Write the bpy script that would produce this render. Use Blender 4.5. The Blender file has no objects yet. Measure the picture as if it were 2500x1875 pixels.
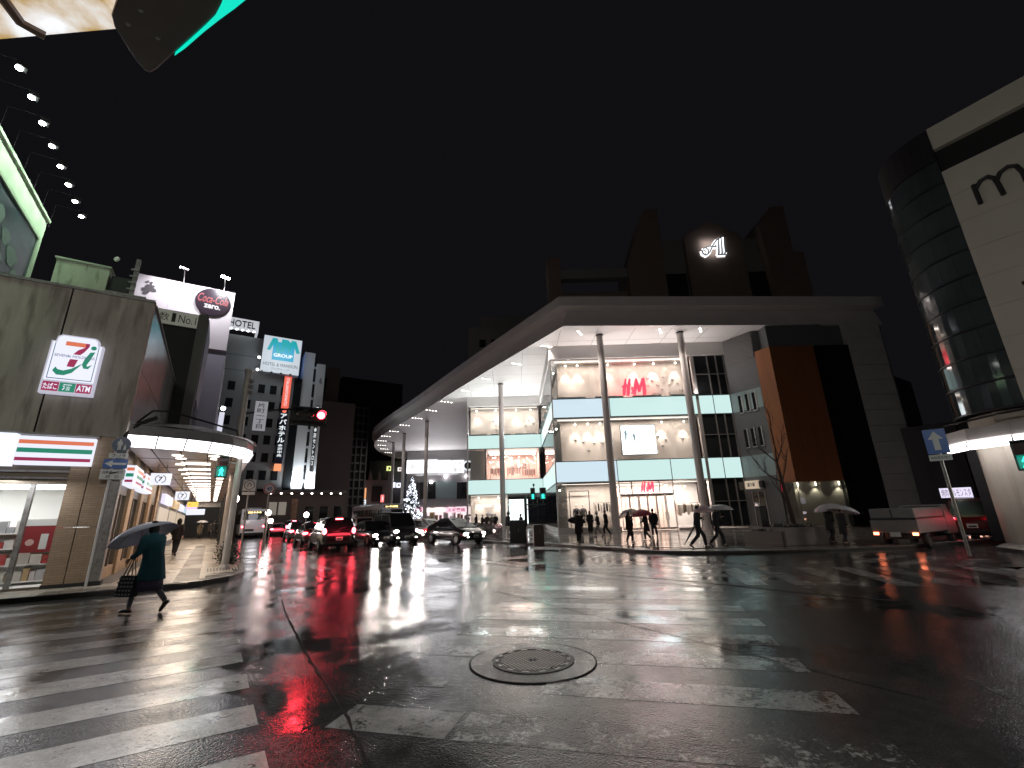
import bpy, bmesh, math, random
from mathutils import Vector, Matrix
R = math.radians
random.seed(7)
SC = bpy.context.scene
COL = SC.collection

# ------------------------------------------------------------------ camera
F_PX, CX, CY = 1090.0, 1250.0, 937.5          # focal length and centre in photo pixels (2500 x 1875)
TILT, ROLL, EYE = R(16.4), R(1.6), 1.55
_fw = Vector((0, math.cos(TILT), math.sin(TILT)))
_u0 = Vector((0, -math.sin(TILT), math.cos(TILT)))
_x0 = Vector((1, 0, 0))
_rt = _x0 * math.cos(ROLL) - _u0 * math.sin(ROLL)
_up = _x0 * math.sin(ROLL) + _u0 * math.cos(ROLL)
cam_d = bpy.data.cameras.new('camera')
cam_d.sensor_fit = 'HORIZONTAL'; cam_d.sensor_width = 36.0
cam_d.lens = F_PX / 2500 * 36.0
cam_d.clip_start = 0.05; cam_d.clip_end = 2000
cam = bpy.data.objects.new('camera', cam_d); COL.objects.link(cam)
_m = Matrix((_rt, _up, -_fw)).transposed().to_4x4(); _m.translation = Vector((0, 0, EYE))
cam.matrix_world = _m
SC.camera = cam

# ------------------------------------------------------------------ sky: a night sky with faint city glow
W = bpy.data.worlds.new('World'); SC.world = W; W.use_nodes = True
wn = W.node_tree.nodes; wl = W.node_tree.links
wb = wn['Background']
wb.inputs['Color'].default_value = (0.0028, 0.0027, 0.0033, 1)
wb.inputs['Strength'].default_value = 1.0

SC.view_settings.view_transform = 'Standard'
SC.view_settings.look = 'None'
SC.view_settings.exposure = 0.85
SC.view_settings.gamma = 1.0
SC.view_settings.use_curve_mapping = False
cy = SC.cycles
cy.use_denoising = True
try:
    cy.denoiser = 'OPENIMAGEDENOISE'; cy.denoising_input_passes = 'RGB_ALBEDO_NORMAL'; cy.denoising_prefilter = 'ACCURATE'
except Exception:
    pass
cy.max_bounces = 7; cy.diffuse_bounces = 3; cy.glossy_bounces = 3; cy.transmission_bounces = 4; cy.transparent_max_bounces = 14
cy.sample_clamp_indirect = 4.0; cy.sample_clamp_direct = 0.0
cy.caustics_reflective = False; cy.caustics_refractive = False
cy.use_light_tree = True

# ------------------------------------------------------------------ where a picture point lies in the place
def ray(u, v):
    x = (u - CX) / F_PX; y = -(v - CY) / F_PX
    return _rt * x + _up * y + _fw
def G(u, v, z=0.0):                       # on a level plane
    d = ray(u, v); t = (z - EYE) / d.z
    return Vector((0, 0, EYE)) + d * t
def WY(u, v, p, d):                       # on an upright plane through p along d
    r = ray(u, v); n = Vector((d[1], -d[0]))
    t = (n.x * p[0] + n.y * p[1]) / (n.x * r.x + n.y * r.y)
    return Vector((0, 0, EYE)) + r * t
def AD(u, v, dist):                       # at a horizontal distance
    r = ray(u, v); t = dist / math.hypot(r.x, r.y)
    return Vector((0, 0, EYE)) + r * t
AZ = R(-33.3)
S_ = Vector((math.sin(AZ), math.cos(AZ), 0)); N_ = Vector((S_.y, -S_.x, 0)); Z_ = Vector((0, 0, 1)); X_ = Vector((1, 0, 0)); Y_ = Vector((0, 1, 0))
LC = Vector((-10.96, 12.43, 0))           # street corner of the shop on the left
def SF(s, n, z=0.0): return LC + S_ * s + N_ * n + Z_ * z

# ------------------------------------------------------------------ materials
MATS = {}
def M(name, col=(.5, .5, .5), rough=.5, metal=0.0, em=None, es=0.0, var=0.0, vs=3.0, bump=0.0, bs=40.0, spec=.5, coat=0.0, rvar=0.0, dirt=0.0, dirtcol=(.02, .018, .015), stretch=None, alpha=None):
    if name in MATS: return MATS[name]
    m = bpy.data.materials.new(name); m.use_nodes = True
    nt = m.node_tree; N = nt.nodes; L = nt.links; b = N['Principled BSDF']
    b.inputs['Base Color'].default_value = (*col, 1)
    b.inputs['Roughness'].default_value = rough; b.inputs['Metallic'].default_value = metal
    b.inputs['Specular IOR Level'].default_value = spec
    b.inputs['Coat Weight'].default_value = coat; b.inputs['Coat Roughness'].default_value = .05
    if em: b.inputs['Emission Color'].default_value = (*em, 1); b.inputs['Emission Strength'].default_value = es
    tc = None
    def coords():
        nonlocal tc
        if tc is None:
            t = N.new('ShaderNodeTexCoord'); mp = N.new('ShaderNodeMapping')
            g = N.new('ShaderNodeNewGeometry')
            L.new(g.outputs['Position'], mp.inputs['Vector'])
            if stretch: mp.inputs['Scale'].default_value = stretch
            tc = mp.outputs['Vector']
        return tc
    if var or rvar:
        nz = N.new('ShaderNodeTexNoise'); nz.inputs['Scale'].default_value = vs; nz.inputs['Detail'].default_value = 5; nz.inputs['Roughness'].default_value = .62
        L.new(coords(), nz.inputs['Vector'])
        if var:
            r = N.new('ShaderNodeMapRange'); r.inputs['From Min'].default_value = .28; r.inputs['From Max'].default_value = .72
            r.inputs['To Min'].default_value = 1 - var; r.inputs['To Max'].default_value = 1 + var * .6
            L.new(nz.outputs['Fac'], r.inputs['Value'])
            mx = N.new('ShaderNodeVectorMath'); mx.operation = 'SCALE'; mx.inputs[0].default_value = col
            L.new(r.outputs['Result'], mx.inputs['Scale']); out = mx.outputs['Vector']
            if dirt:
                n2 = N.new('ShaderNodeTexNoise'); n2.inputs['Scale'].default_value = vs * 2.3; n2.inputs['Detail'].default_value = 8
                L.new(coords(), n2.inputs['Vector'])
                r2 = N.new('ShaderNodeMapRange'); r2.inputs['From Min'].default_value = .52; r2.inputs['From Max'].default_value = .68; r2.inputs['To Max'].default_value = dirt
                L.new(n2.outputs['Fac'], r2.inputs['Value'])
                mm = N.new('ShaderNodeMix'); mm.data_type = 'RGBA'; mm.inputs['B'].default_value = (*dirtcol, 1)
                L.new(r2.outputs['Result'], mm.inputs['Factor']); L.new(out, mm.inputs['A']); out = mm.outputs['Result']
            L.new(out, b.inputs['Base Color'])
        if rvar:
            r3 = N.new('ShaderNodeMapRange'); r3.inputs['From Min'].default_value = .3; r3.inputs['From Max'].default_value = .7
            r3.inputs['To Min'].default_value = max(.02, rough - rvar); r3.inputs['To Max'].default_value = rough + rvar
            L.new(nz.outputs['Fac'], r3.inputs['Value']); L.new(r3.outputs['Result'], b.inputs['Roughness'])
    if bump:
        nb = N.new('ShaderNodeTexNoise'); nb.inputs['Scale'].default_value = bs; nb.inputs['Detail'].default_value = 4
        L.new(coords(), nb.inputs['Vector'])
        bp = N.new('ShaderNodeBump'); bp.inputs['Strength'].default_value = bump; bp.inputs['Distance'].default_value = .02
        L.new(nb.outputs['Fac'], bp.inputs['Height']); L.new(bp.outputs['Normal'], b.inputs['Normal'])
    MATS[name] = m
    return m
def EM(name, col, s):                     # a lit surface
    return M(name, (.05, .05, .05), .4, em=col, es=s * .62)
def glass(name, tint=(.9, .95, .95), f=.10, rough=.03, dens=1.0):
    """thin pane: see-through with a mirror sheen that grows at grazing angles"""
    if name in MATS: return MATS[name]
    m = bpy.data.materials.new(name); m.use_nodes = True
    nt = m.node_tree; N = nt.nodes; L = nt.links; N.remove(N['Principled BSDF'])
    t = N.new('ShaderNodeBsdfTransparent'); t.inputs['Color'].default_value = (*[c * dens for c in tint], 1)
    g = N.new('ShaderNodeBsdfGlossy'); g.inputs['Roughness'].default_value = rough
    fr = N.new('ShaderNodeFresnel'); fr.inputs['IOR'].default_value = 1.45
    a = N.new('ShaderNodeMath'); a.operation = 'ADD'; a.inputs[1].default_value = f - .04; a.use_clamp = True
    mx = N.new('ShaderNodeMixShader')
    L.new(fr.outputs['Fac'], a.inputs[0]); L.new(a.outputs['Value'], mx.inputs['Fac'])
    L.new(t.outputs['BSDF'], mx.inputs[1]); L.new(g.outputs['BSDF'], mx.inputs[2])
    L.new(mx.outputs['Shader'], N['Material Output'].inputs['Surface'])
    MATS[name] = m
    return m

# ------------------------------------------------------------------ mesh building
class MB:
    def __init__(self): self.v = []; self.f = []
    def add(self, vs, fs):
        n = len(self.v); self.v += [tuple(p) for p in vs]; self.f += [tuple(i + n for i in f) for f in fs]; return self
    def obox(self, o, a, b, c):           # corner and three edge vectors
        o, a, b, c = Vector(o), Vector(a), Vector(b), Vector(c)
        p = [o, o + a, o + a + b, o + b, o + c, o + a + c, o + a + b + c, o + b + c]
        fs = [(0, 3, 2, 1), (4, 5, 6, 7), (0, 1, 5, 4), (1, 2, 6, 5), (2, 3, 7, 6), (3, 0, 4, 7)]
        if a.cross(b).dot(c) < 0: fs = [f[::-1] for f in fs]
        return self.add(p, fs)
    def box(self, c, s, rz=0.0):
        a = Vector((math.cos(rz), math.sin(rz), 0)) * s[0]; b = Vector((-math.sin(rz), math.cos(rz), 0)) * s[1]; z = Vector((0, 0, s[2]))
        return self.obox(Vector(c) - a / 2 - b / 2 - z / 2, a, b, z)
    def bx(self, x0, y0, z0, x1, y1, z1): return self.obox((x0, y0, z0), (x1 - x0, 0, 0), (0, y1 - y0, 0), (0, 0, z1 - z0))
    def sb(self, s0, s1, n0, n1, z0, z1): return self.obox(SF(s0, n0, z0), S_ * (s1 - s0), N_ * (n1 - n0), Z_ * (z1 - z0))
    def poly(self, pts): return self.add(pts, [tuple(range(len(pts)))])
    def slab(self, pts, vec):             # flat outline with thickness
        n = len(pts); vec = Vector(vec); pts = [Vector(p) for p in pts]
        nm = Vector()
        for i in range(n): nm += pts[i].cross(pts[(i + 1) % n])
        if nm.dot(vec) < 0: pts = pts[::-1]
        fs = [tuple(range(n))[::-1], tuple(range(n, 2 * n))] + [(i, (i + 1) % n, n + (i + 1) % n, n + i) for i in range(n)]
        return self.add(pts + [p + vec for p in pts], fs)
    def tube(self, pts, rad, n=8, cap=True, flat=1.0, up=None):
        pts = [Vector(p) for p in pts]
        if not isinstance(rad, (list, tuple)): rad = [rad] * len(pts)
        vs = []; k = len(pts); base = len(self.v)
        prev = None
        for i, p in enumerate(pts):
            d = (pts[min(i + 1, k - 1)] - pts[max(i - 1, 0)])
            if d.length < 1e-9: d = Vector((0, 0, 1))
            d.normalize()
            if prev is None:
                ref = Vector(up) if up else (Vector((0, 0, 1)) if abs(d.z) < .9 else Vector((1, 0, 0)))
            else: ref = prev
            a = (ref - d * ref.dot(d))
            if a.length < 1e-6: a = d.orthogonal()
            a.normalize(); b = d.cross(a); prev = a
            for j in range(n):
                t = 2 * math.pi * j / n
                vs.append(p + a * math.cos(t) * rad[i] * flat + b * math.sin(t) * rad[i])
        fs = [(i * n + j, i * n + (j + 1) % n, (i + 1) * n + (j + 1) % n, (i + 1) * n + j) for i in range(k - 1) for j in range(n)]
        if cap: fs += [tuple(range(n))[::-1], tuple(range((k - 1) * n, k * n))]
        return self.add(vs, fs)
    def cyl(self, p0, p1, r, n=12, r1=None): return self.tube([p0, p1], [r, r if r1 is None else r1], n)
    def lathe(self, prof, n=16, c=(0, 0, 0), M_=None):
        c = Vector(c); vs = []; k = len(prof)
        for r, z in prof:
            for j in range(n):
                t = 2 * math.pi * j / n; p = Vector((r * math.cos(t), r * math.sin(t), z))
                vs.append((M_ @ p if M_ else p) + c)
        fs = [(i * n + j, i * n + (j + 1) % n, (i + 1) * n + (j + 1) % n, (i + 1) * n + j) for i in range(k - 1) for j in range(n)]
        return self.add(vs, fs)
    def ell(self, c, rx, ry, rz, nu=10, nv=7, M_=None):
        pr = [(max(1e-4, math.sin(math.pi * i / nv)), -math.cos(math.pi * i / nv)) for i in range(nv + 1)]
        vs = []; c = Vector(c)
        for r, z in pr:
            for j in range(nu):
                t = 2 * math.pi * j / nu; p = Vector((r * math.cos(t) * rx, r * math.sin(t) * ry, z * rz))
                vs.append((M_ @ p if M_ else p) + c)
        return self.add(vs, [(i * nu + j, i * nu + (j + 1) % nu, (i + 1) * nu + (j + 1) % nu, (i + 1) * nu + j) for i in range(nv) for j in range(nu)])
    def mesh(self, name, smooth=False):
        me = bpy.data.meshes.new(name); me.from_pydata(self.v, [], self.f); me.update()
        if smooth: me.polygons.foreach_set('use_smooth', [True] * len(me.polygons))
        return me

def tag(o, label=None, cat=None, group=None, kind=None):
    if label: o['label'] = label
    if cat: o['category'] = cat
    if group: o['group'] = group
    if kind: o['kind'] = kind
    return o
def thing(name, label, cat, loc=(0, 0, 0), rz=0.0, group=None):
    o = bpy.data.objects.new(name, None); COL.objects.link(o); o.empty_display_size = .3
    o.location = loc; o.rotation_euler = (0, 0, rz)
    return tag(o, label, cat, group)
def ob(name, mb, mat, parent=None, label=None, cat=None, group=None, kind=None, smooth=False, bevel=0.0, local=False, auto=False):
    me = mb if isinstance(mb, bpy.types.Mesh) else mb.mesh(name, smooth)
    if mat is not None and not me.materials: me.materials.append(mat)
    o = bpy.data.objects.new(name, me); COL.objects.link(o)
    if parent is not None:
        o.parent = parent
        if not local:                     # geometry is given in world coordinates
            o.matrix_parent_inverse = wmat(parent).inverted()
    if bevel:
        b = o.modifiers.new('bevel', 'BEVEL'); b.width = bevel; b.segments = 2; b.limit_method = 'ANGLE'; b.angle_limit = R(40)
    if auto:
        try:
            for e in me.edges: pass
            me.set_sharp_from_angle(angle=R(35))
            me.polygons.foreach_set('use_smooth', [True] * len(me.polygons))
        except Exception: pass
    return tag(o, label, cat, group, kind)
def wmat(o):
    m = Matrix.Translation(o.location) @ o.rotation_euler.to_matrix().to_4x4()
    if o.parent: m = wmat(o.parent) @ o.matrix_parent_inverse @ m
    return m
def copytree(o, parent=None):
    c = o.copy(); COL.objects.link(c)
    if parent is not None: c.parent = parent
    for ch in list(o.children): copytree(ch, c)
    return c
def struct(name, mb, mat, parent=None, **k):
    return ob(name, mb, mat, parent, kind=None if parent else 'structure', **k)
def light(kind, loc, power, col=(1, 1, 1), parent=None, size=.3, sy=None, aim=None, angle=60, blend=.6, spread=None, name='lamp_glow', local=False):
    d = bpy.data.lights.new(name, kind); d.energy = power; d.color = col
    if kind == 'AREA':
        d.shape = 'RECTANGLE' if sy else 'SQUARE'; d.size = size
        if sy: d.size_y = sy
        if spread: d.spread = R(spread)
    elif kind == 'SPOT': d.spot_size = R(angle); d.spot_blend = blend; d.shadow_soft_size = size
    else: d.shadow_soft_size = size
    o = bpy.data.objects.new(name, d); COL.objects.link(o); o.location = loc
    if aim is not None:
        o.rotation_euler = (Vector(aim) - Vector(loc)).to_track_quat('-Z', 'Y').to_euler()
    if parent is not None:
        o.parent = parent
        if not local: o.matrix_parent_inverse = wmat(parent).inverted()
    return o
DG = None
def text_mesh(s, bold=0.0, shear=0.0, ext=0.0, vertical=False, space=1.0):
    """flat lettering as a mesh with its box at 0..1 x 0..1 (aspect kept in w/h)"""
    def one(t):
        cu = bpy.data.curves.new('t', 'FONT'); cu.body = t; cu.offset = bold; cu.shear = shear; cu.resolution_u = 3; cu.space_character = space
        o = bpy.data.objects.new('t', cu); COL.objects.link(o)
        dg = bpy.context.evaluated_depsgraph_get(); me = bpy.data.meshes.new_from_object(o.evaluated_get(dg))
        vs = [tuple(v.co) for v in me.vertices]; fs = [tuple(p.vertices) for p in me.polygons]
        bpy.data.objects.remove(o); bpy.data.curves.remove(cu); bpy.data.meshes.remove(me)
        return vs, fs
    mb = MB()
    if vertical:
        for i, ch in enumerate(s):
            if ch == ' ': continue
            vs, fs = one(ch)
            if not vs: continue
            xm = (min(v[0] for v in vs) + max(v[0] for v in vs)) / 2
            mb.add([(v[0] - xm, v[1] - i * 1.08, 0) for v in vs], fs)
    else:
        vs, fs = one(s); mb.add(vs, fs)
    xs = [v[0] for v in mb.v]; ys = [v[1] for v in mb.v]
    x0, x1, y0, y1 = min(xs), max(xs), min(ys), max(ys)
    mb.v = [((v[0] - x0) / (x1 - x0), (v[1] - y0) / (y1 - y0), 0) for v in mb.v]
    mb.aspect = (x1 - x0) / (y1 - y0)
    return mb
def lettering(s, mat, parent, c, right, up, w, h=None, proud=.006, name='lettering', thick=0.0, local=False, **k):
    """letters centred at c on a plane, fitted into w x h"""
    mb = text_mesh(s, **k); right = Vector(right).normalized(); up = Vector(up).normalized(); nm = right.cross(up)
    if h is None: h = w / mb.aspect
    c = Vector(c) + nm * proud
    def q(p): return c + right * (p[0] - .5) * w + up * (p[1] - .5) * h
    front = MB(); front.v = [tuple(q(p) + nm * thick) for p in mb.v]; front.f = list(mb.f)
    if thick:                             # solid letters: sides from the outline edges
        cnt = {}
        for f in mb.f:
            for i in range(len(f)):
                e = (f[i], f[(i + 1) % len(f)]); cnt[e] = cnt.get(e, 0) + 1
        n = len(front.v); front.v += [tuple(q(p)) for p in mb.v]
        for (a, b) in list(cnt):
            if (b, a) not in cnt: front.f.append((b, a, n + a, n + b))
    return ob(name, front, mat, parent, local=local)
def strokes(paths, mat, parent, c, right, up, w, h, name, proud=.01, thick=.03, local=False):
    """brush lettering: each path is (points 0..1, widths) drawn as a ribbon with thickness"""
    right = Vector(right).normalized(); up = Vector(up).normalized(); nm = right.cross(up); c = Vector(c) + nm * proud
    mb = MB()
    for i_, (pts, wd) in enumerate(paths):
        P = [Vector(((x - .5) * w, (y - .5) * h)) for x, y in pts]; k = len(P)
        if not isinstance(wd, (list, tuple)): wd = [wd] * k
        Ls = []; Rs = []
        for i in range(k):
            d = (P[min(i + 1, k - 1)] - P[max(i - 1, 0)]); d = d.normalized() if d.length else Vector((1, 0))
            o = Vector((-d.y, d.x)) * wd[i] * h / 2
            Ls.append(P[i] + o); Rs.append(P[i] - o)
        off = nm * (.0015 * i_)
        def q(p, t): return c + right * p.x + up * p.y + nm * t + off
        for i in range(k - 1):
            a, b, c2, d2 = Rs[i], Rs[i + 1], Ls[i + 1], Ls[i]
            mb.add([q(a, thick), q(b, thick), q(c2, thick), q(d2, thick)], [(0, 1, 2, 3)])
            mb.add([q(a, 0), q(b, 0), q(b, thick), q(a, thick)], [(0, 1, 2, 3)])
            mb.add([q(d2, 0), q(c2, 0), q(c2, thick), q(d2, thick)], [(3, 2, 1, 0)])
    return ob(name, mb, mat, parent, local=local)
def arcpts(cx, cy, rx, ry, a0, a1, n=12): return [(cx + rx * math.cos(R(a0 + (a1 - a0) * i / n)), cy + ry * math.sin(R(a0 + (a1 - a0) * i / n))) for i in range(n + 1)]
# ------------------------------------------------------------------ wet ground materials
def wet(name, col, r_dry=.30, r_wet=.07, agg=.5, aggscale=95.0, puddle=(.42, .58), pscale=.55, worn=None, wornpos=.5, tint=(1, 1, 1), grit=.5, medium=.12):
    m = bpy.data.materials.new(name); m.use_nodes = True; MATS[name] = m
    nt = m.node_tree; N = nt.nodes; L = nt.links; b = N['Principled BSDF']
    b.inputs['IOR'].default_value = 1.42; b.inputs['Specular IOR Level'].default_value = .6
    g = N.new('ShaderNodeNewGeometry'); P = g.outputs['Position']
    def noise(sc, det=4, rough=.55, dist=0.0):
        n = N.new('ShaderNodeTexNoise'); n.inputs['Scale'].default_value = sc; n.inputs['Detail'].default_value = det; n.inputs['Roughness'].default_value = rough; n.inputs['Distortion'].default_value = dist
        L.new(P, n.inputs['Vector']); return n.outputs['Fac']
    def rng(x, a, b_, c, d):
        r = N.new('ShaderNodeMapRange'); r.inputs['From Min'].default_value = a; r.inputs['From Max'].default_value = b_; r.inputs['To Min'].default_value = c; r.inputs['To Max'].default_value = d
        L.new(x, r.inputs['Value']); return r.outputs['Result']
    def mth(op, a, b_):
        n = N.new('ShaderNodeMath'); n.operation = op
        for i, x in enumerate((a, b_)):
            if isinstance(x, (int, float)): n.inputs[i].default_value = x
            else: L.new(x, n.inputs[i])
        return n.outputs['Value']
    pud = rng(noise(pscale, 5, .6, .3), puddle[0], puddle[1], 0, 1)          # 1 = standing water
    big = noise(.22, 4); mid = noise(7.0, 6, .7); fine = noise(aggscale, 3, .6)
    vo = N.new('ShaderNodeTexVoronoi'); vo.inputs['Scale'].default_value = aggscale * .9; L.new(P, vo.inputs['Vector'])
    k = mth('MULTIPLY', rng(big, .3, .7, .75, 1.25), rng(mid, .3, .7, .7, 1.25))
    k = mth('MULTIPLY', k, rng(fine, .3, .7, 1 - grit * .5, 1 + grit * .6))
    sc = N.new('ShaderNodeVectorMath'); sc.operation = 'SCALE'; sc.inputs[0].default_value = col; L.new(k, sc.inputs['Scale'])
    colout = sc.outputs['Vector']
    rough = rng(pud, 0, 1, r_dry, r_wet)
    if worn is not None:                   # paint: chips and cracks show the road below
        ch = mth('ADD', mth('MULTIPLY', noise(3.2, 8, .72, .5), .62), mth('MULTIPLY', noise(26, 6, .7), .38))
        mask = rng(ch, wornpos - .03, wornpos + .03, 0, 1)
        mx = N.new('ShaderNodeMix'); mx.data_type = 'RGBA'; mx.inputs['A'].default_value = (*worn, 1)
        L.new(mask, mx.inputs['Factor']); L.new(colout, mx.inputs['B']); colout = mx.outputs['Result']
    L.new(colout, b.inputs['Base Color']); L.new(rough, b.inputs['Roughness'])
    crs = noise(aggscale * .42, 4, .65)
    h = mth('ADD', mth('ADD', mth('MULTIPLY', fine, .5), mth('MULTIPLY', crs, .9)), mth('MULTIPLY', vo.outputs['Distance'], -.5))
    inv = rng(pud, 0, 1, 1.0, .10)
    b1 = N.new('ShaderNodeBump'); b1.inputs['Distance'].default_value = .012
    L.new(mth('MULTIPLY', inv, agg), b1.inputs['Strength']); L.new(h, b1.inputs['Height'])
    b2 = N.new('ShaderNodeBump'); b2.inputs['Distance'].default_value = .02; b2.inputs['Strength'].default_value = medium
    L.new(noise(9.0, 3), b2.inputs['Height']); L.new(b1.outputs['Normal'], b2.inputs['Normal'])
    L.new(b2.outputs['Normal'], b.inputs['Normal'])
    return m
m_asphalt = wet('wet_asphalt', (.050, .050, .051), agg=.36, aggscale=62, r_dry=.15, r_wet=.06, medium=.06, puddle=(.42, .62))
m_patch = wet('wet_asphalt_patch', (.036, .036, .038), agg=.6, aggscale=60, r_dry=.2, r_wet=.12, pscale=1.1, medium=.12)
m_paintl = wet('fresh_road_paint', (.56, .56, .55), agg=.25, aggscale=60, r_dry=.2, r_wet=.1, worn=(.10, .10, .10), wornpos=.42, grit=.35)
m_paint = wet('road_paint', (.33, .33, .325), agg=.25, aggscale=60, r_dry=.16, r_wet=.07, worn=(.06, .06, .06), wornpos=.435, grit=.4)
m_worn = wet('worn_road_paint', (.26, .26, .255), agg=.3, aggscale=60, r_dry=.16, r_wet=.08, worn=(.045, .045, .045), wornpos=.485, grit=.4)
m_very = wet('nearly_gone_road_paint', (.27, .27, .26), agg=.36, aggscale=60, r_dry=.27, r_wet=.12, worn=(.045, .045, .045), wornpos=.535, grit=.3)
m_plaza = wet('plaza_stone', (.20, .18, .165), agg=.05, r_dry=.17, r_wet=.06, pscale=.8, aggscale=40, grit=.15, medium=.05)
m_pave = wet('paving_stone', (.42, .37, .31), agg=.10, r_dry=.42, r_wet=.25, aggscale=60, grit=.2, medium=.05)
m_kerb = wet('kerb_stone', (.22, .21, .20), agg=.15, r_dry=.35, r_wet=.2, aggscale=50, grit=.3)
m_seam = M('tar_seam', (.012, .012, .013), .7, spec=.15, var=.3, vs=6, bump=.3, bs=30)
m_tact = wet('tactile_tile', (.13, .11, .09), agg=.1, r_dry=.5, r_wet=.35, aggscale=40)
m_iron = M('cast_iron', (.05, .05, .052), .4, .6, var=.3, vs=9, bump=.25, bs=60)

# ------------------------------------------------------------------ ground
road = struct('road', MB().poly([(-400, -200, 0), (400, -200, 0), (400, 600, 0), (-400, 600, 0)]), m_asphalt)
def strip(pts_l, z=.004):                  # a thin painted sheet
    return MB().poly([(p[0], p[1], z) for p in pts_l])
def stripe(o, d, L_, e, W_, mat, z=.0018, name='crossing_stripe'):
    o = Vector((o[0], o[1], 0)); d = Vector((d[0], d[1], 0)).normalized(); e = Vector((e[0], e[1], 0)).normalized()
    mb = MB(); n = max(1, int(L_ / .7)); jit = lambda: random.uniform(-.012, .012)
    top = []; bot = []
    for i in range(n + 1):
        p = o + d * (L_ * i / n); bot.append(p + e * jit()); top.append(p + e * (W_ + jit()))
    mb.poly([(q.x, q.y, z) for q in bot + top[::-1]])
    ar = mb.mesh(name)
    if ar.polygons[0].normal.z < 0: ar.flip_normals()
    return ob(name, ar, mat, road)
# crossing on the left, stripes lie across the street's mouth
o0 = Vector((-1.62, 3.44, 0))
for i in range(11):
    o = o0 + S_ * (i * 1.005 - .12)
    stripe(o, -N_, 4.6 if i < 8 else 5.2, S_, .50, m_paintl if i < 7 else (m_worn if i < 9 else m_very))
# crossing straight ahead towards the shops
A_ = Vector((.235, .972, 0)); B_ = Vector((A_.y, -A_.x, 0))
e0 = Vector((2.62, 4.06, 0))
for i in range(-1, 17):
    o = e0 + A_ * (i * .955)
    if i in (7,): continue
    m = m_very if i == -1 else (m_paint if i in (3, 4, 6, 10, 12) else m_worn)
    if i == -1:
        stripe(o - B_ * 4.05, B_, 1.0, A_, .46, m_paint); stripe(o - B_ * 3.0, B_, 3.0, A_, .46, m_very)
    elif i == 0:
        stripe(o - B_ * 2.5, B_, 2.5, A_, .46, m); stripe(o - B_ * 3.75, B_, .3, A_, .24, m_worn)
    else:
        stripe(o - B_ * 4.05, B_, 4.05 if i < 3 else 4.05 + .1 * random.random(), A_, .46, m)
# crossing on the right and the one beyond it
for i in range(8):
    o = Vector((4.86, 10.34, 0)) + B_ * (i * .93); stripe(o, A_, 3.25, B_, .45, m_worn if i % 3 else m_paint)
for i in range(6):
    o = Vector((9.7, 13.4, 0)) + Vector((.55, -.70, 0)) * i * 1.05 + N_ * .2; stripe(o, N_, 2.9, (-.549, .836), .42, m_paint if i in (0, 1) else m_very)
# crossing over the far street, in front of the waiting cars
for i in range(9):
    o = Vector((-3.1, 17.6, 0)) - N_ * (i * .98); stripe(o, S_, 3.1, N_, .46, m_worn if i % 2 else m_paint)
# stop lines, lane lines
for (a, L_, d, w, m) in [((-6.7, 19.9), 3.6, -N_, .35, m_worn), ((-3.4, 22.4), 8, S_, .15, m_paint), ((-7.1, 21.6), 26, S_, .14, m_worn), ((-10.4, 22.0), 9, S_, .14, m_paint), ((-17, 32), 5, S_, .14, m_paint), ((-3.6, 21.6), 2.0, B_, .35, m_paint), ((12.6, 9.0), 7, N_, .15, m_very), ((5.6, 8.4), 1.6, A_, .14, m_very)]:
    e = Vector((-d.y, d.x, 0)); stripe(a, d, L_, e, w, m, z=.0030, name='lane_line')
stripe((3.4, 2.9), N_, .5, S_, .22, m_very, name='lane_line'); stripe((3.9, 3.9), A_, .9, B_, .12, m_very, name='lane_line')
# joints and darker repair strips in the road
def seam(pts, w, name='road_seam', mat=None, z=.0042):
    mb = MB(); k = len(pts); Lf = []; Rt = []
    P = []
    for i in range(k - 1):
        a, b = Vector((*pts[i], 0)), Vector((*pts[i + 1], 0)); n = max(2, int((b - a).length / .22))
        P += [a.lerp(b, j / n) for j in range(n)]
    P.append(Vector((*pts[-1], 0)))
    for i, p in enumerate(P):
        d = (P[min(i + 1, len(P) - 1)] - P[max(i - 1, 0)]).normalized(); o = Vector((-d.y, d.x, 0))
        ww = w * random.uniform(.35, 1.15); q = p + o * random.uniform(-.012, .012)
        Lf.append(q + o * ww / 2); Rt.append(q - o * ww / 2)
    n = len(P); mb.add([(v.x, v.y, z) for v in Rt + Lf], [(i, i + 1, n + i + 1, n + i) for i in range(n - 1)])
    return ob(name, mb, mat or m_seam, road)
seam([(-2.44, 13.55), (1.43, 7.39), (2.75, 5.3), (3.35, 4.3)], .022)
seam([(-4.01, 8.51), (-2.4, 5.8), (-1.42, 4.25), (-.94, 3.4), (-.7, 2.9)], .032)
seam([(-4.9, 10.1), (-4.01, 8.51)], .025)
seam([(-5.2, 23.4), (-4.1, 21.86), (2.51, 12.48), (4.15, 10.83), (5.3, 9.34), (6.4, 8.2)], .09)
stripe((-4.25, 21.9), (2.51 + 4.1, 12.48 - 21.86), 11.5, (.82, .58), .10, m_worn, z=.0030, name='lane_line')
seam([(-4.6, 21.4), (2.2, 11.9), (3.9, 10.3)], .05)
stripe((1.9, 14.9), (.74, -.67), 5.2, (.67, .74), 2.4, m_patch, z=.0010, name='road_patch')
stripe((1.2, 2.2), (.9, .42), 1.6, (-.42, .9), .8, m_patch, z=.0010, name='road_patch')

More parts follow.
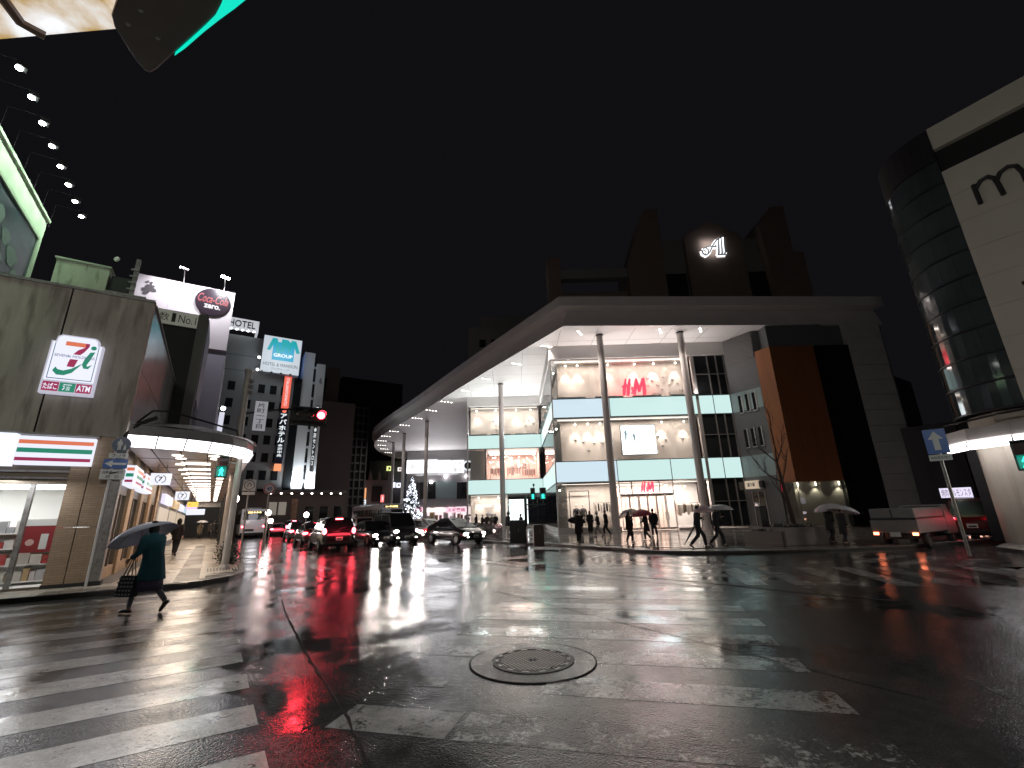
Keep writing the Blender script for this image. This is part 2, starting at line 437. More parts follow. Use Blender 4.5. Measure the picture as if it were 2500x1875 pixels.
# manhole cover with its collar
mc = Vector((.145, 5.59, 0))
mh = thing('manhole_cover', 'round iron manhole cover with studded top and cast ring in the road', 'manhole', mc)
mb = MB(); mb.lathe([(.445, .002), (.445, .016), (.415, .016), (.415, .006)], 40); ob('cover_ring', mb, m_iron, mh, local=True, smooth=False)
mb = MB(); mb.lathe([(.412, .004), (.412, .010), (.0, .010)], 40); ob('cover_plate', mb, m_iron, mh, local=True)
mb = MB()
for i in range(-9, 10):
    for j in range(-11, 12):
        x = i * .046 + (j % 2) * .023; y = j * .040
        if x * x + y * y < .36 ** 2 and not (abs(x) < .06 and abs(y) < .05): mb.lathe([(.017, .009), (.014, .019), (.0001, .020)], 6, (x, y, 0))
ob('stud_pattern', mb, M('worn_iron', (.30, .29, .28), .3, .8), mh, local=True, kind='stuff')
for k in range(14):
    t = k / 14 * 2 * math.pi; ob('rim_tooth', MB().box((.395 * math.cos(t), .395 * math.sin(t), .012), (.03, .07, .014), t), M('worn_iron', (.30, .29, .28), .3, .8), mh, local=True)
for sx in (-.02, .02): ob('crest', MB().lathe([(.018, .010), (.018, .016), (.010, .016), (.010, .010)], 12, (sx, .012, 0)), m_iron, mh, local=True)
ob('lift_hole', MB().lathe([(.034, .010), (.030, .016), (.022, .016), (.018, .0105), (.0001, .0105)], 14, (.21, -.26, 0)), m_seam, mh, local=True)
mb = MB(); mb.lathe([(.685, .003), (.685, .0095), (.46, .0095), (.46, .003)], 48)
ob('collar', mb, m_patch, mh, local=True)
mb = MB(); mb.lathe([(.70, .0095), (.684, .0098)], 48); ob('collar_joint', mb, m_seam, mh, local=True)

# ---- kerbs and pavements
def kerbline(pts, parent, w=.16, h=.12, inward=None, z=0.0, seg=.95):
    for i in range(len(pts) - 1):
        a, b = Vector((*pts[i], 0)), Vector((*pts[i + 1], 0)); L_ = (b - a).length; n = max(1, round(L_ / seg)); d = (b - a) / L_; o = Vector((-d.y, d.x, 0))
        for j in range(n):
            p = a + d * (L_ * j / n); hh = h + random.uniform(-.004, .006)
            ob('kerb_stone', MB().obox(p + d * .004 + Z_ * z, d * (L_ / n - .008), o * w, Z_ * hh), m_kerb, parent)
PZ = .115
def xy(v): return (v.x, v.y)
# left pavement in the street frame, rounded street corner
kl = [xy(SF(-1.55, -16)), xy(SF(-1.55, 1.2)), xy(SF(-1.25, 2.35)), xy(SF(-.55, 3.0)), xy(SF(.5, 3.38)), xy(SF(2.2, 3.52)), xy(SF(60, 3.52))]
mb = MB(); mb.slab([(*p, 0.0) for p in kl] + [SF(60, -1), SF(1, -1), SF(1, -16)], (0, 0, PZ - .012))
pvl = struct('pavement_left', mb, M('mortar', (.09, .08, .075), .6))
kerbline(kl[:6], pvl); kerbline([kl[5], xy(SF(16, 3.52))], pvl)
mb = MB().sb(16, 60, 3.36, 3.52, 0, .12); ob('far_kerb', mb, m_kerb, pvl)
def inside(s, n): return n < 3.34 and s > -1.38 and not (s < .9 and n > 2.2 + (s + 1.4) * .45)
for i in range(22):
    for j in range(-9, 5):
        s0 = -1.38 + i * .76; n0 = j * .76 - .4 
        if n0 + .76 < -.05 and s0 > -.1: continue
        if s0 > -.2 and n0 < -.3: continue
        n1 = min(n0 + .748, 3.33)
        if n0 > 3.0: continue
        if s0 < .95 and n1 > 2.25 + (s0 + 1.4) * .42: n1 = min(n1, 2.05 + (s0 + 1.4) * .47)
        if n1 - n0 < .12: continue
        ob('paving_slab', MB().sb(s0, s0 + .748, max(n0, -6.5), n1, .08, PZ + random.uniform(-.002, .002)), m_pave, pvl)
ob('paving_slab', MB().sb(15.34, 60, -.4, 3.33, .08, PZ), m_pave, pvl)
# tactile guide strip
for i in range(40):
    ob('tactile_tile', MB().sb(-1.1 + i * .62, -1.1 + i * .62 + .6, 1.72, 2.28, PZ - .02, PZ + .008), m_tact, pvl)
for i in range(5):
    ob('tactile_tile', MB().sb(-1.36, -.8, .2 + i * .32 - .9, .2 + i * .32 - .6, PZ - .02, PZ + .007), m_tact, pvl)
# plaza in front of the shops
pz = [(-13.5, 46.4), (-6.5, 35.9), (-1.35, 28.0), (1.66, 24.26), (4.1, 20.4), (4.75, 18.9), (5.6, 17.95), (6.8, 17.4), (9.2, 16.95), (14.0, 17.3), (20.0, 19.6), (34.0, 27.8)]
mb = MB(); mb.slab([(*p, 0.0) for p in pz] + [(60, 40, 0), (60, 130, 0), (-70, 130, 0)], (0, 0, PZ - .012))
plaza = struct('plaza', mb, M('plaza_mortar', (.05, .047, .045), .4))
kerbline(pz, plaza, w=.2, h=.118)
import bisect
def plaza_left(y):                         # kerb x at a given y, for y above the corner
    pts = [(46.4, -13.5), (35.9, -6.5), (28.0, -1.35), (24.26, 1.66), (20.4, 4.1), (18.9, 4.75), (17.95, 5.6), (17.4, 6.8), (16.95, 9.2)]
    for (y1, x1), (y0, x0) in zip(pts, pts[1:]):
        if y0 <= y <= y1: return x0 + (x1 - x0) * (y - y0) / (y1 - y0)
    return 9.2
def plaza_front(x):
    pts = [(4.1, 20.4), (4.75, 18.9), (5.6, 17.95), (6.8, 17.4), (9.2, 16.95), (14.0, 17.3), (20.0, 19.6), (34.0, 27.8)]
    for (x0, y0), (x1, y1) in zip(pts, pts[1:]):
        if x0 <= x <= x1: return y0 + (y1 - y0) * (x - x0) / (x1 - x0)
    return 20
SZ = 1.45
for j in range(20):
    y0 = 17.1 + j * SZ; y1 = y0 + SZ - .012
    x = -13.0
    while x < 30:
        x0, x1 = x, x + SZ - .012; x += SZ
        if y1 > 36.7 and x1 > 3.2 : y1b = 36.7
        else: y1b = y1
        if y0 > 36.6 and x1 > 3.2: continue
        l = max(plaza_left(y0), plaza_left(y1)) + .3
        if x1 < l: continue
        x0c = max(x0, l)
        f = max(plaza_front(x0c), plaza_front(x1)) + .28 if x1 > 4.1 else 0
        y0c = max(y0, f)
        if y1b - y0c < .1 or x1 - x0c < .1: continue
        ob('plaza_slab', MB().bx(x0c, y0c, .07, x1, y1b, PZ + random.uniform(-.0015, .0015)), m_plaza, plaza)
mb = MB()
for a, b in [((-6.0, 36.4), (4.4, 21.6)), ((4.4, 21.6), (7.1, 18.6)), ((7.1, 18.6), (14, 18.3))]:
    a = Vector((*a, PZ)); b = Vector((*b, PZ)); d = (b - a).normalized(); o = Vector((-d.y, d.x, 0)) * .12
    mb.obox(a, b - a, o, Z_ * .012)
ob('drain_channel', mb, M('drain', (.03, .03, .03), .4, .3), plaza)
# right pavement below the big store
pr = [(26.0, 22.2), (17.2, 16.9), (15.9, 15.9), (15.4, 14.6), (15.7, 13.2), (22.0, 3.5)]
mb = MB(); mb.slab([(*p, 0.0) for p in pr] + [(34, 8, 0), (40, 26, 0)], (0, 0, PZ)); pvr = struct('pavement_right', mb, wet('pavement_right_stone', (.17, .165, .155), agg=.2, r_dry=.4, r_wet=.25, aggscale=40))
kerbline(pr, pvr, w=.16, h=.125)
# the corner pavement the photographer stands on
pc = [(-6.5, -3.9), (-2.0, 1.15), (-.6, 1.62), (.9, 1.5), (2.2, .6), (7, -3.2)]
mb = MB(); mb.slab([(*p, 0.0) for p in pc] + [(7, -14, 0), (-6.5, -14, 0)], (0, 0, PZ)); pvc = struct('pavement_near', mb, m_pave)
kerbline(pc[::-1], pvc, w=.16, h=.12)
# ------------------------------------------------------------------ the shopping building with the long canopy
m_beige = M('display_wall', (.70, .63, .58), .8, var=.06, vs=1.5)
m_white = M('white_panel', (.68, .66, .65), .5, var=.05, vs=1.0)
m_soffit = M('soffit_panel', (.74, .71, .70), .62, var=.04, vs=.6)
m_fascia = M('fascia_metal', (.70, .65, .65), .5, .0, var=.08, vs=.5)
m_col = M('column_paint', (.60, .55, .54), .35, var=.05, vs=2)
m_frame = M('dark_frame', (.05, .05, .055), .35, .6)
m_alu = M('pale_frame', (.55, .52, .50), .35, .5)
m_mint = EM('lit_band_glass', (.64, .88, .85), .86)
m_mint2 = EM('lit_band_glass_blue', (.66, .82, .92), .86)
m_gl = glass('shop_glass', (.97, .97, .96), .06)
m_dgl = M('dark_glass', (.02, .022, .024), .05, spec=.8)
m_grey = M('grey_cladding', (.16, .165, .17), .45, .2, var=.08, vs=1.2)
m_teal = M('teal_panel', (.34, .44, .45), .25, var=.05)
m_orange = M('copper_cladding', (.31, .115, .045), .5, .2, var=.15, vs=1.5, stretch=(3, 3, .3))
m_black = M('black_glass_wall', (.008, .009, .010), .06, spec=.7)
m_stone = M('stone_cladding', (.48, .48, .46), .55, var=.12, vs=1.5)
m_floor = M('shop_floor', (.5, .46, .42), .25)
W_WARM = (1, .89, .80); W_PINK = (1, .78, .70); W_COOL = (.93, .97, 1)

mall = thing('shopping_building', 'three storey shopping building with long white canopy and lit mint glass bands', 'building', (3.35, 36.8, 0))
YF, XL, XR = 36.8, 3.35, 18.45
ZL = [.15, 3.97, 5.64, 9.28, 10.91, 14.5]
ZS = 15.7                                  # canopy underside
# core volumes (roof slab, floors, back walls)
mb = MB(); mb.bx(XL + .1, 50.5, 0, 40, 51, 15.7); ob('core_wall', mb, m_beige, mall)
for z in (4.8, 10.1):
    mb = MB(); mb.bx(XL + .2, YF + .15, z - .75, XR, 50.5, z + .75); ob('floor_slab', mb, m_white, mall)
    mb = MB(); mb.bx(-5.4, 53.65, z - .75, XL + .2, 66, z + .75); ob('floor_slab', mb, m_white, mall)
ob('ground_floor', MB().bx(XL + .1, YF + .1, .05, XR, 50.5, .16), m_floor, mall)
ob('ground_floor', MB().bx(-5.4, 53.6, .05, 3.3, 66, .16), m_floor, mall)
# mint bands, front
def pane(name, o, a, h, mat, th=.05, nrm=None, gap=.02):
    """upright panel with its front face at o .. o+a, h tall"""
    a = Vector(a); d = a.normalized(); nn = nrm or Vector((d.y, -d.x, 0))
    return ob(name, MB().obox(Vector(o) + d * gap, a - d * 2 * gap, -nn * th, Z_ * h), mat, mall)
for zi, xs in ((1, [XL, 8.35, 12.72, 15.6, 17.0, XR]), (3, [XL, 8.2, 15.6, 17.0, XR])):
    for k, (x0, x1) in enumerate(zip(xs, xs[1:])):
        pane('lit_band_panel', (x0, YF, ZL[zi] + .03), (x1 - x0, 0, 0), ZL[zi + 1] - ZL[zi] - .06, m_mint2 if k == 0 else m_mint)
    mb = MB()
    for z in (ZL[zi] - .03, ZL[zi + 1] - .03): mb.bx(XL - .03, YF - .04, z, XR, YF + .02, z + .06)
    ob('band_rail', mb, m_frame, mall)
    for x in xs: ob('band_mullion', MB().bx(x - .025, YF - .03, ZL[zi] + .03, x + .025, YF + .015, ZL[zi + 1] - .03), m_frame, mall)
    # side wall of the corner, facing the street
    for y0, y1 in ((YF, 42.4), (42.4, 48), (48, 53.5)):
        pane('lit_band_panel', (XL, y1, ZL[zi] + .03), (0, y0 - y1, 0), ZL[zi + 1] - ZL[zi] - .06, m_mint)
    mb = MB()
    for z in (ZL[zi] - .03, ZL[zi + 1] - .03): mb.bx(XL - .035, YF + .04, z, XL + .02, 53.4, z + .06)
    ob('band_rail', mb, m_frame, mall)
    # recessed wing
    for x0, x1 in ((-5.5, -1.0), (-1.0, 3.3)):
        pane('lit_band_panel', (x0, 53.5, ZL[zi] + .03), (x1 - x0, 0, 0), ZL[zi + 1] - ZL[zi] - .06, m_mint)
    mb = MB()
    for z in (ZL[zi] - .03, ZL[zi + 1] - .03): mb.bx(-5.5, 53.45, z, 3.3, 53.55, z + .06)
    ob('band_rail', mb, m_frame, mall)
# clear panes, front: storeys 2 and 3 (x ranges), ground floor
for zi in (2, 4):
    for x0, x1 in ((XL, 9.4), (9.4, 15.6)): pane('window_pane', (x0, YF + .02, ZL[zi] + .03), (x1 - x0, 0, 0), ZL[zi + 1] - ZL[zi] - .06, m_gl, .012)
    for y0, y1 in ((YF, 45), (45, 53.5)): pane('window_pane', (XL + .02, y1, ZL[zi] + .03), (0, y0 - y1, 0), ZL[zi + 1] - ZL[zi] - .06, m_gl, .012)
    for x0, x1 in ((-5.5, -1.0), (-1.0, 3.3)): pane('window_pane', (x0, 53.52, ZL[zi] + .03), (x1 - x0, 0, 0), ZL[zi + 1] - ZL[zi] - .06, m_gl, .012)
for x0, x1 in ((XL, 8.35), (12.72, 15.55)): pane('window_pane', (x0, YF + .02, .5), (x1 - x0, 0, 0), 3.42, m_gl, .012)
for y0, y1 in ((YF, 42.4), (42.4, 48), (48, 53.5)): pane('window_pane', (XL + .02, y1, .5), (0, y0 - y1, 0), 3.42, m_gl, .012)
for x0, x1 in ((-5.5, -1.0), (-1.0, 3.3)): pane('window_pane', (x0, 53.52, .5), (x1 - x0, 0, 0), 3.42, m_gl, .012)
ob('window_plinth', MB().bx(XL - .04, YF - .05, .1, 8.3, YF + .1, .48), m_alu, mall); ob('window_plinth', MB().bx(12.75, YF - .05, .1, 15.6, YF + .1, .3), m_alu, mall)
ob('window_plinth', MB().bx(XL - .05, YF + .1, .1, XL + .1, 53.4, .48), m_alu, mall)
ob('window_plinth', MB().bx(-5.5, 53.44, .1, 3.25, 53.6, .48), m_alu, mall)
ob('corner_post', MB().bx(XL - .05, YF - .05, .48, XL + .05, YF + .05, 14.5), m_alu, mall)
ob('corner_post', MB().bx(-5.62, 53.4, .1, -5.45, 53.6, 14.6), m_alu, mall)
# white piers and cornice
for (x0, x1) in ((15.55, 15.78),): ob('pier', MB().bx(x0, YF - .06, .15, x1, YF + .3, 14.9), m_alu, mall)
ob('cornice', MB().bx(XL - .05, YF - .1, 14.5, XR + .1, YF + .4, 15.68), m_white, mall)
ob('cornice', MB().bx(XL - .1, YF + .42, 14.5, XL + .4, 53.6, 15.68), m_white, mall)
ob('cornice', MB().bx(-5.6, 53.4, 14.5, XL - .12, 53.8, 15.68), m_white, mall)
# display walls behind the glass, storey 2 and 3
for zi in (2, 4):
    ob('display_wall', MB().bx(XL + .7, YF + 1.35, ZL[zi] - .1, 15.5, YF + 1.5, ZL[zi + 1]), m_beige, mall)
    ob('display_ceiling', MB().bx(XL + .12, YF + .05, ZL[zi + 1] - .08, 15.5, YF + 1.5, ZL[zi + 1] - .02), m_white, mall)
    ob('display_floor', MB().bx(XL + .12, YF + .05, ZL[zi] - .02, 15.5, YF + 1.5, ZL[zi] + .02), m_white, mall)
    ob('display_wall', MB().bx(XL + .95, YF + 1.6, ZL[zi] - .1, XL + 1.05, 53.3, ZL[zi + 1]), m_beige, mall)
ob('display_wall', MB().bx(-5.3, 54.9, 10.8, 3.2, 55.05, 14.5), m_beige, mall)
ob('display_wall', MB().bx(-5.3, 54.9, .15, -.9, 55.05, 3.97), m_beige, mall)
ob('display_wall', MB().bx(XL + 1.0, YF + 1.9, .15, XL + 1.1, 53.3, 3.97), m_beige, mall)
ob('display_wall', MB().bx(-5.3, 54.6, 5.64, -3.4, 54.7, 9.28), m_white, mall)
# dark stair bay on the right
for z0, z1 in ((.3, 3.95), (5.66, 9.26), (10.93, 14.5)):
    zm = z0 + (z1 - z0) * .52
    for x0, x1 in ((15.8, 17.0), (17.0, 17.75), (17.75, 18.45)):
        for a, b in ((z0, zm), (zm, z1)): pane('stair_pane', (x0, YF + .06, a), (x1 - x0, 0, 0), b - a, m_dgl, .03, gap=.03)
    mb = MB()
    for x in (15.8, 17.0, 17.75, 18.42): mb.bx(x - .045, YF - .03, z0, x + .045, YF + .05, z1)
    mb.bx(15.8, YF - .025, zm - .03, 18.4, YF + .045, zm + .03)
    ob('stair_frame', mb, M('stair_frame', (.28, .27, .26), .4, .4), mall)
# entrance: transom, doors
dx = [8.38, 9.4, 10.45, 11.5, 12.68]
mb = MB()
for x in (8.38, 9.38, 11.6, 12.68): mb.bx(x - .04, YF - .02, 2.95, x + .04, YF + .06, 3.95)
mb.bx(8.36, YF - .06, 2.84, 12.7, YF + .1, 2.95); mb.bx(8.36, YF - .03, 3.88, 12.7, YF + .06, 3.95)
ob('transom_frame', mb, m_alu, mall)
for x0, x1 in ((8.42, 9.34), (9.42, 11.56), (11.64, 12.64)): ob('transom_pane', MB().bx(x0, YF + .02, 2.96, x1, YF + .032, 3.87), m_gl, mall)
for i in range(6):
    x0 = 8.4 + i * .715; yo = YF + (.0 if i in (0, 5) else .05)
    mb = MB(); mb.bx(x0 + .01, yo, .2, x0 + .07, yo + .05, 2.84); mb.bx(x0 + .645, yo, .2, x0 + .705, yo + .05, 2.84); mb.bx(x0 + .07, yo, .2, x0 + .645, yo + .05, .34); mb.bx(x0 + .07, yo, 2.74, x0 + .645, yo + .05, 2.84)
    dr = ob('door', mb, m_alu, mall)
    ob('door_pane', MB().bx(x0 + .07, yo + .02, .34, x0 + .645, yo + .032, 2.74), m_gl, dr)
    ob('door_handle', MB().cyl((x0 + (.12 if i % 2 else .59), yo - .03, .9), (x0 + (.12 if i % 2 else .59), yo - .03, 1.5), .018, 8), m_frame, dr)
# inner lobby behind the doors, bright
ob('lobby_wall', MB().bx(8.3, 41.2, .15, 15.6, 41.3, 3.97), m_beige, mall)
ob('lobby_wall', MB().bx(8.22, YF + 1.2, .15, 8.32, 41.2, 3.97), m_beige, mall)
mb = MB()
for i in range(7): mb.bx(8.7 + i * .62, 39.3, .2, 8.76 + i * .62, 39.36, 2.7)
mb.bx(8.4, 39.28, 2.7, 12.8, 39.38, 2.82); ob('inner_door_frame', mb, m_alu, mall)
# slanted grey wall, louvre, slot windows
GA, GB = Vector((18.45, 36.9, 0)), Vector((19.9, 34.5, 0)); gd = (GB - GA).normalized(); gn = Vector((gd.y, -gd.x, 0))
if gn.x > 0: gn = -gn
def gp(t, z, o=0.0): return GA + gd * t + Z_ * z + gn * o
GLn = (GB - GA).length
ob('grey_wall', MB().obox(gp(0, .15, -.3), gd * GLn, gn * .3, Z_ * 15.53), m_grey, mall)
for i in range(16):
    ob('louvre_slat', MB().obox(gp(.35 + i * .0, 13.45 + i * .14, .01), gd * (GLn - .4), gn * .07, Z_ * .07), M('louvre', (.22, .21, .21), .4, .5), mall)
for z0, tt in ((9.15, (.75, 1.35, 1.95)), (6.3, (.75, 1.35, 1.95))):
    for t in tt:
        w = ob('slot_window', MB().obox(gp(t, z0, .008), gd * .28, gn * .02, Z_ * 1.45), m_dgl, mall)
        mb = MB(); mb.obox(gp(t + .28, z0 - .06, .008), gd * .07, gn * .09, Z_ * 1.57); mb.obox(gp(t, z0 - .06, .008), gd * .28, gn * .09, Z_ * .06)
        ob('window_frame', mb, M('slot_frame', (.6, .6, .6), .3, .4), w)
for t0, t1 in ((.05, .68), (.7, 1.4), (1.42, 2.05), (2.07, 2.75)):
    ob('teal_panel', MB().obox(gp(t0, 9.3, .006), gd * (t1 - t0), gn * .004, Z_ * 1.6), m_teal, mall)
    ob('teal_panel', MB().obox(gp(t0, 3.97, .006), gd * (t1 - t0), gn * .004, Z_ * 1.65), m_teal, mall)
ob('side_door', MB().obox(gp(.6, .15, .005), gd * .95, gn * .03, Z_ * 2.6), m_dgl, mall)
mb = MB()
for t in (.55, 1.05, 1.55): mb.obox(gp(t, .15, .012), gd * .05, gn * .05, Z_ * 2.7)
ob('side_door_frame', mb, m_alu, mall)
# copper box, black glass, stone pier
CBx, YB = 20.45, 33.3
ob('copper_panel', MB().obox((19.9, 34.5, 3.35), (CBx - 19.9, YB - 34.5, 0), (.2, .09, 0), (0, 0, 10.5)), m_orange, mall)
for i in range(3):
    ob('copper_panel', MB().bx(CBx + .01 + i * 1.165, YB, 3.35, CBx + 1.16 + i * 1.165, YB + .3, 13.85), m_orange, mall)
ob('head_panel', MB().obox((19.9, 34.52, 13.86), (29.5 - 19.9, 0, 0), (0, .3, 0), (0, 0, 1.83)), m_grey, mall)
ob('head_panel', MB().bx(20.5, YB + .1, 13.86, 25.0, 34.5, 15.69), m_grey, mall)
for i in range(4):
    for j in range(5): ob('black_glass_panel', MB().bx(23.96 + i * .69, YB - .02, .15 + j * 2.74, 24.63 + i * .69, YB + .2, 2.87 + j * 2.74), m_black, mall)
for j in range(13):
    ob('stone_course', MB().bx(26.72, YB - .05 + (j % 2) * .02, .15 + j * 1.195, 29.5, YB + 4, .15 + (j + 1) * 1.195 - .02), m_stone, mall)
ob('core_wall', MB().bx(20.6, YB + .4, .1, 30, 50, 15.6), m_grey, mall)
# low lit display under the copper box
ob('display_back', MB().bx(20.4, YB + .32, .15, 23.9, YB + .38, 3.34), M('display_back', (.42, .40, .33), .6), mall)
for x0, x1 in ((20.48, 22.1), (22.12, 23.9)): ob('display_pane', MB().bx(x0, YB - .01, .3, x1, YB + .01, 3.32), m_gl, mall)
ob('display_pane', MB().obox((19.95, 34.45, .3), (.48, -1.1, 0), (.01, .005, 0), (0, 0, 3.0)), m_gl, mall)
ob('display_back', MB().obox((20.2, 34.5, .15), (.42, -1.0, 0), (.04, .02, 0), (0, 0, 3.2)), M('display_back', (.42, .40, .33), .6), mall)
for x in (20.6, 21.9, 23.6):
    sp = ob('display_spot', MB().cyl((x, YB + .12, 3.05), (x, YB + .14, 3.3), .035, 8), EM('display_spot', (1, .95, .8), 8), mall)
    light('SPOT', (x, YB + .14, 3.0), 14, (1, .93, .78), sp, aim=(x, YB + .2, .2), angle=110, size=.05)
# columns
for x, y in ((7.35, 34.4), (13.96, 34.3), (-1.28, 47.9), (-13.1, 66.8), (-18.9, 76.6), (-23.2, 85.9)):
    c = ob('column', MB().cyl((x, y, .1), (x, y, ZS - .01), .27, 20), m_col, mall, smooth=False, auto=True)
    ob('column_ring', MB().cyl((x, y, ZS - .12), (x, y, ZS - .02), .30, 20), m_frame, c)
    ob('column_base', MB().cyl((x, y, .1), (x, y, .22), .36, 20), m_col, c)
# canopy
out = [(30.5, 33.9), (19.1, 33.2), (4.16, 32.35), (-2.16, 42.6), (-6.4, 49.7), (-13.6, 62.0), (-18.9, 70.6), (-23.0, 77.6), (-26.0, 83.6), (-28.2, 90.0), (-29.4, 96.5), (-29.6, 103.2), (-28.6, 111)]
def offset(pts, d):
    r = []
    for i, p in enumerate(pts):
        a = Vector(pts[max(i - 1, 0)]); b = Vector(pts[min(i + 1, len(pts) - 1)]); q = Vector(p)
        d1 = (q - a).normalized() if i else (b - q).normalized(); d2 = (b - q).normalized() if i < len(pts) - 1 else d1
        n1 = Vector((-d1.y, d1.x)); n2 = Vector((-d2.y, d2.x)); n = (n1 + n2).normalized(); k = d / max(.4, n.dot(n1))
        r.append((q.x + n.x * k, q.y + n.y * k))
    return r
def smoothc(pts, k0, n=5):                 # round the far end
    o = list(pts[:k0]); 
    for i in range(k0, len(pts) - 1):
        p0, p1, p2, p3 = [Vector(pts[max(0, min(len(pts) - 1, j))]) for j in (i - 1, i, i + 1, i + 2)]
        for t in range(n):
            t /= n; o.append(tuple(.5 * ((2 * p1) + (-p0 + p2) * t + (2 * p0 - 5 * p1 + 4 * p2 - p3) * t * t + (-p0 + 3 * p1 - 3 * p2 + p3) * t ** 3)))
    o.append(pts[-1]); return o
out = smoothc(out, 5, 4)
inner = offset(out, -.55); outer = offset(out, .5)
if (Vector(inner[2]) - Vector((10, 60))).length > (Vector(outer[2]) - Vector((10, 60))).length: inner, outer = offset(out, .55), offset(out, -.5)
back = [(-4, 111), (8, 60), (30.5, 60)]
def ring(pl, z): return [(p[0], p[1], z) for p in pl]
def wallband(a, za, b, zb):
    mb = MB(); n = len(a); mb.add(ring(a, za) + ring(b, zb), [(i, i + 1, n + i + 1, n + i) for i in range(n - 1)]); return mb
canopy = ob('canopy_soffit', MB().poly(ring(out, ZS) + ring(back, ZS)), m_soffit, mall)
ob('canopy_lower_fascia', wallband(out, ZS, inner, 17.2), m_fascia, canopy)
ob('canopy_lip', wallband(inner, 17.2, outer, 17.2), m_soffit, canopy)
ob('canopy_upper_fascia', wallband(outer, 17.2, outer, 18.0), m_fascia, canopy)
ob('canopy_roof', MB().poly(ring(outer, 18.0) + ring(back, 18.0)), m_fascia, canopy)
for (p, q, z0, z1) in ((out[0], inner[0], ZS, 17.2), (inner[0], outer[0], 17.2, 18.0)):
    ob('canopy_end', MB().poly([(p[0], p[1], z0), (p[0], 60, z0), (outer[0][0] if z0 > 17 else q[0], 60, z1), (outer[0][0] if z0 > 17 else q[0], q[1], z1)]), m_fascia, canopy)
for x in range(-8, 31, 3):
    y0 = (32.35 + (x - 4.16) * .06 if x > 4.16 else 32.35 + (4.16 - x) * 1.66) + .5
    ob('soffit_joint', MB().bx(x, y0, ZS - .004, x + .03, min(60, y0 + 24), ZS - .001), m_grey, canopy)
for y in (35.6, 38.6, 41.6, 44.6, 47.6, 50.6):
    ob('soffit_joint', MB().bx(4.16 - (y - 32.35) / 1.66 + .6, y, ZS - .0045, 3.2 if y > 36.6 else 18.3, y + .03, ZS - .0015), m_grey, canopy)
fa, fb = Vector((*out[7], 0)), Vector((*out[10], 0))
# recessed soffit lights: groups of three or four small lamps along the edge and over the entrance
m_dl = EM('downlight', (1, .93, .86), 14)
dpos = []
for i, (u, v) in enumerate([(1334, 845), (1261, 888), (1187, 925), (1137, 954), (1090, 981), (1053, 1002), (1018, 1021), (988, 1038), (962, 1053), (942, 1065), (933, 1076), (932, 1087), (938, 1096), (948, 1105)]):
    p = G(u, v, ZS - .02); d = S_.copy()
    dpos.append((p, Vector((.94, .34, 0)) if i == 0 else -N_ * 1.0, 1.25 if i < 4 else 1.9))
for (u, v) in [(1415, 812), (1612, 808), (1710, 805)]:
    p = G(u, v, ZS - .02); dpos.append((p, Vector((.45, .89, 0)), 1.1))
for k, (p, d, L_) in enumerate(dpos):
    dl = ob('soffit_light', MB().obox(p - d * L_ / 2 - Z_ * .0 + Vector((-d.y, d.x, 0)) * -.09, d * L_, Vector((-d.y, d.x, 0)) * .18, -Z_ * .012), m_frame, canopy)
    for j in range(4):
        c = p + d * L_ * (-.36 + j * .24) - Z_ * .016
        ob('lamp', MB().box(c, (.17, .13, .012), math.atan2(d.y, d.x)), m_dl, dl)
    if k < 9 or k > 13: light('SPOT', p - Z_ * .1, 420 if k < 9 else 700, (1, .9, .8), dl, size=.2, aim=p - Z_ * 10, angle=95, blend=.8)
# added uplight bars on the upper band rail, put in to brighten the soffit
m_up = M('added_uplight_body', (.2, .2, .2), .4, .5)
for x in (5.0, 8.2, 11.4, 14.6):
    u = ob('added_uplight', MB().bx(x - 1.2, YF - .30, 10.94, x + 1.2, YF - .05, 11.0), m_up, mall)
    light('AREA', (x, YF - .18, 11.03), 85, (1, .90, .86), u, size=2.3, sy=.2, aim=(x, YF - 2.0, 15.7))
for y in (39.5, 43.5, 47.5, 51.5):
    u = ob('added_uplight', MB().bx(XL - .30, y - 1.4, 10.94, XL - .05, y + 1.4, 11.0), m_up, mall)
    light('AREA', (XL - .18, y, 11.03), 110, (1, .95, .93), u, size=.2, sy=2.6, aim=(XL - 3.2, y, 15.7))
for x in (-4.4, -1.5, 1.4):
    u = ob('added_uplight', MB().bx(x - 1.2, 53.15, 10.94, x + 1.2, 53.42, 11.0), m_up, mall)
    light('AREA', (x, 53.28, 11.03), 150, (.93, 1, .98), u, size=2.3, sy=.2, aim=(x - 1.5, 50.4, 15.7))

# spotlights in the displays: lamp plus a pool of light on the wall
m_sp = EM('spot_lens', (1, .93, .82), 22)
def wallspot(x, y, z, wy, power, drop=2.2, ang=62, col=W_WARM, axis='y', dx=0.0):
    s = ob('display_spot', MB().ell((x, y, z), .07, .07, .07, 8, 6), m_sp, mall)
    aim = (x + dx, wy, z - drop) if axis == 'y' else (wy, y + dx, z - drop)
    light('SPOT', (x, y + (.09 if axis == 'y' else 0), z - .05), power * 1.7, col, s, size=.04, aim=aim, angle=ang, blend=.75)
for x in (4.76, 5.82, 8.52, 10.87, 12.57, 14.51): wallspot(x, YF + .75, 14.12, YF + 1.35, 95)
for x in (5.28, 6.35, 7.4, 12.66, 14.56): wallspot(x, YF + .75, 8.85, YF + 1.35, 95)
for x in (-4.5, -2.1, .4, 2.2): wallspot(x, 54.2, 14.1, 54.9, 85)
for x in (-4.3, -2.0): wallspot(x, 54.2, 3.6, 54.9, 90)
for y in (39.5, 42.5, 46, 49.5):
    wallspot(XL + .5, y, 14.1, XL + .95, 70, axis='x'); wallspot(XL + .5, y, 8.85, XL + .95, 70, axis='x'); wallspot(XL + .5, y, 3.5, XL + 1.0, 90, axis='x')
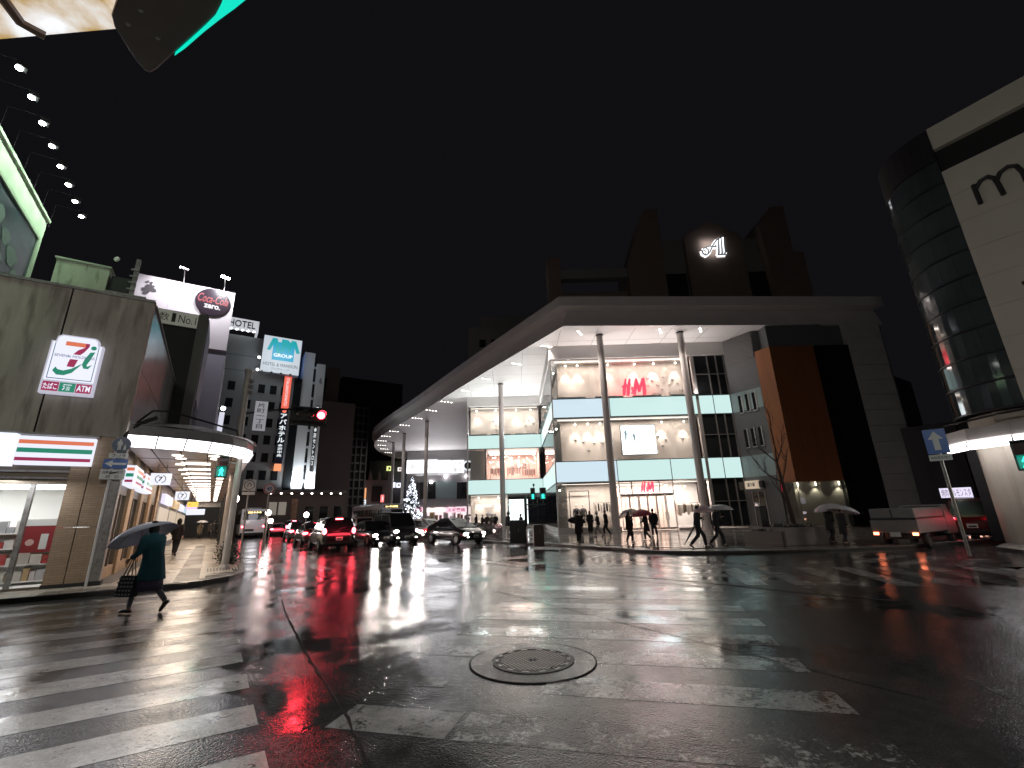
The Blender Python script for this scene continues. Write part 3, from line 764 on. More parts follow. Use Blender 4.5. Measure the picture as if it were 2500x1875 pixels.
# soft general light in each display bay (ceiling light panels)
def bay(x0, x1, y0, y1, z, power, col):
    b = ob('ceiling_light', MB().bx(x0, y0, z - .03, x1, y1, z), EM('ceiling_light', (1, .9, .8), 1.6), mall)
    light('AREA', ((x0 + x1) / 2, (y0 + y1) / 2, z - .06), power * 1.6, col, b, size=x1 - x0, sy=y1 - y0, aim=((x0 + x1) / 2, (y0 + y1) / 2, z - 3))
bay(XL + .4, 15.2, YF + .25, YF + .5, 14.36, 95, W_WARM)
bay(XL + .4, 15.2, YF + .25, YF + .5, 9.14, 95, W_WARM)
bay(-5.2, 3.0, 53.8, 54.1, 14.36, 62, W_WARM)
bay(-5.2, -1.2, 53.8, 54.1, 3.85, 42, W_WARM)
bay(XL + .5, 8.1, YF + .3, YF + .6, 3.85, 80, W_WARM)
bay(8.6, 12.5, 38.6, 39.0, 3.85, 95, W_PINK); bay(8.6, 15.3, 40.2, 40.7, 3.85, 105, W_PINK)
bay(12.9, 15.3, YF + .4, YF + .9, 3.85, 90, W_WARM)
ob('display_wall', MB().bx(XL + 1.1, YF + 1.9, .15, 8.2, YF + 2.0, 3.97), m_beige, mall)
ob('display_wall', MB().bx(12.72, YF + 2.6, .15, 15.6, YF + 2.7, 3.97), m_white, mall)
# panels framing the mannequins
mb = MB()
for x in (4.48, 6.08): mb.bx(x - .03, YF + 1.2, .2, x + .03, YF + 1.26, 3.34)
mb.bx(4.48, YF + 1.2, 3.3, 6.08, YF + 1.26, 3.36); ob('display_frame', mb, m_frame, mall)
# open shop floor on storey 2 of the recessed wing
ob('shop_wall', MB().bx(-5.3, 60.0, 5.64, 3.3, 60.1, 9.28), M('pink_wall', (.74, .52, .47), .7), mall)
ob('shop_wall', MB().bx(3.0, 53.7, 5.64, 3.1, 60, 9.28), M('pink_wall', (.74, .52, .47), .7), mall)
bay(-3.2, 2.8, 55.0, 59.0, 9.18, 190, W_PINK)
ob('pilaster', MB().bx(-3.5, 53.6, 5.64, -3.3, 54.2, 9.28), m_white, mall)
# wall ornaments: small paper fans
def fan(x, y, z, s, axis='y'):
    mb = MB()
    if axis == 'y': mb.add([(x - s, y, z + s * .3), (x + s, y, z + s * .3), (x, y, z - s * .6), (x, y - s * .8, z + s * .1)], [(0, 2, 3), (2, 1, 3), (1, 0, 3)])
    else: mb.add([(y, x + s, z + s * .3), (y, x - s, z + s * .3), (y, x, z - s * .6), (y - s * .8, x, z + s * .1)], [(0, 2, 3), (2, 1, 3), (1, 0, 3)])
    ob('paper_fan', mb, m_white, mall)
random.seed(11)
for (x, z) in [(12.1, 12.95), (12.49, 12.75), (12.1, 12.3), (12.87, 12.3), (13.3, 11.9), (12.5, 11.5), (12.95, 11.5), (13.9, 11.55), (14.3, 12.75), (14.0, 12.3), (14.7, 12.4), (13.5, 13.0), (14.9, 11.8), (11.9, 11.9)]: fan(x, YF + 1.35, z, .17)
for (x, z) in [(6.0, 7.4), (6.9, 7.3), (6.4, 6.7), (7.6, 7.3), (5.3, 7.6), (12.4, 7.7), (13.0, 7.4), (12.7, 6.9), (14.5, 7.5)]: fan(x, YF + 1.35, z, .17)
for (x, z) in [(-2.4, 12.9), (-1.8, 12.9), (-2.1, 12.4), (-1.6, 12.2), (-2.0, 11.8), (2.0, 12.9), (2.5, 12.6), (1.6, 12.3)]: fan(x, 54.9, z, .2)
for y in (38.6, 40.2, 41.6, 43.3, 45.2, 47.5):
    for z in (1.3, 1.9, 2.5): fan(y + random.uniform(-.4, .4), XL + 1.0, z, .16, 'x')

# mannequins, rails of clothes, pendant lamps
m_man = M('mannequin_white', (.62, .56, .50), .4)
def mannequin(x, y, z0, label, coat):
    t = thing('mannequin', label, 'mannequin', (x, y, z0), 0, 'mannequins in the shop window')
    mb = MB(); mb.ell((0, 0, 1.68), .075, .09, .115, 8, 6); mb.cyl((0, 0, 1.42), (0, 0, 1.6), .045, 8)
    for s in (-1, 1): mb.tube([(s * .09, 0, .9), (s * .1, .02, .5), (s * .1, 0, .06)], [.09, .065, .045], 8)
    mb.box((0, 0, .02), (.5, .4, .03)); ob('figure', mb, m_man, t, local=True, smooth=True)
    mb = MB(); mb.tube([(0, 0, .78), (0, 0, 1.0), (0, 0, 1.25), (0, 0, 1.42), (0, 0, 1.47)], [.2, .17, .19, .2, .08], 10, flat=.62, up=(0, 1, 0))
    for s in (-1, 1): mb.tube([(s * .19, 0, 1.4), (s * .25, -.02, 1.12), (s * .24, -.06, .86)], [.07, .06, .05], 7)
    ob('jacket', mb, coat, t, local=True, smooth=True)
mannequin(4.95, YF + .95, .5, 'left mannequin in a dark jacket behind the ground floor shop glass', M('coat_a', (.05, .045, .05), .8))
mannequin(5.5, YF + .95, .5, 'right mannequin in a dark open coat behind the ground floor shop glass', M('coat_b', (.07, .06, .06), .8))
m_rail = M('rail_steel', (.4, .38, .36), .3, .8)
GARM = [M('garment_%d' % i, c, .85) for i, c in enumerate([(.03, .03, .035), (.10, .09, .09), (.45, .40, .36), (.22, .05, .06), (.06, .07, .12), (.55, .50, .46), (.16, .13, .10)])]
def clothes_rail(x0, x1, y, z0, label, h=1.5, seed=1, cols=None, n=None):
    t = thing('clothes_rail', label, 'clothes rail', ((x0 + x1) / 2, y, z0), 0, 'rails of clothes in the shop')
    mb = MB(); mb.cyl((x0, y, z0 + h), (x1, y, z0 + h), .02, 6)
    for x in (x0 + .02, x1 - .02): mb.cyl((x, y, z0), (x, y, z0 + h), .02, 6); mb.box((x, y, z0 + .02), (.05, .5, .04))
    ob('rail_frame', mb, m_rail, t)
    r = random.Random(seed); n = n or int((x1 - x0) / .13)
    for i in range(n):
        x = x0 + (i + .6) * (x1 - x0) / (n + .2); L_ = r.uniform(.65, 1.05); w = r.uniform(.2, .26)
        mb = MB(); mb.slab([(x, y - .07, z0 + h - .04), (x, y + .07, z0 + h - .04), (x, y + w, z0 + h - .14), (x, y + w * .9, z0 + h - L_), (x, y - w * .9, z0 + h - L_), (x, y - w, z0 + h - .14)], (r.uniform(.05, .09), 0, 0))
        ob('garment', mb, r.choice(cols or GARM), t)
clothes_rail(-2.9, -1.2, 54.6, 5.66, 'clothes rail at the left end of the upper shop floor', 1.45, 1)
clothes_rail(-.9, .7, 54.5, 5.66, 'clothes rail in the middle of the upper shop floor', 1.5, 2)
clothes_rail(.9, 2.5, 54.8, 5.66, 'clothes rail at the right end of the upper shop floor', 1.25, 3, GARM[:2])
clothes_rail(-.4, 1.9, 57.0, 5.66, 'higher clothes rail at the back of the upper shop floor', 2.2, 4)
clothes_rail(13.1, 15.2, YF + 1.2, .16, 'pale clothes rail in the window right of the entrance', 2.0, 5, [GARM[2], GARM[5], GARM[5], GARM[6]])
clothes_rail(6.4, 7.8, YF + 1.1, .5, 'short rail of pale shirts beside the mannequins', 1.85, 6, [GARM[5], GARM[2], GARM[0]], 6)
m_bulb = EM('bulb', (1, .86, .7), 9)
random.seed(5)
pend = thing('pendant_lights', 'cluster of small hanging bulbs over the upper shop floor', 'lamp', (0, 55, 9.1))
for i in range(46):
    x, y, z = random.uniform(-3.0, 2.8), random.uniform(54.0, 58.5), random.uniform(7.5, 9.0)
    b = ob('bulb', MB().ell((x, y, z), .06, .06, .07, 6, 5), m_bulb, pend)
    ob('cord', MB().cyl((x, y, z + .06), (x, y, 9.2), .006, 4), m_frame, b)
for k, (x, y, z) in enumerate([(-.35, 54.3, 7.9), (.55, 54.2, 7.6), (13.3, YF + 1.6, 3.0)]):
    t = thing('star_lamp', ['tall cluster lamp hanging at the column side of the upper shop floor', 'lower cluster lamp hanging in the middle of the upper shop floor', 'cluster lamp hanging in the window right of the entrance'][k], 'lamp', (x, y, z), 0, 'cluster lamps in the shop')
    for j in range(9): ob('bulb', MB().ell((x + random.uniform(-.1, .1), y + random.uniform(-.08, .08), z + j * .11 - .5), .05, .05, .05, 6, 5), m_bulb, t)
    ob('cord', MB().cyl((x, y, z + .4), (x, y, z + .9), .01, 4), m_frame, t)
    light('POINT', (x, y - .3, z), 25, W_PINK, t, size=.2)
random.seed(6)
pend2 = thing('ceiling_bulbs', 'scattered small bulbs over the entrance lobby', 'lamp', (11, 39, 3.8))
for i in range(34):
    x, y, z = random.uniform(8.7, 15.3), random.uniform(38.2, 40.8), random.uniform(2.7, 3.75)
    ob('bulb', MB().ell((x, y, z), .045, .045, .045, 6, 4), m_bulb, pend2)

# signs on the building -------------------------------------------------
m_red = EM('red_neon', (1, .03, .06), 3.0); m_redglow = EM('red_sign_back', (1, .10, .14), .75)
HM = [([(.02, .56), (.10, .50), (.22, .58), (.36, .60)], [.07, .10, .09, .06]),
      ([(.20, .98), (.15, .62), (.10, .28), (.07, .02)], [.06, .12, .14, .10]),
      ([(.37, .99), (.32, .68), (.27, .36), (.24, .10), (.21, .01)], [.06, .12, .14, .13, .08]),
      ([(.47, .44), (.42, .50), (.41, .40), (.47, .22), (.44, .12), (.39, .15), (.42, .27), (.49, .14)], [.03, .05, .06, .06, .05, .05, .05, .03]),
      ([(.62, .99), (.58, .66), (.54, .34), (.50, .03)], [.07, .12, .14, .11]),
      ([(.62, .98), (.66, .62), (.71, .20)], [.06, .13, .12]),
      ([(.71, .22), (.80, .62), (.88, .98)], [.10, .11, .07]),
      ([(.92, 1.0), (.92, .66), (.91, .34), (.90, .02)], [.07, .13, .15, .12])]
def hm(x0, z0, x1, z1, y, label, glow):
    t = thing('shop_sign', label, 'sign', ((x0 + x1) / 2, y, z0))
    c = ((x0 + x1) / 2, y, (z0 + z1) / 2)
    strokes(HM, m_red, t, c, X_, Z_, (x1 - x0), (z1 - z0), 'letter_tubes', proud=.06, thick=.08)
    strokes([(p, [q * 1.35 for q in w]) for p, w in HM], M('red_letter_side', (.35, .01, .02), .4, em=(1, .03, .05), es=.5), t, c, X_, Z_, (x1 - x0), (z1 - z0), 'letter_backs', proud=.02, thick=.03)
    if glow:
        light('AREA', (c[0], y - .15, c[2]), 45, (1, .05, .08), t, size=1.8, sy=1.3, aim=(c[0], y - 3, c[2] + .8))
        light('AREA', (c[0], y - .02, c[2]), 26, (1, .08, .12), t, size=1.8, sy=1.2, aim=(c[0], y + 2, c[2]))
    return t
hm(9.5, 11.2, 11.65, 12.75, YF + .62, 'large glowing red brush letters behind the top storey glass', True)
hm(10.02, 3.02, 11.12, 3.86, YF - .12, 'small glowing red brush letters above the entrance doors', False)
scr = thing('video_screen', 'bright white video screen with dark figures behind the second storey glass', 'screen', (10.46, YF + .5, 6.1))
ob('screen_case', MB().bx(9.0, YF + .42, 6.1, 11.92, YF + .6, 8.6), m_frame, scr)
ob('screen_face', MB().bx(9.04, YF + .40, 6.14, 11.88, YF + .42, 8.56), EM('screen_face', (.90, .97, 1), 2.6), scr)
m_sil = M('screen_print', (.10, .13, .15), .6, em=(.2, .3, .36), es=.5)
fig = lambda x, z, s: [(x, z + 1.0 * s), (x + .06 * s, z + .92 * s), (x + .1 * s, z + .7 * s), (x + .16 * s, z + .5 * s), (x + .07 * s, z + .45 * s), (x + .12 * s, z), (x + .03 * s, z), (x, z + .35 * s), (x - .06 * s, z), (x - .13 * s, z), (x - .08 * s, z + .5 * s), (x - .14 * s, z + .75 * s), (x - .05 * s, z + .9 * s)]
for x, z, s in ((9.42, 7.25, 1.0), (10.1, 7.1, .85)):
    ob('screen_figure', MB().slab([(a, YF + .395, b) for a, b in fig(x, z, s)], (0, -.003, 0)), m_sil, scr)
light('AREA', (10.46, YF + .36, 7.3), 60, (.85, .95, 1), scr, size=2.7, sy=2.3, aim=(10.46, YF - 4, 6.5))
# bright shop window with scrolls on the recessed wing's ground floor
b = thing('lit_window_board', 'glaring white lit board with curly lettering behind the ground floor glass', 'sign', (.7, 54, .5))
ob('board_face', MB().bx(-.75, 54.0, .6, 1.45, 54.1, 3.35), EM('board_face', (.88, .97, 1), 2.6), b)
for k, (x, z, r) in enumerate([(-.55, 2.75, .28), (-.15, 2.85, .25), (-.4, 1.9, .3), (-.2, 1.2, .25)]):
    strokes([(arcpts(.5, .5, .5, .5, 30, 330, 12), .16)], M('scroll_print', (.15, .3, .35), .5, em=(.2, .45, .5), es=.5), b, (x, 53.99, z), X_, Z_, r * 2, r * 2, 'scroll', proud=.004, thick=.004)
light('AREA', (.4, 53.95, 2.0), 60, (.85, .95, 1), b, size=2, sy=2.5, aim=(.4, 45, .5))
lettering('looc!!!M', M('pale_letters', (.8, .78, .75), .5, em=(1, .95, .9), es=.8), mall, (-2.9, 53.4, 2.75), X_, Z_, 1.9, .42, bold=.01)
# small restaurant sign on the grey wall
sg = thing('restaurant_sign', 'pale wooden box sign with dark brush writing over the side door', 'sign', gp(.7, 3.4))
so = gp(.35, 3.05, .1); ob('sign_box', MB().obox(so, gd * 1.0 + Vector((0, 0, 0)), gn * .35, Z_ * .62), M('sign_wood', (.62, .52, .40), .6, em=(1, .8, .6), es=.22), sg)
lettering('盛り蔵', M('sign_ink', (.03, .03, .03), .6), sg, so + gd * .5 + gn * .35 + Z_ * .31, gd, Z_, .62, .30, bold=.02)
ob('sign_bracket', MB().obox(gp(1.4, 3.1, .01), gd * .3, gn * .3, Z_ * .5), m_frame, sg)
# canopy lettering
pa, pb = Vector((*outer[5], 0)), Vector((*outer[8], 0)); dd = (pb - pa).normalized()
tq = lettering('TOKYU', M('fascia_letters', (.75, .72, .72), .4), canopy, pa.lerp(pb, .6) + Z_ * 17.6, -dd, Z_, 5.5, .55, proud=.08, name='fascia_lettering')

# upper building behind, with the monogram
m_brick = M('brown_tower', (.30, .22, .18), .8, var=.12, vs=1.2)
m_tow = M('grey_tower', (.30, .29, .28), .7, var=.08)
tw = thing('gabled_tower_building', 'dark brown building with gabled centre and twin chimney towers behind the canopy', 'building', (23.6, 45, 15))
ob('wall', MB().bx(15.8, 46.2, 15.8, 33.5, 60, 29.0), m_brick, tw)
ob('gable', MB().slab([(20.39, 45, 15.8), (26.97, 45, 15.8), (26.97, 45, 32.0), (23.64, 45, 34.0), (20.39, 45, 32.1)], (0, 6, 0)), m_brick, tw)
for x0, x1 in ((17.5, 20.37), (26.99, 29.75)):
    ob('grey_bay', MB().bx(x0, 45.6, 27.6, x1, 52, 31.95), m_tow, tw); ob('bay_window', MB().bx(x0 + .15, 45.5, 15.8, x1 - .15, 45.6, 27.5), m_dgl, tw); ob('bay_window_frame', MB().bx(x0, 45.62, 15.8, x1, 46.1, 27.58), m_tow, tw)
ob('tower', MB().slab([(16.0, 44.6, 35.6), (17.55, 44.6, 35.6), (17.55, 44.6, 15.8), (13.6, 44.6, 15.8), (13.4, 44.6, 28.4)], (0, 5, 0)), m_brick, tw)
ob('tower', MB().slab([(29.0, 44.6, 33.2), (30.9, 44.6, 35.5), (32.35, 44.6, 35.5), (32.35, 44.6, 15.8), (29.8, 44.6, 15.8)], (0, 5, 0)), m_brick, tw)
ob('side_block', MB().bx(32.36, 44.8, 15.8, 33.6, 52, 29.5), m_brick, tw)
ob('end_pier', MB().bx(4.45, 44.9, 15.8, 5.85, 48, 29.7), m_brick, tw)
ob('beam', MB().bx(5.86, 45, 27.0, 13.9, 46, 28.15), m_tow, tw)
ob('low_wall', MB().bx(5.86, 45.8, 15.8, 13.4, 50, 25.6), m_brick, tw)
mono = thing('monogram_sign', 'backlit ornamental letter A on the gable of the brown tower', 'sign', (23.5, 44.9, 29.2))
AP = [([(.02, .30), (.04, .12), (.14, .04), (.24, .12), (.25, .30), (.18, .44), (.10, .40), (.09, .28), (.16, .22)], [.05, .06, .07, .06, .05, .05, .05, .04, .03]),
      ([(.14, .04), (.30, .20), (.46, .56), (.62, .82), (.82, .98), (.98, 1.0)], [.05, .06, .06, .07, .06, .03]),
      ([(.16, .44), (.34, .50), (.54, .46), (.62, .50)], [.03, .05, .05, .02]),
      ([(.70, .86), (.66, .50), (.62, .12), (.56, .04)], [.05, .07, .09, .05]),
      ([(.80, .92), (.77, .50), (.74, .10), (.66, .04)], [.04, .06, .08, .05]),
      ([(.92, .98), (.89, .60), (.88, .20), (.80, .04)], [.04, .07, .10, .06]), ([(.56, .04), (.86, .05)], .05)]
strokes(AP, M('mono_face', (.03, .03, .03), .5), mono, (23.55, 44.75, 30.45), X_, Z_, 3.1, 2.5, 'letter_face', proud=.05, thick=.08)
strokes([(p, ([q + .075 for q in w] if isinstance(w, list) else w + .07)) for p, w in AP], EM('mono_halo', (.93, .95, 1), 1.8), mono, (23.55, 44.95, 30.45), X_, Z_, 3.12, 2.5, 'letter_halo', proud=.01, thick=.02)
light('AREA', (23.5, 44.5, 30.4), 22, (.95, .96, 1), mono, size=2.5, sy=2, aim=(23.5, 46, 30.4))
bb = thing('low_rear_building', 'dim beige block rising behind the left part of the canopy', 'building', (-1, 60, 0))
ob('wall', MB().bx(-6.2, 61, 15, 12, 75, 28.3), m_tow, bb); ob('roof_box', MB().bx(-4.6, 62, 28.3, 10, 72, 30.5), m_tow, bb)
for i in range(4): ob('window', MB().bx(-4.6 + i * 1.7, 60.95, 25.2, -3.7 + i * 1.7, 61.0, 26.4), m_dgl, bb)
# ------------------------------------------------------------------ left: corner shop, arcade, buildings along the street
def brickmat(name, d, c1, c2, mortar, bw=.227, bh=.06, rough=.55):
    m = bpy.data.materials.new(name); m.use_nodes = True; nt = m.node_tree; N = nt.nodes; L = nt.links; b = N['Principled BSDF']; MATS[name] = m
    g = N.new('ShaderNodeNewGeometry'); dt = N.new('ShaderNodeVectorMath'); dt.operation = 'DOT_PRODUCT'; dt.inputs[1].default_value = tuple(d)
    L.new(g.outputs['Position'], dt.inputs[0]); sp = N.new('ShaderNodeSeparateXYZ'); L.new(g.outputs['Position'], sp.inputs[0])
    cb = N.new('ShaderNodeCombineXYZ'); L.new(dt.outputs['Value'], cb.inputs['X']); L.new(sp.outputs['Z'], cb.inputs['Y'])
    br = N.new('ShaderNodeTexBrick'); br.inputs['Scale'].default_value = 1; br.inputs['Brick Width'].default_value = bw; br.inputs['Row Height'].default_value = bh; br.inputs['Mortar Size'].default_value = .004
    for k, c in (('Color1', c1), ('Color2', c2), ('Mortar', mortar)): br.inputs[k].default_value = (*c, 1)
    L.new(cb.outputs[0], br.inputs['Vector']); L.new(br.outputs['Color'], b.inputs['Base Color']); b.inputs['Roughness'].default_value = rough
    bp = N.new('ShaderNodeBump'); bp.inputs['Strength'].default_value = .4; bp.inputs['Distance'].default_value = .01; bp.invert = True
    L.new(br.outputs['Fac'], bp.inputs['Height']); L.new(bp.outputs['Normal'], b.inputs['Normal'])
    return m
m_tileN = brickmat('tan_tile_front', N_, (.42, .30, .20), (.36, .255, .17), (.22, .16, .11))
m_tileS = brickmat('tan_tile_side', S_, (.50, .34, .20), (.42, .285, .17), (.24, .17, .11))
m_wall7 = M('stained_beige_wall', (.46, .42, .36), .7, var=.3, vs=.9, dirt=.6, dirtcol=(.12, .105, .085), stretch=(2.2, 2.2, .35), bump=.05, bs=8)
m_steel = M('worn_grey_steel', (.30, .29, .28), .45, .3, var=.25, vs=5, dirt=.5, dirtcol=(.10, .07, .05))
m_mul = M('bronze_mullion', (.16, .13, .10), .4, .5)
m_dark = M('dark_void', (.015, .015, .016), .6)
m_pan = M('brushed_wall_panel', (.50, .48, .46), .22, .85, var=.12, vs=2)
m_sw = EM('sign_white', (.84, .86, 1), .92); m_so = EM('sign_orange', (.85, .20, .09), .75); m_sg = EM('sign_green', (.005, .25, .15), .8); m_sr = EM('sign_magenta', (.36, .012, .085), .8)
m_slogo = M('logo_blue_line', (.05, .10, .16), .4, em=(.03, .10, .18), es=.4)

shop = thing('convenience_store', 'tan tiled corner convenience store with stained beige upper wall and striped lit sign', 'building', SF(0, 0))
# upper wall panels, front (with a dark seam) and roof
for n0, n1 in ((-13, -6.0), (-5.98, -1.86), (-1.82, 0)): ob('wall_panel', MB().sb(0, .3, n0, n1, 3.95, 8.12), m_wall7, shop)
ob('wall_seam', MB().sb(.05, .2, -1.86, -1.82, 3.95, 8.1), m_seam, shop)
ob('roof_slab', MB().sb(.3, 14, -13, -.25, 7.7, 7.95), m_wall7, shop)
ob('coping', MB().sb(-.05, .35, -13, .02, 8.12, 8.2), m_steel, shop)
# street side of the upper wall: bright metal sheets
for i in range(6):
    for j in range(2): ob('metal_panel', MB().sb(.32 + i * 2.25, .32 + i * 2.25 + 2.22, -.25, 0, 3.97 + j * 2.08, 6.03 + j * 2.08), m_pan, shop)
ob('coping', MB().sb(.36, 13.9, -.3, .04, 8.14, 8.2), m_steel, shop)
# ground floor, front: glass front, door posts, tiled pier
ob('header', MB().sb(.1, .35, -13, -.95, 2.66, 3.94), m_mul, shop)
for z in (2.78, 2.95): ob('header_rail', MB().sb(.05, .1, -13, -.95, z, z + .05), m_steel, shop)
ns = [-8.0, -6.2, -4.4, -3.0, -1.62, -.98]
for a, b in zip(ns, ns[1:]): ob('window_pane', MB().sb(.2, .212, a + .03, b - .03, .14, 2.64), m_gl, shop)
for n in ns[:-1]: ob('door_post', MB().sb(.12, .26, n - .045, n + .045, .1, 2.66), m_steel, shop)
ob('door_sill', MB().sb(.1, .3, -8, -.98, .1, .16), m_mul, shop)
for n0, n1 in ((-.97, -.585), (-.565, -.18)): 
    for z0, z1 in ((.2, 1.55), (1.565, 3.2)): ob('tiled_pier', MB().sb(.0, .5, n0, n1, z0, z1), m_tileN, shop)
ob('pier_plinth', MB().sb(-.02, .52, -.99, -.16, .1, .2), m_dark, shop)
ob('pier_head', MB().sb(0, .5, -.97, -.18, 3.2, 3.94), m_tileN, shop)
# street side: tiled piers, bronze frames, windows lit warm
for s0 in (.5, 3.3, 6.2, 9.2, 12.2): ob('tiled_pier', MB().sb(s0, s0 + .75, -.4, -.02, .1, 3.9), m_tileS, shop)
for s0, s1 in ((1.25, 3.3), (4.05, 6.2), (6.95, 9.2), (9.95, 12.2)):
    ob('tiled_sill', MB().sb(s0, s1, -.35, -.08, .1, .42), m_tileS, shop)
    w = ob('side_window', MB().sb(s0 + .05, s1 - .05, -.2, -.188, .42, 2.5), m_gl, shop)
    mb = MB()
    for s in (s0, (s0 + s1) / 2, s1 - .1): mb.sb(s, s + .1, -.24, -.1, .42, 2.6)
    mb.sb(s0, s1, -.24, -.1, 2.5, 2.6); ob('window_frame', mb, m_mul, w)
    ob('side_header', MB().sb(s0, s1, -.35, -.1, 2.6, 3.9), m_mul, shop)
# interior
m_in = M('shop_interior_white', (.8, .8, .78), .6)
ob('interior_ceiling', MB().sb(.36, 10, -9, -.45, 2.85, 2.95), m_in, shop); ob('interior_wall', MB().sb(6.0, 6.1, -9, -.45, .1, 2.85), m_in, shop)
ob('interior_floor', MB().sb(.3, 10, -9, -.45, .1, .13), m_in, shop); ob('interior_wall', MB().sb(.4, 6, -9, -8.9, .1, 2.85), m_in, shop)
for s in (1.2, 2.6, 4.2):
    t = ob('ceiling_light', MB().sb(s, s + .14, -8, -1.0, 2.78, 2.84), EM('tube_light', (.96, .98, 1), 7), shop)
    light('AREA', SF(s + .07, -4, 2.74), 60, (.96, .98, 1), t, size=7, sy=.3, aim=SF(s + .07, -4, 0))
random.seed(3)
PROD = [M('product_%d' % i, c, .5) for i, c in enumerate([(.45, .06, .06), (.7, .68, .64), (.55, .52, .48), (.5, .36, .2), (.4, .4, .42), (.55, .5, .5), (.75, .72, .7)])]
for k, (s, n0) in enumerate([(1.1, -7.6), (1.1, -4.9), (1.3, -2.9), (2.6, -5.5), (3.8, -3.8)]):
    t = thing('store_shelf', ['white store shelf with red packs farthest left behind the glass', 'white store shelf behind the second pane of the convenience store', 'low white store shelf behind the door of the convenience store', 'inner store shelf in the second row of the convenience store', 'rear store shelf with mixed packs near the back wall'][k], 'shelf', SF(s, n0))
    ob('rack', MB().sb(s + .3, s + .34, n0, n0 + 2.0, .13, 1.5), m_in, t)
    for z in (.2, .62, 1.04, 1.42):
        ob('shelf_board', MB().sb(s, s + .3, n0, n0 + 2.0, z, z + .03), m_in, t)
        n = n0 + .02
        while n < n0 + 1.85:
            w = random.uniform(.1, .24); h = random.uniform(.14, .32)
            ob('pack', MB().sb(s + .03, s + .24, n, n + w - .015, z + .03, z + .03 + h), random.choice(PROD), t); n += w
# poster on the door pane
ps = thing('window_poster', 'red and white poster on the glass next to the tiled pier', 'poster', SF(.19, -1.2, .9))
ob('sheet', MB().sb(.188, .196, -1.56, -1.0, .98, 1.62), M('poster_red', (.30, .03, .035), .5), ps)
ob('white_strip', MB().sb(.182, .187, -1.56, -1.0, 1.62, 1.78), M('poster_white', (.75, .75, .72), .5), ps)
ob('cup_print', MB().sb(.182, .187, -1.24, -1.1, 1.05, 1.42), M('poster_white', (.75, .75, .72), .5), ps)
ob('disc_print', MB().slab([SF(.187, -1.42 + .08 * math.cos(t), 1.22 + .08 * math.sin(t)) for t in [i * math.pi / 8 for i in range(16)]], -S_ * .004), M('poster_pink', (.7, .45, .42), .5), ps)
# striped fascia sign
fs = thing('store_fascia_sign', 'lit white fascia sign with orange, green and magenta stripes on the store front', 'sign', SF(-.2, -1.3, 3.1))
ob('sign_case', MB().sb(-.22, .02, -2.02, -.56, 3.12, 3.84), m_sw, fs)
for z, h, m in ((3.64, .10, m_so), (3.42, .115, m_sg), (3.21, .085, m_sr)): ob('stripe', MB().sb(-.226, -.221, -2.0, -.575, z, z + h), m, fs)
ob('plain_case', MB().sb(-.28, .02, -9, -2.06, 3.08, 3.88), EM('sign_plain_white', (.78, .84, 1), 1.15), fs)
ob('top_rail', MB().sb(-.2, .04, -9, -.5, 3.885, 3.94), m_steel, fs)
light('AREA', SF(-.4, -1.6, 3.4), 4, (.9, .93, 1), fs, size=2.6, sy=.6, aim=SF(-4, -1.6, 1.5))
light('AREA', SF(-.45, -4.6, 3.4), 9, (.85, .9, 1), fs, size=4.0, sy=.7, aim=SF(-4, -4.2, 1.2))
# shield sign with the numeral
ls = thing('store_logo_sign', 'tall lit store sign with big 7 and i over tobacco, sake and ATM boxes', 'sign', SF(-.2, -1.4, 5))
prof = [(-1.93, 5.0), (-.86, 5.0), (-.86, 6.46), (-.96, 6.46), (-.98, 6.6), (-1.06, 6.66), (-1.75, 6.66), (-1.83, 6.6), (-1.85, 6.46), (-1.93, 6.46)]
ob('sign_case', MB().slab([SF(.0, a, b) for a, b in prof], -S_ * .2), M('sign_case_grey', (.4, .38, .42), .4, em=(.7, .7, .85), es=.35), ls)
cx = -1.395; face = [(cx + (a - cx) * .93, 5.36 + (b - 5.36) * .975 if b > 5.2 else 5.36) for a, b in prof]
ob('sign_face', MB().slab([SF(-.201, a, b) for a, b in face], -S_ * .006), m_sw, ls)
def logo(poly, mat, name, lift=.002):
    ob(name, MB().slab([SF(-.208 - lift, -1.80 + x * .81, 5.40 + y * 1.1) for x, y in poly], -S_ * .003), mat, ls)
logo([(.20, .98), (.70, .98), (.70, .87), (.20, .87)], m_so, 'numeral_bar')
logo([(.70, .98), (.80, .98), (.80, .90), (.70, .74), (.62, .66), (.44, .66), (.54, .78), (.70, .87)], m_sr, 'numeral_stroke')
logo([(.40, .53), (.60, .53), (.56, .40), (.54, .33), (.36, .33), (.37, .43)], m_sr, 'numeral_foot')
logo([(.04, .20), (.10, .30), (.16, .24), (.30, .22), (.48, .28), (.72, .44), (.70, .40), (.52, .18), (.34, .10), (.16, .10)], m_sg, 'green_swoosh')
logo([(.86, .76), (.98, .78), (.90, .55), (.84, .42), (.86, .38), (.98, .44), (.90, .32), (.78, .32), (.72, .42), (.76, .58)], m_sg, 'green_letter', .003)
logo([(.92 + .075 * math.cos(t), .88 + .055 * math.sin(t)) for t in [i * math.pi / 7 for i in range(14)]], m_sg, 'green_dot', .003)
lettering('SEVEN&i HOLDINGS', M('logo_text', (.12, .14, .22), .4, em=(.1, .12, .2), es=.5), ls, SF(-.214, -1.395, 6.06), N_, Z_, .82, .075, bold=.012)
for (n0, n1, z0, z1) in ((-1.845, -1.83, 5.42, 6.42), (-.96, -.945, 5.42, 6.42), (-1.845, -.945, 5.40, 5.42)): ob('blue_border', MB().sb(-.212, -.208, n0, n1, z0, z1), m_slogo, ls)
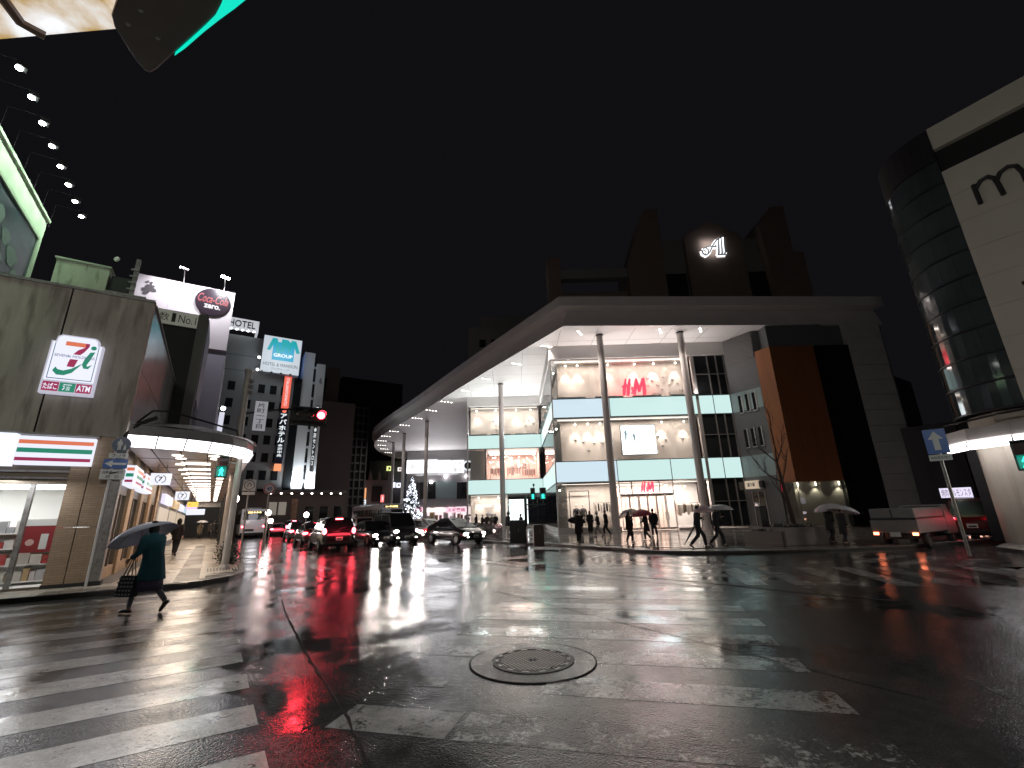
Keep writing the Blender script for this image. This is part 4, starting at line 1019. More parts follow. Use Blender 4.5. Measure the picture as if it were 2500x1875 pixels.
for k, (txt, m) in enumerate((('たばこ', m_sr), ('酒', m_sg), ('ATM', m_sr))):
    n0 = -1.88 + k * .33; ob('goods_box', MB().sb(-.212, -.201, n0, n0 + .315, 5.06, 5.31), m, ls)
    lettering(txt, m_sw, ls, SF(-.213, n0 + .157, 5.185), N_, Z_, .27 if k != 1 else .18, .17, bold=.02)
light('AREA', SF(-.4, -1.4, 5.9), 3, (.9, .93, 1), ls, size=1, sy=1.5, aim=SF(-3, -1.4, 5.5))
# smaller striped signs along the side, under the arcade
for k, (s0, s1) in enumerate(((1.3, 3.3), (4.1, 6.6))):
    t = thing('store_side_sign', ['striped lit sign over the first side window under the arcade', 'striped lit sign over the second side window under the arcade'][k], 'sign', SF(s0, .1, 2.75), 0, 'striped signs under the arcade')
    ob('sign_case', MB().sb(s0, s1, -.05, .22, 2.74, 3.32), m_sw, t)
    for z, h, m in ((3.16, .09, m_so), (2.98, .1, m_sg), (2.82, .07, m_sr)): ob('stripe', MB().sb(s0 + .55, s1 - .02, .221, .226, z, z + h), m, t)
    for z, h, m in ((3.16, .09, m_so), (2.98, .1, m_sg), (2.82, .07, m_sr)): ob('end_stripe', MB().sb(s0 - .006, s0 - .001, .02, .2, z, z + h), m, t)
# arcade over the pavement ------------------------------------------------
m_ceil = M('arcade_ceiling', (.44, .33, .29), .3, .1, var=.06, vs=1); m_arc = M('arcade_metal', (.36, .35, .35), .38, .4, var=.12, vs=2, dirt=.25)
m_lit = EM('arcade_light_box', (1, .97, 1), 3.0)
arc = thing('street_arcade', 'pedestrian arcade roof with rounded glowing edge along the left pavement', 'arcade', SF(3, 1.6))
edge = [(.02, .05), (.12, .7), (.32, 1.35), (.62, 1.95), (1.05, 2.5), (1.6, 2.9), (2.3, 3.12), (3.2, 3.2)]
def E3(k, z, o=0.0):
    s, n = edge[k]; a = Vector(edge[max(k - 1, 0)]); b = Vector(edge[min(k + 1, len(edge) - 1)]); d = (b - a).normalized(); q = Vector((s, n)) + Vector((-d.y, d.x)) * o
    return SF(q.x, q.y, z)
mb = MB(); mb.slab([E3(k, 3.74) for k in range(8)] + [SF(60, 3.2, 3.74), SF(60, 0, 3.74)], Z_ * .04); ob('ceiling', mb, m_ceil, arc)
for n in (.55, 1.25, 1.95, 2.65):
    ob('ceiling_joint', MB().sb(.6 if n < 1.9 else 1.2, 40, n, n + .025, 3.728, 3.739), m_dark, arc)
for i in range(13): ob('ceiling_joint', MB().sb(3.0 + i * 3, 3.03 + i * 3, 0, 3.2, 3.729, 3.7385), m_dark, arc)
for k in range(7):
    ob('light_box', MB().add([E3(k, 3.72, .02), E3(k + 1, 3.72, .02), E3(k + 1, 4.02, .16), E3(k, 4.02, .16), E3(k, 3.72, -.15), E3(k + 1, 3.72, -.15), E3(k + 1, 4.05, -.15), E3(k, 4.05, -.15)], [(0, 1, 2, 3), (4, 7, 6, 5), (0, 4, 5, 1), (3, 2, 6, 7), (0, 3, 7, 4), (1, 5, 6, 2)]), m_lit, arc)
    mb = MB(); a0, a1 = E3(k + 1, 3.70, .05), E3(k + 1, 4.03, .19); mb.tube([a0 - N_ * .0, a0.lerp(a1, .5) - S_ * .03, a1], .018, 6); ob('light_rib', mb, m_steel, arc)
    ob('eave_panel', MB().add([E3(k, 4.04, .20), E3(k + 1, 4.04, .20), E3(k + 1, 4.32, .12), E3(k, 4.32, .12)], [(0, 1, 2, 3)]), m_arc, arc)
    ob('roof_sheet', MB().add([E3(k, 4.33, .24), E3(k + 1, 4.33, .24), SF(max(edge[k + 1][0], 2.4), min(edge[k + 1][1], 1.6), 4.85), SF(max(edge[k][0], 2.4), min(edge[k][1], 1.6), 4.85)], [(0, 1, 2, 3)]), m_arc, arc)
ob('light_box', MB().sb(3.2, 46, 3.04, 3.18, 3.72, 4.0), M('arcade_long_edge', (.4, .38, .38), .35), arc)
ob('roof_sheet', MB().obox(SF(3.2, 3.3, 4.2), S_ * 56, -N_ * 1.7 + Z_ * .6, Z_ * .05), m_arc, arc)
ob('edge_gutter', MB().sb(3.2, 60, 3.19, 3.36, 4.02, 4.22), m_arc, arc)
ob('rail_pipe', MB().tube([SF(.2, .1, 4.35), SF(-.1, .5, 4.75), SF(.0, .9, 4.8), SF(1.6, 2.7, 4.62), SF(6, 3.0, 4.6)], .03, 6), m_dark, arc)
ob('support_post', MB().obox(SF(-.16, -.13, .1), S_ * .26, N_ * .26, Z_ * 3.6), m_steel, arc, bevel=.03)
ob('post_foot', MB().obox(SF(-.2, -.17, .1), S_ * .34, N_ * .34, Z_ * .12), m_dark, arc)
ob('post_bracket', MB().tube([SF(-.03, 0, 3.65), SF(-.08, .02, 4.0), SF(-.05, .25, 4.35), SF(.1, .6, 4.6)], .06, 8), m_dark, arc)
for i in range(7): ob('edge_post', MB().cyl(SF(7.5 + i * 6, 3.05, .1), SF(7.5 + i * 6, 3.05, 3.75), .07, 10), m_dark, arc)
m_dn = EM('arcade_downlight', (1, .86, .74), 5)
for s, n in ((1.9, 1.15), (1.75, 2.15), (2.75, 1.2), (2.6, 2.2)):
    d = ob('round_downlight', MB().lathe([(.16, 3.738), (.15, 3.725), (.0001, 3.722)], 18, SF(s, n)), m_dn, arc)
    light('SPOT', SF(s, n, 3.68), 20, (1, .84, .68), d, size=.12, aim=SF(s, n, 0), angle=130, blend=.6)
for i in range(17):
    s = 4.0 + i * 2.1
    for ds, n0, n1 in ((0, 1.15, 2.05), (.35, 1.15, 2.05), (.25, 2.3, 2.6), (.6, 2.3, 2.6), (.6, .95, 1.25)):
        d = ob('tube_downlight', MB().sb(s + ds, s + ds + .1, n0, n1, 3.715, 3.735), m_dn, arc)
    if i % 2 == 0: light('AREA', SF(s + .2, 1.6, 3.69), 34, (1, .80, .60), d, size=1.6, sy=.6, aim=SF(s + .2, 1.6, 0))
ob('end_bulkhead', MB().sb(40, 40.3, 0, 3.2, 3.2, 3.72), m_arc, arc)
light('AREA', SF(-.25, 1.3, 3.85), 9, (1, .97, 1), arc, size=2.2, sy=.35, aim=SF(-3, 2.4, 0))
light('AREA', SF(1.0, 2.75, 3.85), 7, (1, .97, 1), arc, size=1.8, sy=.35, aim=SF(-1, 6, 0))
# signs hanging in the arcade
for k, (s, n0, n1, z0, z1, m, lab) in enumerate([(5.0, .25, .87, 3.0, 3.42, m_sw, 'nearer lit white box sign with store emblem hanging under the arcade'), (9.0, .86, 1.38, 2.62, 2.98, m_sw, 'farther lit white box sign with store emblem hanging under the arcade'), (13.0, 1.2, 1.68, 2.42, 2.68, EM('sign_yellow', (1, .62, .08), 1.0), 'yellow lit box sign hanging under the arcade'), (20, .9, 1.5, 2.5, 2.8, EM('sign_lilac', (.75, .5, .9), 1.1), 'lilac lit box sign far down the arcade'), (24, .8, 1.9, 2.2, 2.6, m_sw, 'wide white lit sign at the far end of the arcade')]):
    t = thing('hanging_sign', lab, 'sign', SF(s, (n0 + n1) / 2, z0))
    ob('sign_box', MB().sb(s, s + .16, n0, n1, z0, z1), m, t)
    for n in (n0 + .18, n1 - .18): ob('hanger', MB().cyl(SF(s + .08, n, z1), SF(s + .08, n, 3.74), .012, 6), m_dark, t)
    if k < 2:
        c = SF(s - .004, (n0 + n1) / 2, (z0 + z1) / 2); r = .15
        strokes([(arcpts(.5, .5, .5, .5, 110, 250, 8), .09), (arcpts(.5, .5, .5, .5, -70, 70, 8), .09)], M('emblem_ink', (.02, .03, .03), .5), t, c, N_, Z_, r * 2.1, r * 1.9, 'emblem_ring', proud=.002, thick=.002)
        lettering('7', M('emblem_ink', (.02, .03, .03), .5), t, c, N_, Z_, .13, .17, bold=.03)
    if k == 2: lettering('←', M('emblem_ink', (.02, .03, .03), .5), t, SF(s, n0 + .12, 2.55), N_, Z_, .1, .07)
# other shop fronts deeper in the arcade
random.seed(21)
for k in range(4):
    s0 = 14.2 + k * 8; t = thing('arcade_shop', ['small lit shop front right after the convenience store', 'second lit shop front inside the arcade', 'third lit shop front inside the arcade', 'farthest lit shop front inside the arcade'][k], 'shop', SF(s0, 0), 0, 'shop fronts in the arcade')
    ob('wall', MB().sb(s0, s0 + 7.9, -5, -.1, .1, 9 + k * 1.5), M('far_wall_%d' % (k % 2), ((.3, .27, .24), (.22, .22, .23))[k % 2], .7), t)
    ob('shop_window', MB().sb(s0 + .6, s0 + 7.2, -.1, -.05, .5, 2.5), EM('far_shop_window', (1, .8, .58), .5), t)
    ob('shop_sign', MB().sb(s0 + .6, s0 + 6.5, -.06, .12, 2.7, 3.2), [EM('far_sign_a', (.85, .8, 1), .9), EM('far_sign_b', (.9, .6, .3), .6), m_sw, EM('far_sign_c', (.7, .9, 1), .7)][k], t)

# ---- buildings above the shop ------------------------------------------
m_green = M('pale_office_wall', (.42, .46, .38), .7, var=.1, vs=.8, dirt=.2)
ub = thing('spotlit_building', 'pale building washed in green light by a row of roof spotlights above the store', 'building', SF(2, -6))
ob('wall', MB().sb(-8, 4.05, -12, -4.0, 7.6, 12.1), m_green, ub)
ob('wall_step', MB().sb(4.06, 5.0, -12, -4.3, 7.6, 11.0), m_green, ub); ob('wall_step', MB().sb(5.02, 5.6, -12, -4.5, 7.6, 10.2), m_green, ub)
ob('coping', MB().sb(-8, 4.1, -4.2, -3.93, 12.1, 12.2), m_green, ub)
bp_ = thing('dark_banner_board', 'large dark poster board on the green lit wall', 'billboard', SF(1, -4, 8.5))
ob('board', MB().sb(-6, 3.35, -3.99, -3.9, 7.9, 11.06), M('banner_dark', (.02, .045, .06), .35, var=.5, vs=.8), bp_)
mb = MB(); mb.sb(-6, 3.45, -3.92, -3.86, 11.06, 11.14); mb.sb(3.36, 3.45, -3.92, -3.86, 7.9, 11.06); ob('board_frame', mb, m_green, bp_)
for k, (s, z, w, h) in enumerate([(.6, 10.2, .5, .7), (1.3, 9.9, .6, .5), (2.0, 9.6, .8, .6), (2.5, 9.0, .5, .8), (1.2, 9.2, .6, .3)]):
    ob('faded_print', MB().slab([SF(s + w * .5 * math.cos(t) * (1 + .3 * math.sin(3 * t)), -3.895, z + h * .5 * math.sin(t)) for t in [i * math.pi / 6 for i in range(12)]], N_ * .005), M('banner_print', (.18, .22, .22), .6), bp_)
m_flood = EM('flood_lens', (.93, 1, .95), 60)
for i in range(8):
    s = -2.35 + i * .99
    t = thing('roof_spotlight', ('spotlight on the roof edge hidden beyond the left frame edge' if i < 1 else ['topmost leftmost roof spotlight cut by the frame edge', 'second roof spotlight from the left above the dark banner', 'third roof spotlight from the left above the dark banner', 'fourth roof spotlight from the left above the dark banner', 'third last roof spotlight before the street end of the row', 'last but one roof spotlight before the street end', 'lowest roof spotlight at the street end of the row'][i - 1]), 'spotlight', SF(s, -4.05, 12.2), 0, 'row of spotlights on the roof edge')
    ob('arm', MB().tube([SF(s, -4.1, 12.2), SF(s, -4.08, 13.16), SF(s, -3.35, 13.16)], .012, 6), m_dark, t)
    ob('housing', MB().box(SF(s, -3.3, 13.02), (.22, .2, .14), AZ), m_dark, t)
    ob('lens', MB().ell(SF(s, -3.34, 12.94), .075, .075, .05, 10, 6), m_flood, t)
    light('SPOT', SF(s, -3.3, 12.85), 130, (.66, 1, .68), t, size=.05, aim=SF(s, -3.95, 10.8), angle=84, blend=.8)
gb = thing('roof_water_tank_screen', 'low stained green lit parapet box on the store roof', 'roof box', SF(2.5, -2.4, 8))
ob('panel', MB().sb(2.5, 3.6, -3.05, -1.72, 7.95, 10.1), M('stained_screen', (.44, .48, .38), .75, var=.2, vs=1.6, dirt=.6, dirtcol=(.08, .08, .05), stretch=(2, 2, .4)), gb)
ob('coping', MB().sb(2.45, 3.65, -3.1, -1.68, 10.1, 10.16), m_green, gb)
light('SPOT', SF(1.2, -3.3, 12.6), 70, (.6, 1, .6), ub, size=.1, aim=SF(2.6, -2.3, 9.3), angle=60, blend=.8)
an = thing('roof_antenna_unit', 'dark rooftop machine with mast and round dish beside the parapet box', 'antenna', SF(2.6, -1.2, 8))
ob('cabinet', MB().sb(2.6, 3.4, -1.65, -1.12, 7.95, 9.9), m_dark, an); ob('mast', MB().sb(2.6, 2.75, -1.12, -1.0, 7.95, 10.73), m_steel, an)
ob('dish', MB().lathe([(.10, 0), (.09, .05), (.0001, .08)], 12, SF(2.5, -1.6, 10.5), Matrix.Rotation(R(80), 3, 'X')), m_white, an)
for i in range(6): ob('rung', MB().sb(2.55, 2.6, -1.2, -.98, 9.0 + i * .25, 9.05 + i * .25), m_steel, an)
ob('roof_rail', MB().sb(2.4, 2.46, -1.7, -.6, 9.2, 9.26), m_steel, an); ob('rail_leg', MB().sb(2.4, 2.46, -.7, -.64, 7.9, 9.2), m_steel, an); ob('rail_leg', MB().sb(2.4, 2.46, -1.6, -1.54, 7.9, 9.2), m_steel, an)
# narrow building with the No.1 board
nb = thing('narrow_dark_building', 'narrow dark building with grey columns behind the store', 'building', SF(10, 0))
ob('wall', MB().sb(10.3, 14, -6, .85, 4.8, 11.9), m_dark, nb)
ob('column', MB().sb(9.9, 10.3, .45, .86, 4.6, 11.95), M('column_grey', (.14, .135, .13), .6), nb); ob('column', MB().sb(9.9, 10.3, -2.3, -1.9, 8, 11.9), M('column_grey', (.14, .135, .13), .6), nb)
ob('side_wall', MB().sb(10.3, 13.9, .86, .9, 4.8, 11.9), M('purple_grey', (.2, .18, .25), .5), nb)
for i in range(4): ob('side_window', MB().sb(10.6 + i * .8, 11.1 + i * .8, .9, .93, 5.4, 7.6), m_dgl, nb)
n1 = thing('rooftop_sign_board', 'pale board reading No.1 on top of the narrow dark building', 'sign', SF(9.8, -.4, 11.1))
ob('board', MB().sb(9.8, 9.9, -1.4, .44, 11.12, 11.82), M('pale_board', (.55, .55, .48), .6, em=(.6, .6, .5), es=.09), n1)
m_ink = M('sign_black_ink', (.03, .03, .03), .6)
lettering('数', m_ink, n1, SF(9.8, -.92, 11.47), N_, Z_, .4, .42); lettering('No.1', m_ink, n1, SF(9.8, .02, 11.47), N_, Z_, .72, .42)
ob('dark_stamp', MB().sb(9.79, 9.8, -.62, -.46, 11.25, 11.72), m_ink, n1)
# the big soft drink billboard
bl = thing('rooftop_billboard', 'large white rooftop billboard with black soft drink disc and two lamps', 'billboard', SF(18, -1, 12.8))
m_bill = M('billboard_white', (.66, .62, .66), .6, var=.05, vs=.6)
for a, b in ((-3.9, -1.9), (-1.89, -.1), (-.09, 1.7)): ob('board_panel', MB().sb(18, 18.25, a, b, 12.84, 17.2), m_bill, bl)
ob('board_post', MB().sb(18.3, 18.6, 1.2, 1.7, 4.8, 12.83), M('bill_frame', (.3, .3, .36), .6), bl)
ob('lower_wall', MB().sb(18.1, 24, -4, 1.72, 4.8, 12.8), M('bill_wall', (.3, .29, .36), .7), bl)
dc = SF(17.98, .5, 16.15)
ob('disc', MB().slab([dc + N_ * (1.02 * math.cos(t)) + Z_ * (1.0 * math.sin(t)) for t in [i * math.pi / 20 for i in range(40)]], -S_ * .08), M('disc_black', (.02, .012, .02), .3), bl)
lettering('Coca-Cola', EM('cola_red', (.9, .03, .06), .6), bl, dc - S_ * .085 + Z_ * .2, N_ + Z_ * -.04, Z_, 1.75, .62, bold=.015, shear=.35)
lettering('zero.', EM('cola_white', (1, .95, 1), .9), bl, dc - S_ * .085 - Z_ * .36, N_ + Z_ * -.04, Z_, .95, .3, bold=.035)
random.seed(4)
for k in range(26):
    a = random.uniform(0, 6.28); r = random.uniform(.02, .5); s = random.uniform(.04, .16); c = SF(17.985 - .0006 * k, -3.0 + r * math.cos(a) * .7, 16.4 + r * math.sin(a))
    ob('ink_splash', MB().slab([c + N_ * s * math.cos(t) * (1 + .4 * math.sin(2 * t + k)) + Z_ * s * math.sin(t) for t in [i * math.pi / 5 for i in range(10)]], -S_ * .004), M('ink_grey', (.09, .08, .09), .6), bl)
for n in (-1.3, 1.0):
    a = ob('lamp_arm', MB().tube([SF(18.1, n, 17.2), SF(17.9, n, 17.5), SF(17.0, n, 17.75)], .03, 6), m_white, bl)
    l = ob('lamp_head', MB().box(SF(16.95, n, 17.72), (.5, .16, .1), AZ + R(90)), m_flood if n > 0 else m_white, a)
light('SPOT', SF(16.6, .9, 17.8), 520, (.98, .95, 1), bl, size=.2, aim=SF(18, .3, 15.6), angle=130, blend=.8); light('SPOT', SF(16.4, -1.6, 17.9), 380, (.98, .95, 1), bl, size=.2, aim=SF(18, -1.6, 15.2), angle=130, blend=.8)
rd = thing('small_rooftop_board', 'small dark board with red script and white splashes below the billboard', 'billboard', SF(14, -.8, 12))
ob('board', MB().sb(14, 14.1, -1.9, .35, 12.3, 13.5), M('rd_board', (.30, .28, .28), .5, var=.5, vs=1.2), rd)
lettering('Cola', EM('cola_red', (.9, .03, .06), .6), rd, SF(14, -1.2, 12.95), N_, Z_, 1.0, .55, bold=.02, shear=.35)
for k in range(12): 
    c = SF(13.99, random.uniform(-.5, .25), random.uniform(12.4, 13.4)); s = random.uniform(.04, .12)
    ob('white_splash', MB().slab([c + N_ * s * math.cos(t) + Z_ * s * math.sin(t) * 1.4 for t in [i * math.pi / 4 for i in range(8)]], -S_ * (.003 + k * .0005)), m_white, rd)
for n in (-1.2, -.2): ob('board_leg', MB().sb(14.1, 14.2, n, n + .1, 4.6, 12.3), m_dark, rd)
wl = thing('wall_lantern', 'starry white wall lamp on the building above the arcade', 'lamp', SF(26, 1.9, 7.5))
ob('lantern_box', MB().sb(25.9, 26.2, 1.8, 2.15, 7.6, 10.2), EM('lantern_box', (.85, .85, 1), .7), wl); ob('lantern_bulb', MB().ell(SF(25.8, 2.0, 10.5), .16, .16, .16), EM('lantern_bulb', (.9, .92, 1), 25), wl)
ob('wall_strip', MB().sb(26.3, 34, -3, 2.0, 5, 10.0), M('bill_wall', (.3, .29, .36), .7), wl)

# ---- hotel group on the left side of the street -------------------------
HS = 50.0
m_hotel = M('hotel_wall', (.26, .27, .28), .7, var=.06, vs=.4); m_white2 = M('hotel_strip', (.62, .64, .66), .5)
ho = thing('grey_hotel', 'grey hotel with rows of small dark windows and lit white roof sign', 'building', SF(HS, 5))
ob('wall', MB().sb(HS, HS + 12, -4, 9.6, 0, 25.8), m_hotel, ho)
for j in range(7):
    for n in (-2.2, 1.9, 3.9, 5.35, 6.75, 8.1):
        z = 18.15 - j * 2.28
        if n in (3.9,) and j == 0: continue
        w = ob('window', MB().sb(HS - .02, HS + .02, n, n + .8, z, z + 1.2), m_dgl, ho); ob('window_sill', MB().sb(HS - .06, HS, n - .05, n + .85, z - .08, z), m_hotel, w)
for z in (20.9, 23.0): ob('wall_joint', MB().sb(HS - .012, HS, -4, 9.5, z, z + .05), m_dark, ho)
hs = thing('hotel_roof_sign', 'white lit parapet with dark HOTEL letters on the grey hotel', 'sign', SF(HS, 2.6, 26.4))
ob('parapet', MB().sb(HS - .3, HS - .1, .4, 4.2, 26.45, 28.1), EM('hotel_sign_glow', (.86, .88, .95), .55), hs)
ob('parapet_side', MB().obox(SF(HS - .3, 4.21, 26.45), S_ * 9, N_ * .2, Z_ * 1.65), M('parapet_side', (.6, .6, .64), .5, em=(.8, .82, .9), es=.28), hs)
lettering('HOTEL', M('hotel_letters', (.05, .055, .07), .4), hs, SF(HS - .3, 2.45, 27.3), N_, Z_, 3.1, .95, proud=.05, thick=.12, bold=.01)
for i in range(6): ob('up_lamp', MB().box(SF(HS - .5, .6 + i * .66, 26.4), (.3, .16, .12), AZ), EM('hotel_up_lamp', (.95, .97, 1), 8), hs)
ap = thing('hotel_group_sign', 'cube shaped lit roof sign with teal APA lettering and blue side', 'sign', SF(HS - 1.5, 7.6, 20.8))
ob('sign_cube', MB().sb(HS - 1.2, HS + 3, 5.2, 9.88, 20.85, 26.0), M('cube_core', (.2, .2, .25), .5), ap)
ob('sign_face', MB().sb(HS - 1.24, HS - 1.2, 5.2, 9.88, 20.85, 26.0), EM('apa_face', (.78, .86, .95), .62), ap)
def afl(poly, mat, name): ob(name, MB().slab([SF(HS - 1.245, 5.2 + x * 4.68, 20.85 + y * 5.15) for x, y in poly], -S_ * .03), mat, ap)
m_teal2 = EM('apa_teal', (.0, .40, .45), .8); m_tl3 = EM('apa_blue', (.0, .36, .58), .85)
afl([(.25, .35), (.82, .35), (.82, .86), (.25, .86)], m_tl3, 'emblem_block')
def afl2(poly, mat, name): ob(name, MB().slab([SF(HS - 1.28, 5.2 + x * 4.68, 20.85 + y * 5.15) for x, y in poly], -S_ * .03), mat, ap)
afl2([(.10, .60), (.19, .60), (.28, .84), (.37, .52), (.48, .52), (.34, .95), (.22, .95)], m_teal2, 'emblem_letter')
afl2([(.46, .60), (.46, .95), (.62, .95), (.70, .88), (.70, .78), (.62, .71), (.56, .71), (.56, .60)], m_teal2, 'emblem_letter')
afl2([(.62, .60), (.70, .60), (.78, .84), (.88, .60), (.97, .62), (.84, .95), (.72, .95)], m_teal2, 'emblem_letter')
m_apw = EM('apa_white', (.9, .97, 1), .95)
lettering('GROUP', m_apw, ap, SF(HS - 1.31, 7.72, 23.35), N_, Z_, 2.35, .5, bold=.03); lettering('HOTEL & MANSION', m_ink, ap, SF(HS - 1.24, 7.55, 22.0), N_, Z_, 4.2, .45); lettering('アパグループ', m_ink, ap, SF(HS - 1.24, 7.55, 21.4), N_, Z_, 2.2, .3)
ob('side_face', MB().sb(HS - 1.18, HS + 2.9, 9.89, 9.95, 20.95, 25.9), EM('apa_side', (.03, .07, .22), .45), ap)
random.seed(9)
for k in range(16): ob('side_print', MB().slab([SF(HS + random.uniform(-.6, 2.4), 9.955 + k * .002, random.uniform(21.4, 25.4)) + S_ * .3 * math.cos(t) + Z_ * .35 * math.sin(t) for t in [i * 1.57 for i in range(4)]], N_ * .001), EM('side_print', (.3, .42, .8), .5), ap)
for i in range(4): ob('bracket_lamp', MB().box(SF(HS - 1.5, 5.4 + i * 1.15, 20.75), (.25, .2, .2), AZ), m_dark, ap)
for z in (20.9, 22.6): ob('side_lamp', MB().ell(SF(HS - 1.5, 4.9, z), .16, .16, .16, 8, 6), EM('apa_lamp', (.95, .97, 1), 14), ap)
light('AREA', SF(HS - 4, 7.5, 23.5), 60, (.8, .93, 1), ap, size=3, aim=SF(HS, 7.5, 22))
vs = thing('hotel_vertical_sign', 'tall narrow lit sign with red panel above white hotel name characters', 'sign', SF(HS - .5, 8.75, 8))
ob('sign_post', MB().sb(HS - .3, HS, 8.3, 9.25, 8.6, 20.8), M('navy_sign', (.02, .025, .06), .4), vs)
ob('red_panel', MB().sb(HS - .34, HS - .3, 8.32, 9.23, 16.3, 20.8), EM('red_panel', (1, .16, .10), .8), vs)
lettering('ITALIANTOMATO', m_apw, vs, SF(HS - .34, 8.77, 18.6), Vector((0, 0, -1)), N_, 3.9, .35)
lettering('アパホテル', m_apw, vs, SF(HS - .31, 8.77, 13.6), N_, Z_, .85, 3.9, vertical=True, bold=.025); lettering('金沢中央', m_apw, vs, SF(HS - .31, 8.77, 10.6), N_, Z_, .6, 1.7, vertical=True, bold=.02)
ob('emblem', MB().ell(SF(HS - .33, 8.77, 15.95), .28, .28, .28, 8, 6), EM('red_panel2', (1, .2, .12), .9), vs)
ob('orange_box', MB().sb(HS - .4, HS - .05, 8.35, 9.2, 7.95, 8.85), EM('orange_box', (1, .36, .16), .9), vs)
ob('glass_strip', MB().sb(HS - .05, HS + 1, 9.62, 10.6, 5.4, 20.8), m_dgl, ho)
th = thing('white_tower_hotel', 'white slab hotel tower with vertical window slots beside the lit cube sign', 'building', SF(HS, 12))
ob('pier', MB().sb(HS + .3, HS + 8, 10.65, 12.0, 5.4, 25.0), m_white2, th); ob('pier', MB().sb(HS, HS + 8, 12.35, 13.5, 5.4, 23.4), m_white2, th); ob('recess', MB().sb(HS + .6, HS + 8, 12.0, 12.35, 5.4, 24.2), m_dark, th)
for i in range(8): ob('floor_edge', MB().sb(HS + .35, HS + .6, 12.02, 12.33, 6.6 + i * 2.3, 6.9 + i * 2.3), m_white2, th)
for n in (11.3, 13.0): light('AREA', SF(HS - .6, n, 5.8), 170, (.9, .97, 1), th, size=1.2, sy=.3, aim=SF(HS + .4, n, 16))
ob('name_strip', MB().sb(HS - .08, HS - .01, 12.72, 13.15, 8.0, 17.2), m_ink, th); lettering('アパスパ金沢セントロス', m_apw, th, SF(HS - .08, 12.93, 12.9), N_, Z_, .36, 8.2, vertical=True, bold=.02)
ob('leaf_emblem', MB().slab([SF(HS - .01, 13.0 + .22 * math.cos(t) * (1 if math.sin(t) < 0 else .6), 20.9 + .5 * math.sin(t)) for t in [i * .5236 for i in range(12)]], -S_ * .02), m_hotel, th)
en = thing('hotel_entrance_block', 'dark low entrance block with a row of soffit lamps beneath the hotel', 'building', SF(HS - 1, 12))
ob('wall', MB().sb(HS - .4, HS + 8, 4, 18, 0, 5.3), M('entrance_wall', (.10, .085, .08), .6), en)
ob('eave', MB().obox(SF(HS - 3.2, 7.6, 5.0), N_ * 9.4, S_ * 3, Z_ * .35), M('eave_dark', (.12, .11, .11), .5), en)
for i in range(8): ob('soffit_lamp', MB().ell(SF(HS - 2.9, 8.1 + i * 1.18, 4.95), .13, .13, .08, 8, 5), EM('soffit_lamp', (1, .85, .75), 14), en)
for n in (8.3, 9.4): ob('window', MB().sb(HS - .45, HS - .4, n, n + .9, 2.4, 4.0), M('lit_dim', (.2, .18, .16), .4, em=(.8, .7, .6), es=.12), en)
ob('tall_panel', MB().sb(HS - .5, HS - .4, 10.9, 11.6, .3, 4.4), M('art_panel', (.35, .22, .15), .5, var=.6, vs=1.5), en)
for n in (12.6, 14.4, 16.2): ob('door', MB().sb(HS - .46, HS - .4, n, n + 1.0, .1, 3.4), m_dgl, en)
# far buildings
fb1 = thing('dark_office_block', 'dark brown office block right of the white hotel tower', 'building', SF(60, 16))
ob('wall', MB().sb(60, 72, 14.2, 20.5, 0, 20.5), M('far_brown', (.10, .075, .065), .8), fb1); ob('upper_wall', MB().sb(62, 72, 13.0, 18, 20.5, 27), M('far_brown', (.10, .075, .065), .8), fb1); ob('window', MB().sb(61.9, 62, 15.5, 15.9, 22, 25), m_dgl, fb1)
fb2 = thing('gridded_tower', 'tall tower with a grid of dark window bays down the street', 'building', SF(80, 24))
ob('wall', MB().sb(80.3, 90, 21.5, 28.2, 0, 25.0), m_dark, fb2)
m_grid = M('grid_frame', (.17, .155, .15), .7)
for i in range(7): ob('grid_post', MB().sb(79.9, 80.3, 21.5 + i * 1.1, 21.75 + i * 1.1, 4, 25.2), m_grid, fb2)
for j in range(13): ob('grid_beam', MB().sb(80.0, 80.3, 21.5, 28.3, 4.2 + j * 1.7, 4.55 + j * 1.7), m_grid, fb2)
ob('white_sign', MB().sb(79.7, 79.85, 22.2, 23.4, 18.5, 21.4), M('grid_sign', (.5, .5, .5), .5, em=(.8, .8, .8), es=.12), fb2); lettering('H', m_ink, fb2, SF(79.7, 22.8, 20), N_, Z_, .7, 1.2)
ob('red_sign', MB().sb(79.7, 79.85, 22.2, 23.4, 13.2, 18.2), M('grid_sign_red', (.28, .10, .10), .5, em=(.9, .3, .3), es=.06), fb2)
for z in (12.6, 13.6): ob('lamp_string', MB().sb(79.6, 79.7, 21.3, 21.45, z, z + .5), EM('lamp_string', (1, .9, .85), 3), fb2)
fb3 = thing('far_dark_block', 'plain dark block at the far end of the street under the canopy tip', 'building', SF(105, 34))
ob('wall', MB().sb(105, 120, 31, 44, 0, 27), M('far_grey', (.07, .07, .075), .8), fb3); ob('plain_tower', MB().sb(100, 101, 30.3, 31.5, 0, 26.2), M('far_grey2', (.17, .16, .165), .8), fb3)
ob('wall', MB().sb(128, 140, 32, 52, 0, 46), M('far_grey', (.07, .07, .075), .8), fb3)
fb4 = thing('ornate_facade', 'pale low facade with small pinnacles beneath the canopy tip', 'building', SF(92, 33))
ob('wall', MB().sb(92, 100, 29.5, 38, 0, 10.5), M('ornate', (.26, .24, .23), .8), fb4)
for i in range(4): ob('pinnacle', MB().tube([SF(92, 30.6 + i * 2.1, 10.5), SF(92, 30.6 + i * 2.1, 11.6), SF(92, 30.6 + i * 2.1, 13)], [.5, .42, .02], 6), M('ornate', (.26, .24, .23), .8), fb4)
ob('dark_sign', MB().sb(91.5, 91.7, 33.2, 35.6, 5.5, 9), m_dark, fb4)
